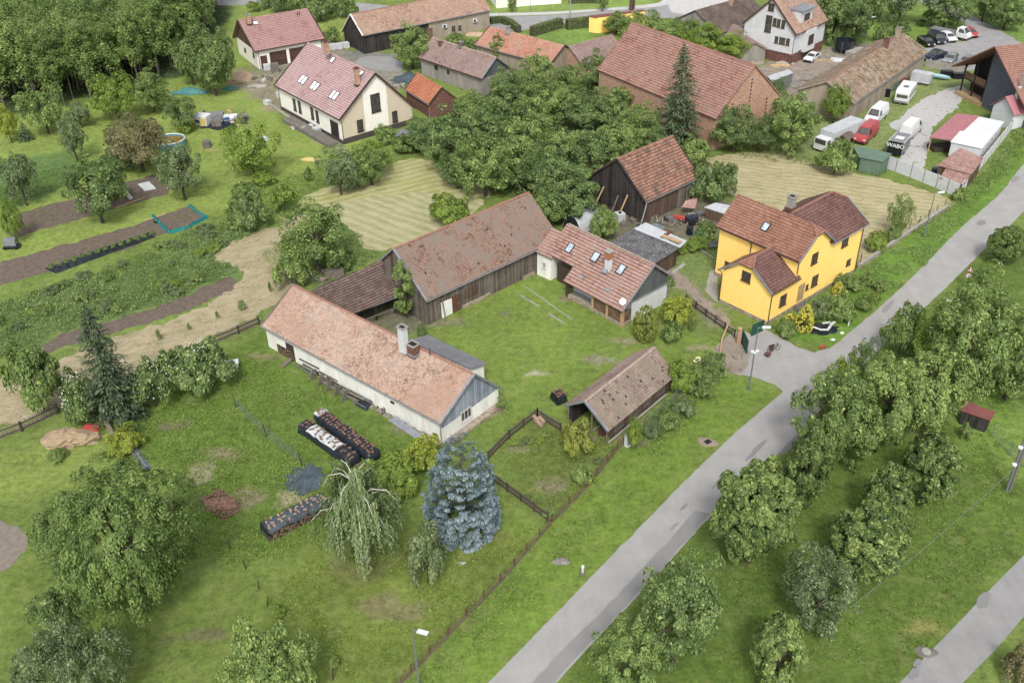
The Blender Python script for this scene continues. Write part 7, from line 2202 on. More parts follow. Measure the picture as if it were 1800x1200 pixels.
# trampoline and junk near the villa
c = G(1482,92)
o = thing('trampoline', 'round trampoline with a dark safety net beside the villa', 'trampoline', c)
MB().lathe(c + UP * .8, [(1.75,0),(1.75,.08),(.05,.081)], 20).build('mat', M['black_paint'], o)
MB().lathe(c + UP * .9, [(1.78,0),(1.74,1.5),(1.7,1.5),(1.74,0)], 20).build('net', M['tarp_black'], o)
for k in range(6):
 v = Vector((1.8 * math.cos(k * 1.047), 1.8 * math.sin(k * 1.047), 0))
 MB().tube([c + v, c + v + UP * 2.4], .04, 5).build('pole', M['steel'], o)
for k, (px, m) in enumerate((((1455,104), 'rubble'), ((1445,108), 'hay_heap'), ((1470,106), 'fleece'), ((1330,112), 'sand_grey'), ((1380,112), 'concrete'), ((1372,116), 'wood_pale'))):
 obj1('rubble_heap', ['grey rubble heap between old saloon and trampoline', 'brown rubble heap right behind the old saloon', 'white sheets lying beside the trampoline', 'long rubble heap under the villa porch', 'pale stones in front of the villa garage', 'pale wood scraps on the dirt yard before the villa'][k], 'heap', m, lambda q: q.blob(G(*px), (1.6, .8, .45), .25, 12, 4, 40 + k))
obj1('slab', 'grey flat concrete slab behind the derelict house ridge', 'slab', 'concrete', lambda m: m.obox(G(1508,98) + UP * .5, (.8, .6, 0), (-.6, .8, 0), UP, 4.5, 2.6, 1.0))
# at the derelict wall: bins, board, dark car
for k, (px, s, m) in enumerate((((1568,158), (1.6, 1.2, 1.5), 'tin_green'), ((1583,150), (2.4, 1.6, 1.1), 'rust'), ((1555,170), (.2, 1.6, 1.4), 'black_paint'), ((1663,134), (2.0, 1.0, 1.0), 'black_paint'), ((1683,138), (1.9, 1.0, 1.0), 'black_paint'))):
 c = G(*px)
 tag(MB().box((c.x, c.y, s[2] / 2), s, .87 if k < 3 else -.15).build(['scrap_bin', 'car_wreck', 'board', 'waste_bin', 'waste_bin'][k], M[m]), ['green-topped scrap bin by the derelict wall', 'dark red wreck behind the caravan', 'black board leaning on the derelict wall', 'black waste bin before the concrete wall, left one', 'black waste bin before the concrete wall, right one'][k], ['bin', 'wreck', 'board', 'bin', 'bin'][k])
c = G(1642,308); obj1('barrel', 'dark blue barrel in the corner beside the rusty sheds', 'barrel', 'navy_paint', lambda m: m.lathe(c, [(.5,0),(.52,.6),(.5,1.1),(.05,1.12)], 12))
o = thing('garden_pot', 'dark blue rain barrel in front of the yellow thuja', 'barrel', G(1404,578))
MB().lathe(G(1404,578), [(.38,0),(.42,.4),(.40,.85)], 12).build('barrel', M['navy_paint'], o)
MB().lathe(G(1404,578) + UP * .85, [(.42,0),(.42,.05),(.02,.06)], 12).build('lid', M['black_paint'], o)
obj1('marker_post', 'white marker post in the verge by the yellow house garden', 'post', 'white_paint', lambda m: m.lathe(G(1491,572), [(.09,0),(.09,.8),(.02,.85)], 8))
obj1('marker_post', 'small orange marker at the tip of the driveway grass', 'marker', 'red_heap', lambda m: m.box(tuple(G(1445,611) + UP * .12), (.7, .3, .24), .5))
for k, px in enumerate(((1480,585), (1464,597), (1666,538), (1668,528), (1660,542))):
 obj1('stone', ['pale stone on the verge left of the road, upper one', 'pale stone at the tip of the driveway grass', 'white stone on the grass right of the road, middle one', 'white stone on the grass nearest the traffic sign', 'white stone on the grass nearest the leafy shrub'][k], 'stone', 'white_paint', lambda m: m.blob(G(*px), (.25, .2, .14), .2, 8, 3, k))
obj1('white_stones', 'line of small white stones set in the courtyard lawn near the barn', 'stones', 'concrete', lambda m: [m.box(tuple(G(925 + 82 * t / 30, 505 + 58 * t / 30) + UP * .03), (.28, .12, .06), rnd.uniform(0, 3)) for t in range(30)])
obj1('white_stones', 'shorter line of white stones in the courtyard lawn near the porch', 'stones', 'concrete', lambda m: [m.box(tuple(G(915 + 35 * t / 14, 520 + 20 * t / 14) + UP * .03), (.28, .12, .06), rnd.uniform(0, 3)) for t in range(14)])
obj1('white_stones', 'line of white stones ending in the lawn before the annexe', 'stones', 'concrete', lambda m: [m.box(tuple(G(966 + 28 * t / 12, 552 + 18 * t / 12) + UP * .03), (.28, .12, .06), rnd.uniform(0, 3)) for t in range(12)])
obj1('beehive', 'white and blue beehive box on legs beside the flowering bushes', 'beehive', 'white_paint', lambda m: m.box(tuple(G(412,648) + UP * .55), (.9, .7, .5), .3).box(tuple(G(412,648) + UP * .86), (1.1, .85, .1), .3).box(tuple(G(412,648) + UP * .15), (.7, .5, .3), .3))
o = thing('garden_bench', 'old brown garden seat under the flowering bushes', 'bench', G(357,688))
c = G(357,688); MB().box((c.x, c.y, .42), (1.3, .5, .08), .4).build('seat', M['wood_grey'], o); MB().box((c.x + .4, c.y + .6, .8), (1.3, .08, .5), .4).build('backrest', M['wood_grey'], o)
for s in (-.45, .45):
 MB().box((c.x + s, c.y + s * .4, .2), (.1, .4, .4), .4).build('leg', M['wood_dark'], o)
obj1('planks', 'stacked grey planks behind the connecting shed', 'timber', 'wood_grey', lambda m: m.bar(G(572,486) + UP * .4, G(605,482) + UP * .4, 1.2, .7))
for k, (a, b) in enumerate((((540,480), (562,498)), ((556,470), (575,486)))):
 tag(MB().bar(G(*a) + UP * .4, G(*b) + UP * .15, .25, .2).build('log', M['wood_grey']), ['grey beam in the weeds left of the connecting shed', 'second grey beam in the weeds nearer the orchard tree'][k], 'beam')
# black planting film with rows of young plants
film = sheet('garden_film', [(78,472),(98,481),(274,417),(262,408)], M['tarp_black'], .03, .08, 3, 0, kind=None)
tag(film, 'strip of black planting film on the lower vegetable bed', 'film')
# the person by the ball tree
pb_ = G(1757,465)
def person():
 o = thing('person', 'person in a dark top and pale blue jeans standing under the round ball tree', 'person', pb_)
 J = {'pel': (0,0,.95), 'bel': (0,0,1.1), 'che': (0,.02,1.32), 'nec': (0,.02,1.5), 'hea': (0,-.01,1.60), 'top': (0,-.01,1.74),
         'hl': (-.1,0,.9), 'kl': (-.13,-.03,.5), 'al': (-.15,.02,.09), 'tl': (-.16,-.14,.04), 'hr': (.1,0,.9), 'kr': (.15,-.02,.5), 'ar': (.19,.03,.09), 'tr': (.21,-.13,.04),
         'sl': (-.19,.02,1.43), 'el': (-.27,.03,1.17), 'wl': (-.24,-.12,.95), 'fl': (-.23,-.18,.87), 'sr': (.19,.02,1.43), 'er': (.30,.0,1.18), 'wr': (.22,-.16,1.02), 'fr': (.17,-.22,.97)}
 Rr = {'pel': (.15,.11), 'bel': (.14,.1), 'che': (.17,.11), 'nec': (.055,.055), 'hea': (.085,.1), 'top': (.06,.07), 'hl': (.095,.095), 'kl': (.06,.06), 'al': (.04,.045), 'tl': (.045,.03), 'hr': (.095,.095), 'kr': (.06,.06), 'ar': (.04,.045), 'tr': (.045,.03), 'sl': (.065,.065), 'el': (.045,.045), 'wl': (.03,.03), 'fl': (.035,.02), 'sr': (.065,.065), 'er': (.045,.045), 'wr': (.03,.03), 'fr': (.035,.02)}
 E_ = [('pel','bel'),('bel','che'),('che','nec'),('nec','hea'),('hea','top'),('pel','hl'),('hl','kl'),('kl','al'),('al','tl'),('pel','hr'),('hr','kr'),('kr','ar'),('ar','tr'),('che','sl'),('sl','el'),('el','wl'),('wl','fl'),('che','sr'),('sr','er'),('er','wr'),('wr','fr')]
 names = list(J)
 me = bpy.data.meshes.new('body')
 me.from_pydata([J[k] for k in names], [(names.index(a), names.index(b)) for a, b in E_], [])
 ob = bpy.data.objects.new('body', me); COL.objects.link(ob)
 bpy.context.view_layer.objects.active = ob
 sk = ob.modifiers.new('skin', 'SKIN'); sk.use_smooth_shade = True
 sv = me.skin_vertices[0].data
 for i, k in enumerate(names):
  sv[i].radius = Rr[k]
 sv[0].use_root = True
 ob.modifiers.new('sub', 'SUBSURF').render_levels = 1
 dg = bpy.context.evaluated_depsgraph_get()
 m2 = bpy.data.meshes.new_from_object(ob.evaluated_get(dg))
 m2.name = 'body'
 ob.modifiers.clear(); ob.data = m2
 m2.materials.clear()
 for k in ('skin', 'shirt', 'jeans', 'black_paint'):
  m2.materials.append(M[k])
 for p in m2.polygons:
  z, x = p.center.z, abs(p.center.x)
  p.material_index = 3 if z < .1 else (2 if z < 1.0 and x < .215 and p.center.y > -.1 or z < .8 else (0 if z > 1.5 or (x > .24 and z < 1.2) else 1))
 ob.parent = o
 MB().blob(pb_ + Vector((0, .02, 1.66)), (.1, .115, .11), .05, 10, 4, 1).build('hair', M['hair'], o, smooth=True)
person()
# ================================================================== VEGETATION
M['l_mid'] = leaf('leaves_mid', S(72,92,52,1.6), S(114,136,74,1.65), S(162,178,106,1.7))
M['l_dark'] = leaf('leaves_dark', S(66,86,54,1.6), S(102,124,72,1.65), S(150,166,104,1.7))
M['l_lime'] = leaf('leaves_lime', S(58,78,44,1.4), S(98,122,64,1.4), S(164,178,104,1.4))
M['l_light'] = leaf('leaves_light', S(92,114,50,1.3), S(136,160,70,1.3), S(172,192,94,1.3))
M['l_yellow'] = leaf('leaves_yellow', S(120,134,50,1.3), S(164,178,72,1.3), S(200,208,96,1.3))
M['l_grey'] = leaf('leaves_grey', S(74,90,62,1.4), S(112,130,88,1.4), S(160,172,126,1.5))
M['l_brown'] = leaf('leaves_copper', S(88,88,52,1.45), S(124,120,72,1.45), S(162,146,96,1.45))
M['l_spruce'] = leaf('needles_dark', S(48,62,44,1.3), S(74,90,62,1.3), S(108,124,86,1.3), 0.10)
M['l_blue'] = leaf('needles_blue', S(66,80,84,1.3), S(112,130,136,1.3), S(164,180,184,1.4), 0.08, .03)
M['l_birch'] = leaf('leaves_birch', S(98,114,76,1.3), S(132,150,102,1.3), S(164,180,132,1.3), 0.35)
M['l_thuja'] = leaf('thuja', S(92,104,46,1.3), S(128,138,60,1.3), S(160,166,84,1.3), 0.12)
M['l_gold'] = leaf('thuja_gold', S(160,156,50,1.3), S(200,194,74,1.3), S(222,214,104,1.3), 0.12)
M['l_weed'] = leaf('weeds', S(90,112,56,1.2), S(116,142,70,1.2), S(150,172,92,1.2), 0.3)
M['l_weedy'] = leaf('weeds_yellow', S(98,122,52,1.2), S(124,148,66,1.2), S(152,174,86,1.2), 0.3)
M['l_grass'] = leaf('tall_grass', S(84,110,58,1.2), S(126,154,84,1.2), S(176,194,130,1.2), 0.3)
M['l_herb'] = leaf('herbs', S(72,98,58,1.2), S(112,140,88,1.2), S(166,186,138,1.2), 0.3)
M['l_dry'] = leaf('dry_stalks', S(150,140,86,1.1), S(186,174,118,1.1), S(214,202,152,1.1), 0.2)
M['flower_white'] = plain('flowers_white', S(232,232,216,1.1), S(214,216,190,1.1), 4)
M['flower_yellow'] = plain('flowers_yellow', S(236,214,90,1.1), S(226,196,70,1.1), 4)
M['flower_cream'] = plain('flowers_cream', S(240,230,176,1.1), S(228,214,150,1.1), 4)
def unit(a):
 return a / np.maximum(np.linalg.norm(a, axis=-1, keepdims=True), 1e-9)
def leaf_mesh(name, P, N, T, L, Wd, rnd, mat):
 """one bent diamond leaf per row"""
 B = unit(np.cross(N, T)); T = unit(np.cross(B, N))
 L = L[:, None]; Wd = Wd[:, None]
 a, b, c, d = P - T * L * .5, P + B * Wd * .5 + N * L * .06, P + T * L * .5 - N * L * .05, P - B * Wd * .5 + N * L * .06
 v = np.stack([a, b, c, d], 1).reshape(-1, 3)
 q = np.arange(len(v), dtype=np.int32).reshape(-1, 4)
 me = np_mesh(name, v, q)
 at = me.attributes.new('rnd', 'FLOAT', 'POINT')
 at.data.foreach_set('value', np.repeat(np.clip(rnd, 0, 1), 4).astype(np.float32))
 me.materials.append(mat)
 return me
def crown_points(seed, ncl, npl, h, zc, zr, cs=(.15, .27), inner=.45, lumps=.22, flat=.75, dome=False, egg=0.0):
 """leaf positions gathered in clumps through a crown of radius 1 and centre height zc*h"""
 r = np.random.RandomState(seed)
 d = unit(r.normal(size=(ncl, 3)))
 if dome:
  d[:, 2] = np.abs(d[:, 2]) * 1.0 - .05
 ph = r.uniform(0, 6.28, 6)
 az = np.arctan2(d[:, 1], d[:, 0])
 k = 1 + lumps * (np.sin(2 * az + ph[0]) * .5 + np.sin(3 * az + ph[1] + d[:, 2] * 2) * .5 + np.sin(5 * az + ph[2] + d[:, 2] * 4) * .35 + np.sin(d[:, 2] * 7 + ph[3]) * .3)
 rr = inner + (1 - inner) * r.uniform(0, 1, ncl) ** .45
 size = r.uniform(cs[0], cs[1], ncl)
 c = d * (rr * k * (1 - size * .6))[:, None]
 if egg:
  c[:, :2] *= (1 - egg * np.clip(c[:, 2], -1, 1) * .6)[:, None]
 out = unit(c * np.array([1, 1, 1]) + np.array([0, 0, .15]))
 c = c * np.array([1, 1, zr * h]) + np.array([0, 0, zc * h])
 ci = np.repeat(np.arange(ncl), npl)
 q = unit(r.normal(size=(ncl * npl, 3)) + out[ci] * .7 + np.array([0, 0, .35]))
 rad = (.55 + .45 * r.uniform(0, 1, len(ci)) ** .5) * size[ci]
 P = c[ci] + q * rad[:, None] * np.array([1, 1, flat])
 crnd = r.uniform(0, 1, ncl)
 return r, P, q, out[ci], crnd[ci], c
def deciduous(seed, mat, ncl=90, npl=55, h=1.7, zc=.6, zr=.4, leaf_=.10, asp=.6, droop=.0, light=.25, **kw):
 r, P, q, out, crnd, c = crown_points(seed, ncl, npl, h, zc, zr, **kw)
 n = len(P)
 P[:, 2] = np.maximum(P[:, 2], .04)
 N = unit(q * .45 + out * .3 + np.array([0, 0, .75]) + r.normal(size=(n, 3)) * .4)
 T = unit(r.normal(size=(n, 3)) + out * .5 + np.array([0, 0, -droop]))
 L = leaf_ * r.uniform(.45, 1.2, n) ** .8 * (1 + .7 * (r.uniform(0, 1, n) < .12))
 rnd = .36 * crnd + .62 * r.uniform(0, 1, n)
 rnd = np.where(r.uniform(0, 1, n) < light * .25, .95, rnd)
 return leaf_mesh('crown', P, N, T, L, L * asp, rnd, mat), c
def trunk_mesh(seed, h, zc, zr, rt, cl, mat, fork=.35, nb=9):
 r = random.Random(seed)
 mb = MB()
 top = zc * h + zr * h * .45
 pts = [Vector((r.uniform(-.04, .04) * t * 4, r.uniform(-.04, .04) * t * 4, top * t)) for t in (0, .12, .35, .6, .8, 1)]
 pts[0] = Vector((0, 0, -.02))
 mb.tube(pts, [rt * 1.35, rt, rt * .85, rt * .6, rt * .38, rt * .15], 7)
 idx = list(range(len(cl))); r.shuffle(idx)
 for i in idx[:nb]:
  e = Vector(cl[i])
  s = pts[2].lerp(pts[4], r.random() * .8)
  if (e - s).length < .15: continue
  m = s.lerp(e, .5) + Vector((0, 0, .08 * h * r.random()))
  mb.tube([s, m, e], [rt * .42, rt * .25, rt * .08], 5)
 me = bpy.data.meshes.new('trunk')
 me.from_pydata([tuple(v) for v in mb.v], [], mb.f)
 me.materials.append(mat)
 return me
def conifer(seed, mat, h, levels=26, nbr=8, ncard=13, droop=.35, card=.20, shape=.9, bulge=1.0, up=0.0, base=.06, lay=.35):
 r = np.random.RandomState(seed)
 P, N, T, L, W, rn = [], [], [], [], [], []
 for i in range(levels):
  t = i / (levels - 1)
  z = base + (1 - base) * t ** .92
  rad = min(1.0, bulge * (1 - t) ** shape) * (.86 + .14 * min(1, t / .3)) + .03
  for k in range(int(nbr * (1 - .35 * t)) + 3):
   az = r.uniform(0, 6.28)
   rl = rad * r.uniform(.70, 1.12)
   br = r.uniform(0, 1)
   dirv = np.array([math.cos(az), math.sin(az), 0])
   side = np.array([-dirv[1], dirv[0], 0])
   m = max(4, int(ncard * (.45 + .55 * (1 - t))))
   for j in range(m):
    s = .18 + .82 * (j + r.uniform(0, 1)) / m
    zz = (z + .02) * h + up * s * rl - droop * rl * (s ** 1.6) + .10 * rl * s ** 4
    sp = (1 - s) * .35 + .12
    p = dirv * rl * s + side * rl * sp * r.uniform(-1, 1) * .8
    p[2] = zz + r.uniform(-.02, .02)
    P.append(p)
    N.append(np.array([0, 0, 1.0]) + dirv * .3 + r.normal(size=3) * .3)
    T.append(dirv + side * r.uniform(-.8, .8) + np.array([0, 0, -droop * 1.2]))
    l = card * r.uniform(.6, 1.2) * (.5 + .5 * (1 - t))
    L.append(l); W.append(l * .42)
    rn.append(lay * br + (.7 - lay) * r.uniform(0, 1) + .28 * s)
 P = np.array(P); P[:, 2] = np.maximum(P[:, 2], .03)
 me = leaf_mesh('crown', P, unit(np.array(N)), unit(np.array(T)), np.array(L), np.array(W), np.array(rn), mat)
 mb = MB().tube([(0, 0, 0), (0, 0, h * .5), (0, 0, h * .97)], [.07, .04, .012], 7)
 tm = bpy.data.meshes.new('trunk'); tm.from_pydata([tuple(v) for v in mb.v], [], mb.f); tm.materials.append(M['bark'])
 return me, tm
PROTO = {}
def proto(kind, variants):
 PROTO[kind] = variants
def dec_kind(kind, mat, n, h, zc, zr, rt=.05, bark='bark', nb=9, seed0=0, **kw):
 vs = []
 for i in range(n):
  cr, cl = deciduous(seed0 + i * 17 + 3, M[mat], h=h, zc=zc, zr=zr, **kw)
  tm = trunk_mesh(seed0 + i, h, zc, zr, rt, cl, M[bark], nb=nb) if rt else None
  vs.append((cr, tm, h))
 proto(kind, vs)
dec_kind('fruit', 'l_mid', 3, 1.6, .60, .38, .055, seed0=10, ncl=95, npl=106, leaf_=0.069, lumps=.3, inner=.4)
dec_kind('fruit_grey', 'l_grey', 2, 1.6, .60, .40, .055, seed0=20, ncl=90, npl=98, leaf_=0.069, lumps=.3, inner=.4)
dec_kind('thicket', 'l_mid', 3, 1.9, .55, .45, .06, seed0=30, ncl=105, npl=114, leaf_=0.069, lumps=.28, inner=.45)
dec_kind('thicket_dark', 'l_dark', 3, 1.9, .55, .45, .06, seed0=40, ncl=105, npl=114, leaf_=0.069, lumps=.28, inner=.45)
dec_kind('lime', 'l_lime', 3, 2.5, .56, .44, .075, seed0=50, ncl=170, npl=117, leaf_=.105, lumps=.14, inner=.55, egg=.55, cs=(.13, .22), droop=.5, light=.6)
dec_kind('limebig', 'l_lime', 1, 2.1, .55, .45, .06, seed0=55, ncl=220, npl=142, leaf_=.082, lumps=.18, inner=.55, egg=.2, cs=(.11, .2), droop=.5, light=.45)
dec_kind('loose', 'l_dark', 2, 1.8, .58, .42, .055, seed0=60, ncl=150, npl=104, leaf_=0.056, lumps=.34, inner=.35, cs=(.12, .22))
dec_kind('loose_grey', 'l_grey', 1, 1.8, .58, .42, .055, seed0=65, ncl=150, npl=104, leaf_=0.053, lumps=.34, inner=.35, cs=(.12, .22))
dec_kind('park', 'l_mid', 3, 1.8, .55, .45, .05, seed0=70, ncl=190, npl=125, leaf_=0.056, lumps=.28, inner=.5, cs=(.11, .2))
dec_kind('light', 'l_light', 2, 1.6, .58, .42, .05, seed0=80, ncl=110, npl=110, leaf_=0.066, lumps=.28, inner=.45)
dec_kind('copper', 'l_brown', 1, 1.45, .60, .36, .06, seed0=90, ncl=150, npl=106, leaf_=0.056, lumps=.3, inner=.4)
dec_kind('bush', 'l_mid', 3, 1.1, .30, .70, .03, seed0=100, ncl=60, npl=98, leaf_=0.099, dome=True, lumps=.25)
dec_kind('bush_dark', 'l_dark', 2, 1.1, .30, .70, .03, seed0=110, ncl=60, npl=98, leaf_=0.099, dome=True, lumps=.25)
dec_kind('bush_light', 'l_light', 2, 1.1, .30, .70, .03, seed0=120, ncl=60, npl=98, leaf_=0.099, dome=True, lumps=.25)
dec_kind('bush_yellow', 'l_yellow', 2, 1.1, .30, .70, .03, seed0=130, ncl=60, npl=98, leaf_=0.099, dome=True, lumps=.25)
dec_kind('bush_grey', 'l_grey', 2, 1.1, .30, .70, .03, seed0=140, ncl=60, npl=98, leaf_=0.086, dome=True, lumps=.25)
dec_kind('bush_fine', 'l_grey', 1, 1.1, .30, .70, .03, seed0=145, ncl=150, npl=142, leaf_=0.040, dome=True, lumps=.22, cs=(.1, .2))
dec_kind('bush_big', 'l_light', 1, 1.1, .30, .70, .03, seed0=147, ncl=140, npl=133, leaf_=0.050, dome=True, lumps=.25, cs=(.1, .2))
dec_kind('thuja', 'l_thuja', 1, 1.5, .46, .50, .04, seed0=150, ncl=300, npl=56, leaf_=.07, lumps=.03, inner=.88, cs=(.07, .11), asp=.5)
dec_kind('gold', 'l_gold', 1, 1.7, .42, .52, .04, seed0=155, ncl=260, npl=56, leaf_=.08, lumps=.04, inner=.88, cs=(.07, .11), egg=.7, asp=.5)
dec_kind('ball', 'l_lime', 1, 1.75, .60, .40, .06, seed0=160, ncl=170, npl=114, leaf_=0.076, lumps=.06, inner=.65, cs=(.13, .2), droop=.4, light=.4)
dec_kind('poplar', 'l_mid', 4, 5.6, .60, .42, .045, 'bark_pale', 5, seed0=170, ncl=60, npl=91, leaf_=0.106, lumps=.3, inner=.3, cs=(.24, .42), flat=1.3, egg=.35)
dec_kind('ivy', 'l_mid', 1, 3.6, .5, .5, .05, seed0=180, ncl=70, npl=95, leaf_=0.125, lumps=.2, inner=.6, cs=(.2, .3))
dec_kind('tall', 'l_dark', 2, 2.6, .56, .44, .05, seed0=190, ncl=150, npl=106, leaf_=0.073, lumps=.22, inner=.45, cs=(.14, .25), flat=1.1)
proto('spruce', [conifer(1, M['l_spruce'], 3.4, 38, 12, 22, .30, .15, .62) + (3.4,), conifer(2, M['l_spruce'], 3.4, 38, 12, 22, .32, .15, .66) + (3.4,)])
proto('spruce_thin', [conifer(3, M['l_spruce'], 3.6, 26, 14, 30, .30, .15, .72) + (3.6,)])
def tufted(seed, mat, h, ncl, npl, card):
 """spruce as dense tufts of needles on an ovate cone"""
 r = np.random.RandomState(seed)
 t = 1 - np.sqrt(r.uniform(0, 1, ncl))
 rt = np.minimum(1.0, 1.42 * (1 - t) ** .62) * (.86 + .14 * np.minimum(1, t / .3)) + .02
 az = r.uniform(0, 6.28, ncl)
 rr = rt * (1 - .42 * r.uniform(0, 1, ncl) ** 2.2) * (1 + .06 * np.sin(3 * az + t * 9))
 c = np.stack([np.cos(az) * rr, np.sin(az) * rr, (.03 + .96 * t) * h - .10 * rr], -1)
 out = unit(np.stack([np.cos(az), np.sin(az), .25 + .6 * t], -1))
 ci = np.repeat(np.arange(ncl), npl)
 n = len(ci)
 sz = r.uniform(.09, .17, ncl)[ci]
 k = r.uniform(0, 1, n)
 side = unit(np.cross(out, np.array([0, 0, 1.0])))[ci]
 P = c[ci] + out[ci] * (sz * (k - .5) * 1.3)[:, None] + side * (sz * (1.1 - .6 * k) * r.uniform(-1, 1, n))[:, None] + np.array([0, 0, 1]) * (sz * r.uniform(-.28, .22, n) - .05 * k)[:, None]
 P[:, 2] = np.maximum(P[:, 2], .03)
 T = unit(out[ci] + side * r.uniform(-.9, .9, n)[:, None] + np.array([0, 0, -.25]))
 N = unit(np.array([0, 0, 1.0]) + out[ci] * .5 + r.normal(size=(n, 3)) * .25)
 L = card * r.uniform(.6, 1.3, n)
 me = leaf_mesh('crown', P, N, T, L, L * .34, np.clip(.22 * r.uniform(0, 1, ncl)[ci] + .3 * r.uniform(0, 1, n) + .42 * k, 0, 1), mat)
 mb = MB().tube([(0, 0, 0), (0, 0, h * .5), (0, 0, h * .72)], [.07, .04, .012], 7)
 tm = bpy.data.meshes.new('trunk'); tm.from_pydata([tuple(v) for v in mb.v], [], mb.f); tm.materials.append(M['bark'])
 return me, tm, h
proto('bluespruce', [tufted(4, M['l_blue'], 2.9, 620, 34, .085)])
proto('dwarf_spruce', [conifer(5, M['l_spruce'], 1.6, 16, 10, 10, .2, .24, .7) + (1.6,)])
# the big tree with long hanging boughs
def hanging(seed, mat, h):
 r, P, q, out, crnd, c = crown_points(seed, 420, 46, h, .56, .44, cs=(.07, .13), inner=.5, lumps=.26)
 # every clump trails downwards and outwards
 n = len(P)
 ci = np.repeat(np.arange(420), 46)
 PP, NN, TT, RN = [P], [unit(q * .4 + out * .4 + np.array([0, 0, .45]) + r.normal(size=(n, 3)) * .3)], [unit(out * .8 + np.array([0, 0, -.3]) + r.normal(size=(n, 3)) * .6)], [.42 * crnd + .45 * r.uniform(0, 1, n)]
 for s in (1,):
  sel = r.uniform(0, 1, n) < .9
  p2 = P[sel] + out[sel] * .035 * s + np.array([0, 0, -.06 * s]) + r.normal(size=(sel.sum(), 3)) * .025
  PP.append(p2); NN.append(unit(out[sel] + np.array([0, 0, .3]) + r.normal(size=(sel.sum(), 3)) * .35))
  TT.append(unit(out[sel] * .7 + np.array([0, 0, -.6]) + r.normal(size=(sel.sum(), 3)) * .5)); RN.append(.42 * crnd[sel] + .45 * r.uniform(0, 1, sel.sum()))
 P = np.concatenate(PP); P[:, 2] = np.maximum(P[:, 2], .05)
 L = .042 * r.uniform(.6, 1.4, len(P))
 return leaf_mesh('crown', P, np.concatenate(NN), np.concatenate(TT), L, L * .5, np.concatenate(RN), mat), trunk_mesh(seed, h, .56, .44, .06, c, M['bark'])
proto('hanging', [hanging(7, M['l_mid'], 1.75) + (1.75,)])
def birch(seed, h):
 r = np.random.RandomState(seed); rr = random.Random(seed)
 mb = MB(); P, N, T, L, RN = [], [], [], [], []
 mb.tube([(0, 0, 0), (.03, .02, h * .3), (-.02, .05, h * .62), (.02, .02, h * .9)], [.034, .026, .016, .006], 6)
 for k in range(34):
  az = rr.uniform(0, 6.28); z0 = h * rr.uniform(.35, .85); ln = rr.uniform(.5, 1.0) * (1 - (z0 / h - .35) * .6)
  d = Vector((math.cos(az), math.sin(az), 0))
  s = Vector((0, 0, z0)); pts = [s, s + d * ln * .4 + Vector((0, 0, .22)), s + d * ln * .75 + Vector((0, 0, .22)), s + d * ln + Vector((0, 0, .02))]
  mb.tube(pts, [.012, .009, .006, .003], 5)
  for j in range(28):
   t = .15 + .85 * (j / 27)
   a = pts[1].lerp(pts[2], t) if t < .6 else pts[2].lerp(pts[3], (t - .6) / .4)
   a = a + Vector((rr.uniform(-.12, .12), rr.uniform(-.12, .12), 0))
   dl = rr.uniform(.35, .95) * min(1.0, a.z / h + .2)
   m = int(8 + 14 * dl)
   b = rr.random()
   for i in range(m):
    f = i / m
    p = a + Vector((rr.uniform(-.03, .03), rr.uniform(-.03, .03), -dl * f)) + d * .05 * f
    P.append(p); N.append((d.x + rr.uniform(-.6, .6), d.y + rr.uniform(-.6, .6), rr.uniform(0, .8))); T.append((rr.uniform(-.4, .4), rr.uniform(-.4, .4), -1)); L.append(rr.uniform(.04, .085)); RN.append(.5 * b + .5 * rr.random())
 P = np.array(P); P[:, 2] = np.maximum(P[:, 2], .05)
 L = np.array(L)
 cm = leaf_mesh('crown', P, unit(np.array(N)), unit(np.array(T)), L, L * .5, np.array(RN), M['l_birch'])
 tm = bpy.data.meshes.new('trunk'); tm.from_pydata([tuple(v) for v in mb.v], [], mb.f); tm.materials.append(M['bark_birch'])
 return cm, tm, h
proto('birch', [birch(3, 2.2)])
NPL = [0]
def true_base(b, top):
 """foot of a plant whose tip is seen at top (verticals splay away from the picture's middle)"""
 for _ in range(2):
  x, y = to_px(np.array([b.x]), np.array([b.y]), height_at(b, top))
  b = b + Vector(((top[0] - float(x[0])) / ppm(b) * .85, 0, 0))
 return b
def plant(kind, base, top, width, label, cat='tree', name=None, group=None, mat=None, hscale=None, rot=None):
 b = G(*base)
 NPL[0] += 1
 if rot is None:
  b = true_base(b, top)
 r = random.Random(NPL[0] * 7 + 1)
 cr, tm, h = PROTO[kind][NPL[0] % len(PROTO[kind])]
 H = max(.3, height_at(b, top)) if hscale is None else hscale
 Rm = width * .45 / ppm(b + UP * H * .5)
 o = thing(name or {'tree': 'tree', 'bush': 'shrub'}.get(cat, cat.replace(' ', '_')), label, cat, b, r.uniform(0, 6.28) if rot is None else rot, group)
 o.scale = (Rm, Rm, H / h)
 c = bpy.data.objects.new('crown', cr); COL.objects.link(c); c.parent = o
 if mat:
  c.material_slots[0].link = 'OBJECT'; c.material_slots[0].material = M[mat]
 if tm is not None:
  t = bpy.data.objects.new('trunk', tm); COL.objects.link(t); t.parent = o
 return o
T_ = plant
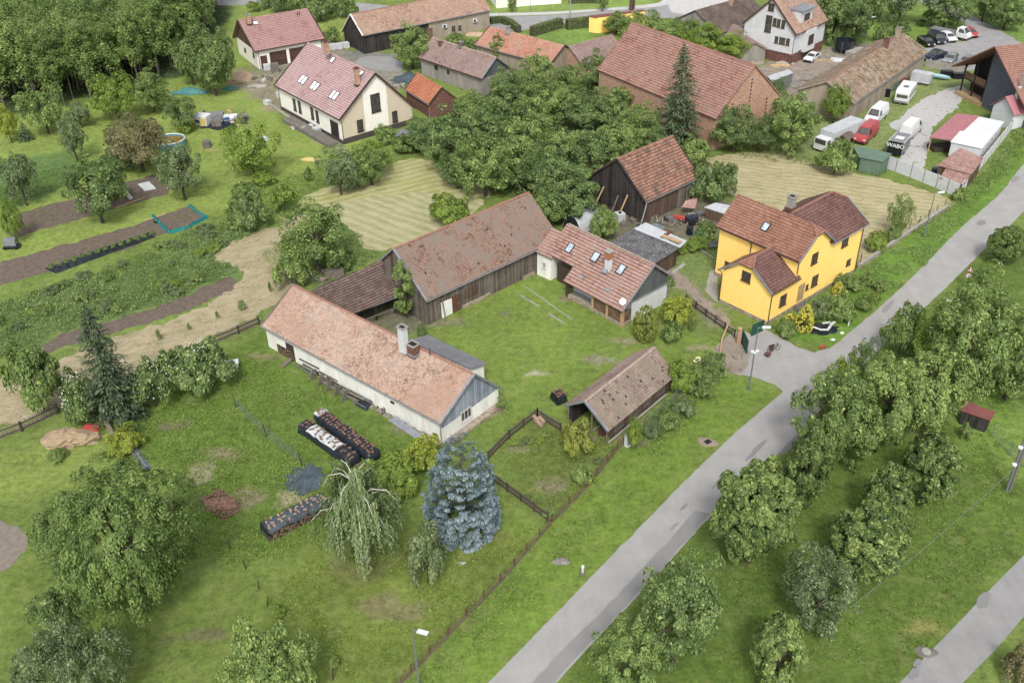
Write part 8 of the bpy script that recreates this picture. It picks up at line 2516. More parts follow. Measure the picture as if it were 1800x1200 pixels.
# ---- park on the right
T_('limebig', (1358,985), (1347,808), 168, 'largest round lime tree in the park, standing beside the road')
T_('lime', (1438,893), (1436,752), 86, 'slender lime tree behind the largest lime, trunk visible on the grass')
T_('lime', (1592,925), (1574,812), 86, 'pale-flecked lime tree in the middle of the park row')
T_('lime', (1662,878), (1655,762), 108, 'lime tree nearest the little red-roofed shelter')
T_('lime', (1562,1018), (1545,890), 140, 'lime tree with a wide skirt between the pale-flecked lime and the side road')
T_('loose_grey', (1455,1105), (1450,985), 158, 'loose grey-green tree leaning into the lime with a wide skirt')
T_('lime', (1392,1210), (1382,1080), 108, 'lime tree at the lower edge between the two roads')
T_('loose', (1208,1165), (1205,985), 172, 'dark spreading tree beside the road near the lower edge')
T_('park', (1108,1220), (1107,1108), 128, 'bright round tree at the lower edge in front of the dark spreading tree')
T_('park', (1498,822), (1490,652), 156, 'leafy maple overhanging the road, its trunk showing on the shaded grass')
T_('tall', (1548,715), (1530,592), 56, 'narrow pointed tree rising at the roadside above the maples')
T_('light', (1478,725), (1488,628), 70, 'yellowish young tree leaning over the road edge')
T_('park', (1592,790), (1578,630), 152, 'broad maple behind the overhanging one')
T_('park', (1662,750), (1652,618), 140, 'broad tree left of the little red-roofed shelter')
T_('park', (1745,690), (1738,498), 185, 'big spreading tree on the grass at the right edge')
T_('park', (1682,660), (1672,545), 112, 'bright leafy tree between the big spreading tree and the road', mat='l_light')
T_('park', (1812,700), (1812,560), 130, 'tree cut by the right edge below the ball tree')
T_('bush', (1600,622), (1600,538), 80, 'dense round shrub nearest the traffic sign', 'bush')
T_('bush_light', (1660,640), (1650,590), 60, 'light shrub at the foot of the big spreading tree', 'bush')
T_('ball', (1778,463), (1780,402), 78, 'neat ball-shaped tree with a person under it')
T_('bush', (1700,770), (1702,745), 30, 'low scrub beside the little shelter', 'bush')
T_('bush_dark', (1815,1195), (1812,1140), 70, 'dark brownish bush behind the corner fence at the bottom right', 'bush', mat='l_brown')
# ---- lower left
T_('hanging', (208,1070), (180,824), 268, 'very large dark tree with hanging boughs at lower left')
T_('bush_dark', (92,1098), (85,1035), 100, 'dark shrub at the foot of the very large hanging tree', 'bush')
T_('park', (95,985), (82,888), 96, 'side bough tree left of the very large hanging tree', mat='l_mid')
T_('bush_fine', (85,1262), (85,1098), 215, 'large fine-leaved grey-green bush in the bottom left corner', 'bush')
T_('bush_big', (456,1240), (456,1114), 195, 'bright green rounded bush at the lower edge', 'bush', mat='l_mid')
T_('birch', (632,985), (618,808), 205, 'weeping birch with white limbs beside the log stack')
T_('bush_yellow', (738,828), (738,768), 80, 'yellow-green shrub behind the blue spruce', 'bush')
T_('bush_light', (690,868), (688,800), 110, 'light green shrub between birch and blue spruce', 'bush')
T_('bush', (660,850), (652,815), 70, 'low green shrub behind the weeping birch', 'bush')
T_('bush_grey', (745,1025), (742,915), 88, 'feathery grey-green shrub left of the blue spruce foot', 'bush')
T_('bluespruce', (812,930), (806,757), 142, 'tall silver-blue spruce in front of the farmhouse gable', 'spruce', 'blue_spruce')
T_('bush_dark', (1016,800), (1015,735), 64, 'dark olive bush at the open end of the woodshed', 'bush', mat='l_thuja')
T_('spruce_thin', (185,735), (150,542), 140, 'dark spruce with a tall thin top among the flowering bushes', 'spruce', 'spruce')
T_('bush_dark', (128,742), (125,652), 76, 'white-flowered bush left of the dark thin spruce', 'bush')
T_('bush_dark', (255,715), (252,632), 92, 'white-flowered bush just right of the dark thin spruce', 'bush')
T_('bush_dark', (342,682), (342,598), 122, 'widest white-flowered bush beside the beehive', 'bush')
T_('bush', (292,690), (290,622), 80, 'white-flowered bush between the two larger flowering ones', 'bush')
T_('bush', (36,722), (36,602), 110, 'big dark bush at the left edge by the picket fence', 'bush')
T_('bush_yellow', (215,792), (213,756), 72, 'low yellow-leaved shrub beside the metal board', 'bush')
T_('bush', (100,806), (98,790), 44, 'weedy clump beside the brown grass heap', 'bush')
T_('bush', (586,1175), (583,1150), 26, 'tiny shrub on the row of leaning posts, lower one', 'bush')
T_('bush_light', (490,1082), (488,1064), 26, 'tiny shrub on the row of leaning posts, upper one', 'bush')
def flowers(bname, area, n, mat, label, zlo, zhi, size=.16):
 r = np.random.RandomState(n)
 P = []
 for (px, w_, t) in area:
  b = true_base(G(*px), t); H = height_at(b, t); R0 = w_ * .43 / ppm(b)
  for _ in range(int(n)):
   a = r.uniform(0, 6.28); e = r.uniform(.15, 1.45)
   k = r.uniform(.86, 1.0)
   P.append((b.x + R0 * k * math.cos(a) * math.cos(e), b.y + R0 * k * math.sin(a) * math.cos(e), H * (.3 + .7 * math.sin(e)) * k))
 P = np.array(P); m = len(P)
 me = leaf_mesh(bname, P, unit(r.normal(size=(m, 3)) * .3 + np.array([0, -.4, 1])), unit(r.normal(size=(m, 3))), size * r.uniform(.6, 1.3, m), size * r.uniform(.5, 1.0, m), r.uniform(0, 1, m), M[mat])
 o = bpy.data.objects.new(bname, me); COL.objects.link(o)
 tag(o, label, 'flowers'); o['kind'] = 'stuff'
flowers('blossom', [((128,742),76,(125,652)), ((255,715),92,(252,632)), ((342,682),122,(342,598)), ((292,690),80,(290,622))], 85, 'flower_white', 'white blossom heads dotted over the row of elder bushes', 0, 1, .15)
flowers('blossom', [((1018,846),22,(1020,822))], 60, 'flower_cream', 'cream flower cluster in the fenced plot', 0, 1, .2)
flowers('blossom', [((1390,565),18,(1390,552))], 40, 'flower_yellow', 'yellow flowers beside the golden thuja', 0, 1, .16)
flowers('blossom', [((1228,640),18,(1228,628))], 40, 'flower_cream', 'cream and yellow flowers behind the woodshed', 0, 1, .2)
flowers('blossom', [((1630,588),14,(1632,580)), ((1654,585),10,(1655,578))], 22, 'flower_yellow', 'yellow flowers between roadside shrubs', 0, 1, .3)
T_('bush', (1022,850), (1022,815), 44, 'small flowering bush in the fenced plot', 'bush')
T_('bush', (965,908), (967,890), 30, 'little bush in the corner of the fenced plot', 'bush')
pr_ = random.Random(3)
for k in range(16):
 px, py = ((905 + pr_.uniform(-20, 60), 775 + pr_.uniform(-10, 20)), (1030 + pr_.uniform(-30, 30), 850 - pr_.uniform(-30, 40)), (940 + pr_.uniform(-30, 50), 880 + pr_.uniform(-10, 10)))[k % 3]
 T_(pr_.choice(['bush_light', 'bush', 'bush_grey']), (px, py), (px, py - 9), pr_.uniform(12, 24), 'low garden plant growing in the fenced flower plot', 'plant', 'garden_plant', 'plants of the fenced plot')
# ---- middle left garden
T_('fruit_grey', (545,478), (545,362), 136, 'spreading garden tree behind the connecting shed', mat='l_mid')
T_('bush', (505,505), (505,445), 70, 'bush under the spreading garden tree', 'bush')
T_('bush', (585,470), (585,430), 80, 'scrub right of the spreading garden tree', 'bush')
T_('bush_dark', (430,402), (430,335), 78, 'dense round bush beside the teal garden net', 'bush')
T_('bush_light', (495,372), (493,318), 56, 'light bush on the bank by the mown field', 'bush')
T_('fruit', (597,342), (590,258), 78, 'small open tree with a clear trunk at the mown field edge', mat='l_grey')
T_('fruit', (648,326), (648,256), 70, 'round tree beside the small open one at the mown field edge')
T_('light', (668,300), (662,250), 56, 'yellow-green young tree below the cream house', 'tree')
T_('bush', (622,328), (625,292), 56, 'low dark shrub under the two field-edge trees', 'bush')
T_('bush_light', (790,394), (788,340), 80, 'overgrown grassy shrub on the mown field', 'bush')
T_('ivy', (702,560), (706,448), 46, 'tall climbing vine covering the near corner of the wooden barn', 'climber', 'climbing_vine')
T_('bush', (680,250), (678,222), 56, 'small tree at the cream house corner', 'bush')
T_('bush', (710,268), (706,238), 50, 'bush by the grey wood store', 'bush')
T_('bush', (430,350), (428,322), 60, 'straggling bush on the orchard bank', 'bush')
T_('bush_light', (460,322), (460,300), 50, 'low bright bush on the orchard bank', 'bush')
T_('bush', (540,318), (540,295), 20, 'little upright sapling on the lawn', 'bush')
T_('bush', (378,560), (380,546), 7, 'young sapling tied in the raked hay strip, upper one', 'bush')
T_('bush', (275,598), (276,578), 10, 'young sapling in the raked hay strip, middle one', 'bush')
T_('bush', (330,580), (330,568), 7, 'young sapling in the raked hay strip, smallest one', 'bush')
T_('bush', (474,515), (472,494), 7, 'thin sapling by the farmhouse ridge end', 'bush')
T_('bush', (424,545), (423,528), 16, 'grassy tuft in the hay strip', 'bush')
# ---- orchard
T_('copper', (243,302), (228,205), 128, 'copper-leaved spreading tree in the orchard')
T_('bush_dark', (205,298), (205,262), 70, 'dark shrub under the copper-leaved tree', 'bush')
T_('fruit', (440,312), (432,218), 106, 'full green fruit tree on the lawn below the scrap pile', mat='l_light')
T_('fruit_grey', (308,352), (305,256), 88, 'fruit tree with a whitewashed trunk beside the fleece beds')
T_('fruit', (162,392), (150,278), 122, 'wide fruit tree between the two vegetable beds', mat='l_dark')
T_('fruit_grey', (118,285), (115,205), 54, 'grey-green upright tree on the orchard lawn')
T_('fruit', (70,236), (62,152), 80, 'open tree with a dark trunk in front of the plantation')
T_('dwarf_spruce', (37,247), (37,215), 38, 'small dark dwarf conifer on the orchard lawn', 'conifer', 'dwarf_conifer')
T_('light', (200,210), (188,132), 86, 'yellow-green tree left at the plantation edge')
T_('light', (262,198), (256,128), 80, 'yellow-green tree right at the plantation edge', mat='l_mid')
T_('fruit', (313,232), (310,172), 66, 'dark orchard tree beside the scrap pile', mat='l_dark')
T_('bush_light', (326,232), (325,210), 34, 'clipped round yellow-green shrub beside the scrap pile', 'bush')
T_('fruit_grey', (24,362), (18,268), 72, 'fruit tree at the left edge beside the potato bed')
T_('light', (2,252), (2,188), 42, 'bright yellow-green tree cut by the left edge', mat='l_yellow')
T_('light', (8,425), (8,355), 44, 'yellow-green tree cut by the left edge above the crates')
T_('tall', (376,168), (356,42), 96, 'tall pear tree over the teal tarpaulin', mat='l_dark')
T_('loose', (335,150), (322,60), 70, 'lean tree at the plantation edge beside the tall pear tree')
T_('fruit_grey', (135,225), (132,180), 48, 'slight bare-stemmed tree before the plantation')
T_('bush', (205,350), (190,300), 60, 'leafy bush above the soil bed', 'bush')
# ---- thicket between cream house and big barn
TH = [((790,300),(790,196),112),((745,270),(745,215),74),((846,345),(850,240),104),((905,330),(905,235),100),((955,360),(955,262),104),((1000,392),(1000,290),110),((965,398),(965,330),66),
      ((860,265),(862,180),98),((925,285),(925,190),104),((990,310),(990,222),100),((1040,320),(1040,230),100),((1095,300),(1092,205),100),((1130,260),(1128,180),84),
      ((905,205),(905,128),92),((965,225),(965,140),98),((1020,235),(1020,158),92),((1075,230),(1070,160),84),((945,165),(945,92),70),((1000,180),(1000,112),72),((1050,160),(1052,92),66),((885,180),(885,120),56),
      ((1100,195),(1095,150),60),((800,330),(800,268),70),((1025,345),(1022,290),70),((830,225),(832,160),70),((1150,290),(1150,225),60),((740,245),(738,205),56)]
for i, (b, t, w_) in enumerate(TH):
 T_(('thicket', 'thicket_dark', 'thicket')[i % 3] if i % 5 else 'thicket_dark', b, t, w_ * 1.06, 'leafy tree of the dense thicket between cream house, brick barn and wooden barn', 'tree', 'thicket_tree', 'trees of the dense thicket')
T_('spruce', (1206,268), (1203,84), 112, 'tall dark spruce in front of the huge brick barn', 'spruce', 'spruce')
T_('thicket_dark', (1300,268), (1298,186), 84, 'bushy tree at the foot of the bare brick gable')
T_('thicket_dark', (1345,268), (1340,205), 70, 'lower bushy tree between the two larger ones by the brick gable')
T_('park', (1398,268), (1400,163), 108, 'full rounded tree left of the box truck')
T_('thicket_dark', (1372,200), (1370,138), 40, 'narrow dark tree beside the metal container')
T_('bush', (1475,306), (1476,248), 76, 'round bush on the field edge beside the green shed', 'bush')
T_('light', (1476,216), (1475,150), 52, 'light green tree against the derelict gable', mat='l_light')
T_('bush_dark', (1280,345), (1278,285), 56, 'dark bush at the edge of the mown field beside the dark barn', 'bush')
T_('bush_dark', (1248,352), (1248,280), 76, 'dark shrubbery behind the far end of the dark barn', 'bush')
T_('bush', (1225,288), (1222,240), 66, 'green shrub behind the dark barn roof', 'bush')
T_('light', (1062,422), (1062,366), 62, 'bright tree standing before the dark barn gable', mat='l_mid')
T_('bush_dark', (990,382), (985,332), 66, 'dark bush by the end of the wooden barn', 'bush')
T_('bush_light', (1040,430), (1038,414), 40, 'low bright bush by the poly tunnel', 'bush')
for i, (b, t, w_, lab) in enumerate((((1085,60),(1085,25),56,'small light tree by the yellow garage'),((1125,72),(1128,22),84,'light tree overhanging the yellow garage'),((1175,85),(1178,42),90,'middle tree behind the brick barn ridge'),((1232,98),(1238,40),96,'yellow-green tree behind the brick barn'),((1290,108),(1288,60),76,'yellow-green tree before the low outhouse'),((1200,66),(1200,32),70,'tree behind the two yellow-green ones'))):
 T_('light' if i != 2 else 'thicket', b, t, w_, lab, mat='l_light' if i in (3, 4) else 'l_mid')
T_('thicket', (722,122), (720,44), 78, 'rounded tree between the long barn and the grey outbuilding', mat='l_mid')
T_('thicket', (880,108), (876,64), 44, 'small dark tree in front of the orange cottage')
T_('bush', (800,78), (800,58), 40, 'shrub in front of the long barn', 'bush')
T_('bush_dark', (826,88), (824,70), 36, 'dark shrub beside the grey outbuilding ridge', 'bush')
T_('bush', (585,78), (582,48), 34, 'little bush beside the pole fence, right one', 'bush'); T_('bush', (575,80), (572,54), 26, 'little bush beside the pole fence, left one', 'bush')
T_('bush_light', (444,22), (444,0), 24, 'light shrub above the garage roof', 'bush')
for i in range(9):
 T_('bush_dark' if i % 3 == 1 else 'bush', (462 + i * 19, 16 + (i % 2) * 6 + i * 1.5), (462 + i * 19, -16 + i * 1.5), 34, 'shrub of the hedge row above the garage roof', 'bush', 'hedge_shrub', 'hedge row above the garage')
T_('bush_dark', (562,38), (560,-6), 50, 'dark rounded tree at the right end of the hedge row', 'bush')
for i, (b, t, w_, k, lab) in enumerate((((1475,74),(1482,-40),96,'park','big dark tree nearest the villa'),((1514,80),(1520,-30),92,'park','big dark tree beside the tall street lamp'),((1590,46),(1600,-60),96,'loose_grey','grey willow with a bare trunk on the green'),((1558,72),(1556,40),34,'bush_dark','small round bush behind the derelict ridge'),((1585,62),(1588,34),36,'bush_dark','low bush beside the willow'),((1622,46),(1622,34),18,'bush_dark','tiny bush on the green'),((1678,50),(1675,-30),96,'park','forked tree at the parking entrance'),((1743,38),(1742,-30),62,'park','tree beyond the parking road, left one'),((1778,52),(1780,-10),72,'park','tree beyond the parking road, right one'))):
 T_(k, b, t, w_, lab, 'bush' if 'bush' in k else 'tree', mat='l_dark' if k == 'park' else None)
T_('fruit', (900,22), (900,-8), 22, 'staked young tree on the village green, left one'); T_('fruit', (1061,20), (1061,-12), 22, 'staked young tree on the village green, right one')
# ---- yellow house garden and yard
T_('gold', (1422,580), (1420,532), 36, 'golden egg-shaped thuja in front of the yellow house', 'thuja', 'thuja')
T_('gold', (1476,518), (1476,494), 22, 'small golden thuja further along the yellow house', 'thuja', 'thuja')
T_('bush', (1486,560), (1484,518), 64, 'largest shrub in the yellow house garden', 'bush')
T_('bush_grey', (1445,560), (1444,520), 44, 'pale feathery shrub beside the golden thuja', 'bush')
T_('bush', (1500,510), (1498,484), 44, 'shrub against the far end of the yellow house', 'bush')
T_('bush_dark', (1486,505), (1486,480), 34, 'dark shrub by the stone plinth of the yellow house', 'bush')
T_('bush', (1524,545), (1522,520), 40, 'leafy clump on the roadside bank', 'bush')
T_('bush', (1555,512), (1552,492), 30, 'fern-like clump higher on the roadside bank', 'bush')
T_('bush', (1532,500), (1530,482), 36, 'spiky clump below the stone wall', 'bush')
T_('bush_light', (1540,528), (1540,514), 26, 'drooping clump at the road edge', 'bush')
T_('bush', (1385,590), (1384,562), 44, 'mixed low shrub by the driveway corner', 'bush')
T_('fruit', (1592,412), (1590,343), 46, 'young tree behind the stone wall at the mown field', mat='l_mid')
T_('bush_light', (1548,440), (1545,404), 46, 'light shrub behind the stone wall', 'bush')
T_('bush', (1575,425), (1574,396), 30, 'shrub between the young tree and the light shrub', 'bush')
T_('bush', (1690,352), (1690,330), 30, 'scrub at the corner of the concrete wall', 'bush')
T_('thuja', (1140,598), (1138,536), 50, 'broad olive-green rounded thuja in the courtyard', 'thuja', 'thuja')
T_('bush_yellow', (1192,572), (1190,521), 62, 'bright yellow-green shrub beside the annexe', 'bush')
T_('bush', (1186,598), (1184,568), 48, 'low green shrub right of the olive thuja', 'bush')
T_('thuja', (1220,582), (1219,552), 15, 'slim young thuja beside the lane', 'thuja', 'thuja', mat='l_mid')
T_('bush', (1175,500), (1174,486), 30, 'small bush behind the annexe gable', 'bush')
for i, (b, t, w_, k, m) in enumerate((((1200,690),(1198,632),56,'bush_light',None),((1222,668),(1222,640),44,'bush',None),((1262,650),(1260,618),46,'bush_dark',None),((1232,695),(1232,664),56,'bush',None),((1205,730),(1204,700),52,'bush_grey',None),((1178,752),(1176,722),52,'bush',None),((1150,768),(1148,740),40,'bush_grey',None),((1118,790),(1118,732),30,'bush_light',None),((1250,665),(1250,640),40,'bush',None))):
 T_(k, b, t, w_, ['bright shrub against the woodshed roof end','shrub behind the woodshed corner','dark shrub at the driveway corner','grassy shrub in the hedge middle','grey-green shrub on the verge side of the hedge','leafy shrub along the woodshed wall','low shrub nearest the white meter cabinet','vine climbing the woodshed wall','shrub next to the dark driveway corner shrub'][i], 'bush')
T_('bush_dark', (742,594), (740,566), 18, 'white rose bush on the courtyard lawn', 'bush')
T_('bush', (884,722), (882,698), 24, 'bush at the farmhouse gable corner', 'bush')
T_('bush', (1246,425), (1244,388), 48, 'tall garden shrub left of the yellow house', 'bush'); T_('bush_light', (1228,440), (1226,412), 40, 'berry shrub beside the clothes dryer', 'bush'); T_('bush_light', (1200,445), (1198,432), 26, 'little round shrub by the mottled shed', 'bush')
# ---- poplar plantation
FOR = [(-60,205),(0,195),(130,184),(230,160),(300,136),(338,104),(378,50),(392,12),(394,-8),(-60,-8)]
fr = random.Random(4)
n_f = 0
a0_, a1_ = G(-60, 205), G(394, -8)
yy = 118.0
while yy < 235:
 xx = -135.0
 while xx < -40:
  p = Vector((xx + fr.uniform(-1.1, 1.1), yy + fr.uniform(-1.1, 1.1), 0))
  px, py = to_px(np.array([p.x]), np.array([p.y]))
  if inside(px, py, FOR)[0] and n_f < 290:
   n_f += 1
   cr, tm, h = PROTO['poplar'][n_f % 4]
   o = thing('poplar', 'slender young poplar standing in the dense plantation at upper left', 'tree', p, fr.uniform(0, 6.28), 'poplar plantation')
   Rp = fr.uniform(2.3, 3.1); Hp = fr.uniform(11.5, 15.0)
   o.scale = (Rp, Rp, Hp / h)
   for nm, me in (('crown', cr), ('trunk', tm)):
    c = bpy.data.objects.new(nm, me); COL.objects.link(c); c.parent = o
  xx += 3.1
 yy += 3.1
# ---- hedges
def hedge(label, px, wd, h, mat='l_dark', dens=70):
 P = [G(*p) for p in px]
 r = np.random.RandomState(int(P[0].x * 10) % 1000)
 pts, nn = [], []
 mb = MB()
 for a, b in zip(P, P[1:]):
  d = (b - a).normalized(); s = Vector((-d.y, d.x, 0)); L = (b - a).length
  mb.obox((a + b) / 2 + UP * h * .47, d, s, UP, L, wd * .86, h * .94)
  for (n_, area) in ((s, L * h), (-s, L * h), (UP, L * wd)):
   for _ in range(int(area * dens)):
    t = r.uniform(-.02, 1.02)
    q = a.lerp(b, t)
    if n_ is UP: q = q + s * r.uniform(-.5, .5) * wd + UP * h
    else: q = q + n_ * wd * .5 + UP * r.uniform(0, h)
    pts.append(q + Vector(r.normal(size=3)) * .05); nn.append(n_ + Vector(r.normal(size=3)) * .5)
 P_ = np.array(pts); m = len(P_)
 o = thing('hedge', label, 'hedge', P[0])
 L = r.uniform(.12, .24, m)
 me = leaf_mesh('foliage', P_ - np.array(P[0]), unit(np.array(nn)), unit(r.normal(size=(m, 3))), L, L * .6, .3 + .6 * r.uniform(0, 1, m), M[mat])
 c = bpy.data.objects.new('foliage', me); COL.objects.link(c); c.parent = o
 mb.build('branches', M['bark'], o)
hedge('clipped hedge beside the village road, left one', [(862,42),(880,40),(896,45),(905,52),(912,58)], 1.2, 1.3)
hedge('long clipped hedge sloping along the garden lawn', [(935,64),(960,56),(986,48)], 1.4, 1.9)
hedge('dark clipped hedge in front of the yellow garage', [(996,52),(1018,49),(1036,47)], 1.4, 2.0)
hedge('low dark hedge across the village green', [(1000,6),(1030,5),(1062,6)], 1.2, 1.2)
# ---- ground cover
def scatter(name, label, poly, dens, size, h, mat, seed, lay=.4, clump=1.5, thr=.25, asp=.45, wig=.0):
 r = np.random.RandomState(seed)
 W_ = [G(*p) for p in poly]
 x0, x1 = min(p.x for p in W_), max(p.x for p in W_); y0, y1 = min(p.y for p in W_), max(p.y for p in W_)
 n = int((x1 - x0) * (y1 - y0) * dens)
 X, Y = r.uniform(x0, x1, n), r.uniform(y0, y1, n)
 jx = (vnoise(X, Y, 1.5, seed + 5) - .5) * 2; jy = (vnoise(X, Y, 1.5, seed + 6) - .5) * 2
 px, py = to_px(X + jx, Y + jy)
 cl = vnoise(X, Y, clump, seed + 1) * .65 + vnoise(X, Y, clump * .35, seed + 2) * .35
 k = inside(px, py, poly) & (cl > thr)
 X, Y, cl = X[k], Y[k], cl[k]
 m = len(X)
 hh = h * (.35 + .9 * cl) * r.uniform(.4, 1.1, m)
 P = np.stack([X, Y, hh * r.uniform(.3, .8, m) + .02], -1)
 N = unit(r.normal(size=(m, 3)) * .7 + np.array([0, 0, lay]))
 T = unit(r.normal(size=(m, 3)) * .6 + np.array([0, 0, 1.0 - lay]))
 L = size * r.uniform(.5, 1.4, m)
 me = leaf_mesh(name, P, N, T, L, L * asp, .55 * cl + .45 * r.uniform(0, 1, m), M[mat])
 o = bpy.data.objects.new(name, me); COL.objects.link(o)
 o['kind'] = 'stuff'; o['label'] = label; o['category'] = 'ground cover'
HERB = [(-40,545),(60,515),(180,478),(290,430),(330,408),(400,388),(470,405),(440,412),(392,432),(375,456),(415,470),(402,486),(262,543),(110,583),(20,622),(-40,650)]
scatter('wild_herbs', 'tall grey-green herbs and grasses in the wild garden strip', HERB, 33.0, 0.22, .75, 'l_herb', 1, .35, 3.0, .30)
scatter('wild_herbs', 'bright low herbs between the tall clumps of the wild strip', HERB, 22.0, 0.18, .4, 'l_weed', 2, .6, 2.0, .42)
scatter('wild_herbs', 'dry seed stalks scattered in the wild strip', HERB, 3.5, 0.20, .8, 'l_dry', 3, .2, 3.0, .5, .25)
scatter('wild_herbs', 'dark nettle clumps in the wild garden strip', HERB, 22, .26, 1.1, 'l_dark', 31, .3, 4.5, .56)
scatter('wild_herbs', 'pale feathery grass clumps in the wild garden strip', HERB, 24, .3, 1.0, 'l_grass', 32, .25, 5.0, .56, .3)
scatter('wild_herbs', 'yellow-green low clumps in the wild garden strip', HERB, 20, .2, .6, 'l_weedy', 33, .5, 4.0, .58)
scatter('crop_row', 'low green crop rows beside the narrow soil bed', [(400,462),(410,474),(260,528),(100,575),(110,560),(250,512)], 48.4, 0.16, .35, 'l_weed', 4, .8, 1.0, .2)
scatter('weeds', 'clover and weed leaves covering the woodpile lawn', [(220,760),(430,620),(470,640),(560,690),(740,800),(700,840),(560,930),(560,960),(400,990),(330,900),(250,830)], 36.3, 0.17, .16, 'l_weedy', 5, 1.1, 2.2, .38, .7)
scatter('weeds', 'yellowish weeds on the lawn around the blue spruce', [(540,975),(700,930),(740,1020),(880,900),(962,925),(700,1195),(600,1195),(470,1050)], 26.4, 0.17, .16, 'l_weedy', 6, 1.1, 2.4, .45, .7)
scatter('weeds', 'grass tufts over the fenced flower plot', [(868,812),(944,740),(1090,780),(968,912)], 36.3, 0.17, .25, 'l_weedy', 7, .8, 2.0, .4)
scatter('verge_grass', 'lush grass along the fence side of the road verge', [(720,1200),(770,1145),(890,1025),(985,920),(1060,850),(1115,780),(1200,705),(1270,650),(1300,670),(1200,760),(1080,890),(960,1030),(820,1180),(790,1215)], 39.6, 0.18, .28, 'l_weed', 8, .6, 2.0, .40)
scatter('verge_grass', 'tall grass between stone wall and road', [(1500,482),(1560,445),(1660,375),(1740,300),(1800,230),(1800,275),(1700,375),(1640,445),(1570,505),(1530,540),(1505,520)], 39.6, 0.22, .5, 'l_grass', 9, .5, 2.0, .35)
scatter('verge_grass', 'tall grass along the concrete wall at the top of the road', [(1690,350),(1740,290),(1800,215),(1840,180),(1840,215),(1770,300),(1700,368)], 39.6, 0.22, .5, 'l_weed', 10, .5, 2.0, .3)
scatter('park_grass', 'rough grass tufts under the park trees', [(1000,1200),(1180,1010),(1260,930),(1440,760),(1560,650),(1780,760),(1800,960),(1740,1020),(1560,1200)], 16.5, 0.20, .22, 'l_weed', 11, .8, 3.0, .42)
scatter('park_grass', 'grass tufts on the open green right of the road', [(1560,620),(1640,545),(1800,400),(1840,500),(1820,760),(1700,700),(1600,640)], 11.6, 0.17, .18, 'l_weed', 12, .8, 3.0, .48)
scatter('bank_scrub', 'rank grass and scrub on the orchard bank', [(400,352),(470,322),(560,300),(640,285),(640,305),(560,332),(520,352),(440,400),(395,385)], 30.8, 0.24, .6, 'l_weed', 13, .5, 2.0, .3)
scatter('bank_scrub', 'long grass behind the connecting shed and garden tree', [(470,425),(560,400),(630,415),(668,448),(600,490),(540,505),(480,490)], 30.8, 0.24, .6, 'l_grass', 14, .5, 2.0, .3)
scatter('bank_scrub', 'rank undergrowth beneath the thicket trees', [(735,265),(800,230),(900,130),(1060,130),(1150,230),(1240,280),(1240,330),(1110,340),(1000,405),(880,330),(770,280)], 11.0, 0.33, .8, 'l_mid', 15, .4, 2.0, .3)
scatter('bank_scrub', 'rough growth along the field edge by the brick gable', [(1250,262),(1330,262),(1440,285),(1560,300),(1545,312),(1430,292),(1300,275)], 30.8, 0.24, .5, 'l_weed', 16, .5, 2.0, .3)
scatter('potato_crop', 'green potato crop in the upper vegetable bed', [(-30,345),(40,312),(100,295),(165,285),(175,300),(100,335),(40,355),(-30,375)], 44.0, 0.21, .5, 'l_weed', 17, .8, 1.0, .2)
scatter('bed_plants', 'young plants in rows on the lower vegetable bed', [(20,480),(150,430),(260,398),(295,405),(230,430),(100,470)], 13.2, 0.15, .2, 'l_weed', 18, .8, .8, .5)
scatter('bed_plants', 'lettuce rows inside the teal net', [(285,388),(330,368),(352,378),(330,396),(302,404)], 30.8, 0.16, .2, 'l_weed', 19, .9, .8, .5)
scatter('bed_plants', 'sprouting rows on the upper bed', [(45,375),(95,358),(105,382),(60,402),(35,405)], 17.6, 0.15, .2, 'l_weed', 20, .8, .8, .4)
scatter('lawn_grass', 'short mown grass of the courtyard', [(740,580),(900,505),(985,480),(1090,580),(1265,600),(1235,650),(1090,690),(1000,745),(880,800),(850,640)], 16.5, 0.11, .06, 'l_weed', 21, 1.2, 3.0, .45)
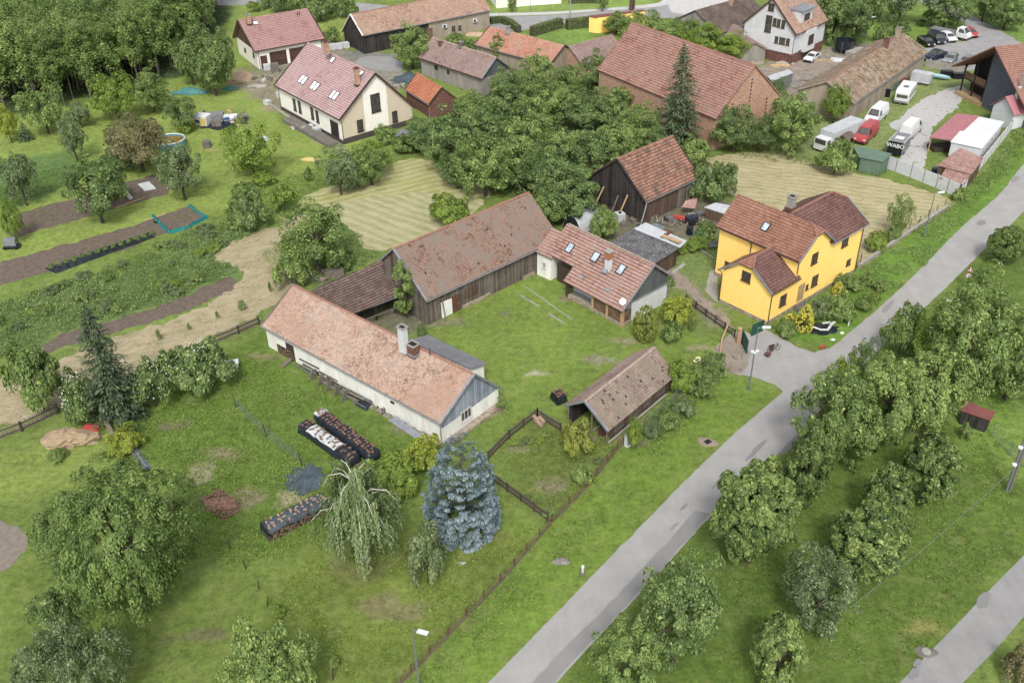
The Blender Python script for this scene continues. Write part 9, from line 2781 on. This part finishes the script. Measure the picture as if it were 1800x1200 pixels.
scatter('orchard_grass', 'short grass tufts of the orchard lawns', [(0,260),(300,170),(440,140),(600,255),(620,290),(480,330),(300,360),(150,420),(0,460)], 5.5, 0.15, .08, 'l_weed', 22, 1.1, 3.0, .5)
scatter('garden_plants', 'flower bed plants in front of the yellow house', [(1362,575),(1400,545),(1480,500),(1510,490),(1530,505),(1480,560),(1440,570),(1395,592)], 30.8, 0.20, .45, 'l_weed', 23, .6, 1.5, .3)
scatter('hedge_weeds', 'overgrown hedge of herbs along the woodshed fence', [(1112,770),(1180,712),(1262,640),(1285,655),(1215,720),(1140,790)], 48.4, 0.24, .9, 'l_grass', 24, .4, 1.8, .25)
scatter('hay_wisps', 'loose wisps of hay lying on the raked strip', HAYP, 17.6, 0.22, .12, 'l_dry', 25, 1.0, 1.2, .45, .2)
scatter('hay_wisps', 'loose hay lying in swaths on the mown fields', FIELD_U[:6] + FIELD_L[4:8] + FIELD_L[8:], 7.7, 0.22, .12, 'l_dry', 26, 1.0, 1.0, .5, .2)
scatter('hay_wisps', 'loose hay lying on the field behind the yellow house', YARD_F, 7.7, 0.24, .12, 'l_dry', 27, 1.0, 1.0, .5, .2)
scatter('forest_floor', 'low undergrowth on the plantation floor', [(-40,215),(0,200),(130,190),(300,148),(400,40),(395,0),(-40,0)], 3.3, 0.33, .6, 'l_dark', 28, .4, 3.0, .3)
hr_ = random.Random(12)
k = 0
while k < 46:
 px, py = hr_.uniform(-20, 460), hr_.uniform(395, 645)
 if inside(np.array([px]), np.array([py]), HERB)[0]:
  w_ = hr_.uniform(14, 40)
  T_(hr_.choice(['bush', 'bush_grey', 'bush_light', 'bush_grey']), (px, py), (px, py - w_ * hr_.uniform(.28, .5)), w_, 'rank clump of herbs in the wild garden strip', 'herb', 'herb_clump', 'herb clumps of the wild strip')
  k += 1
for k in range(14):
 t = k / 13
 T_('bush', (88 + 178 * t, 472 - 58 * t), (88 + 178 * t, 463 - 58 * t), 11, 'young vegetable plant set through the black planting film', 'plant', 'vegetable_plant', 'plants in the black film')
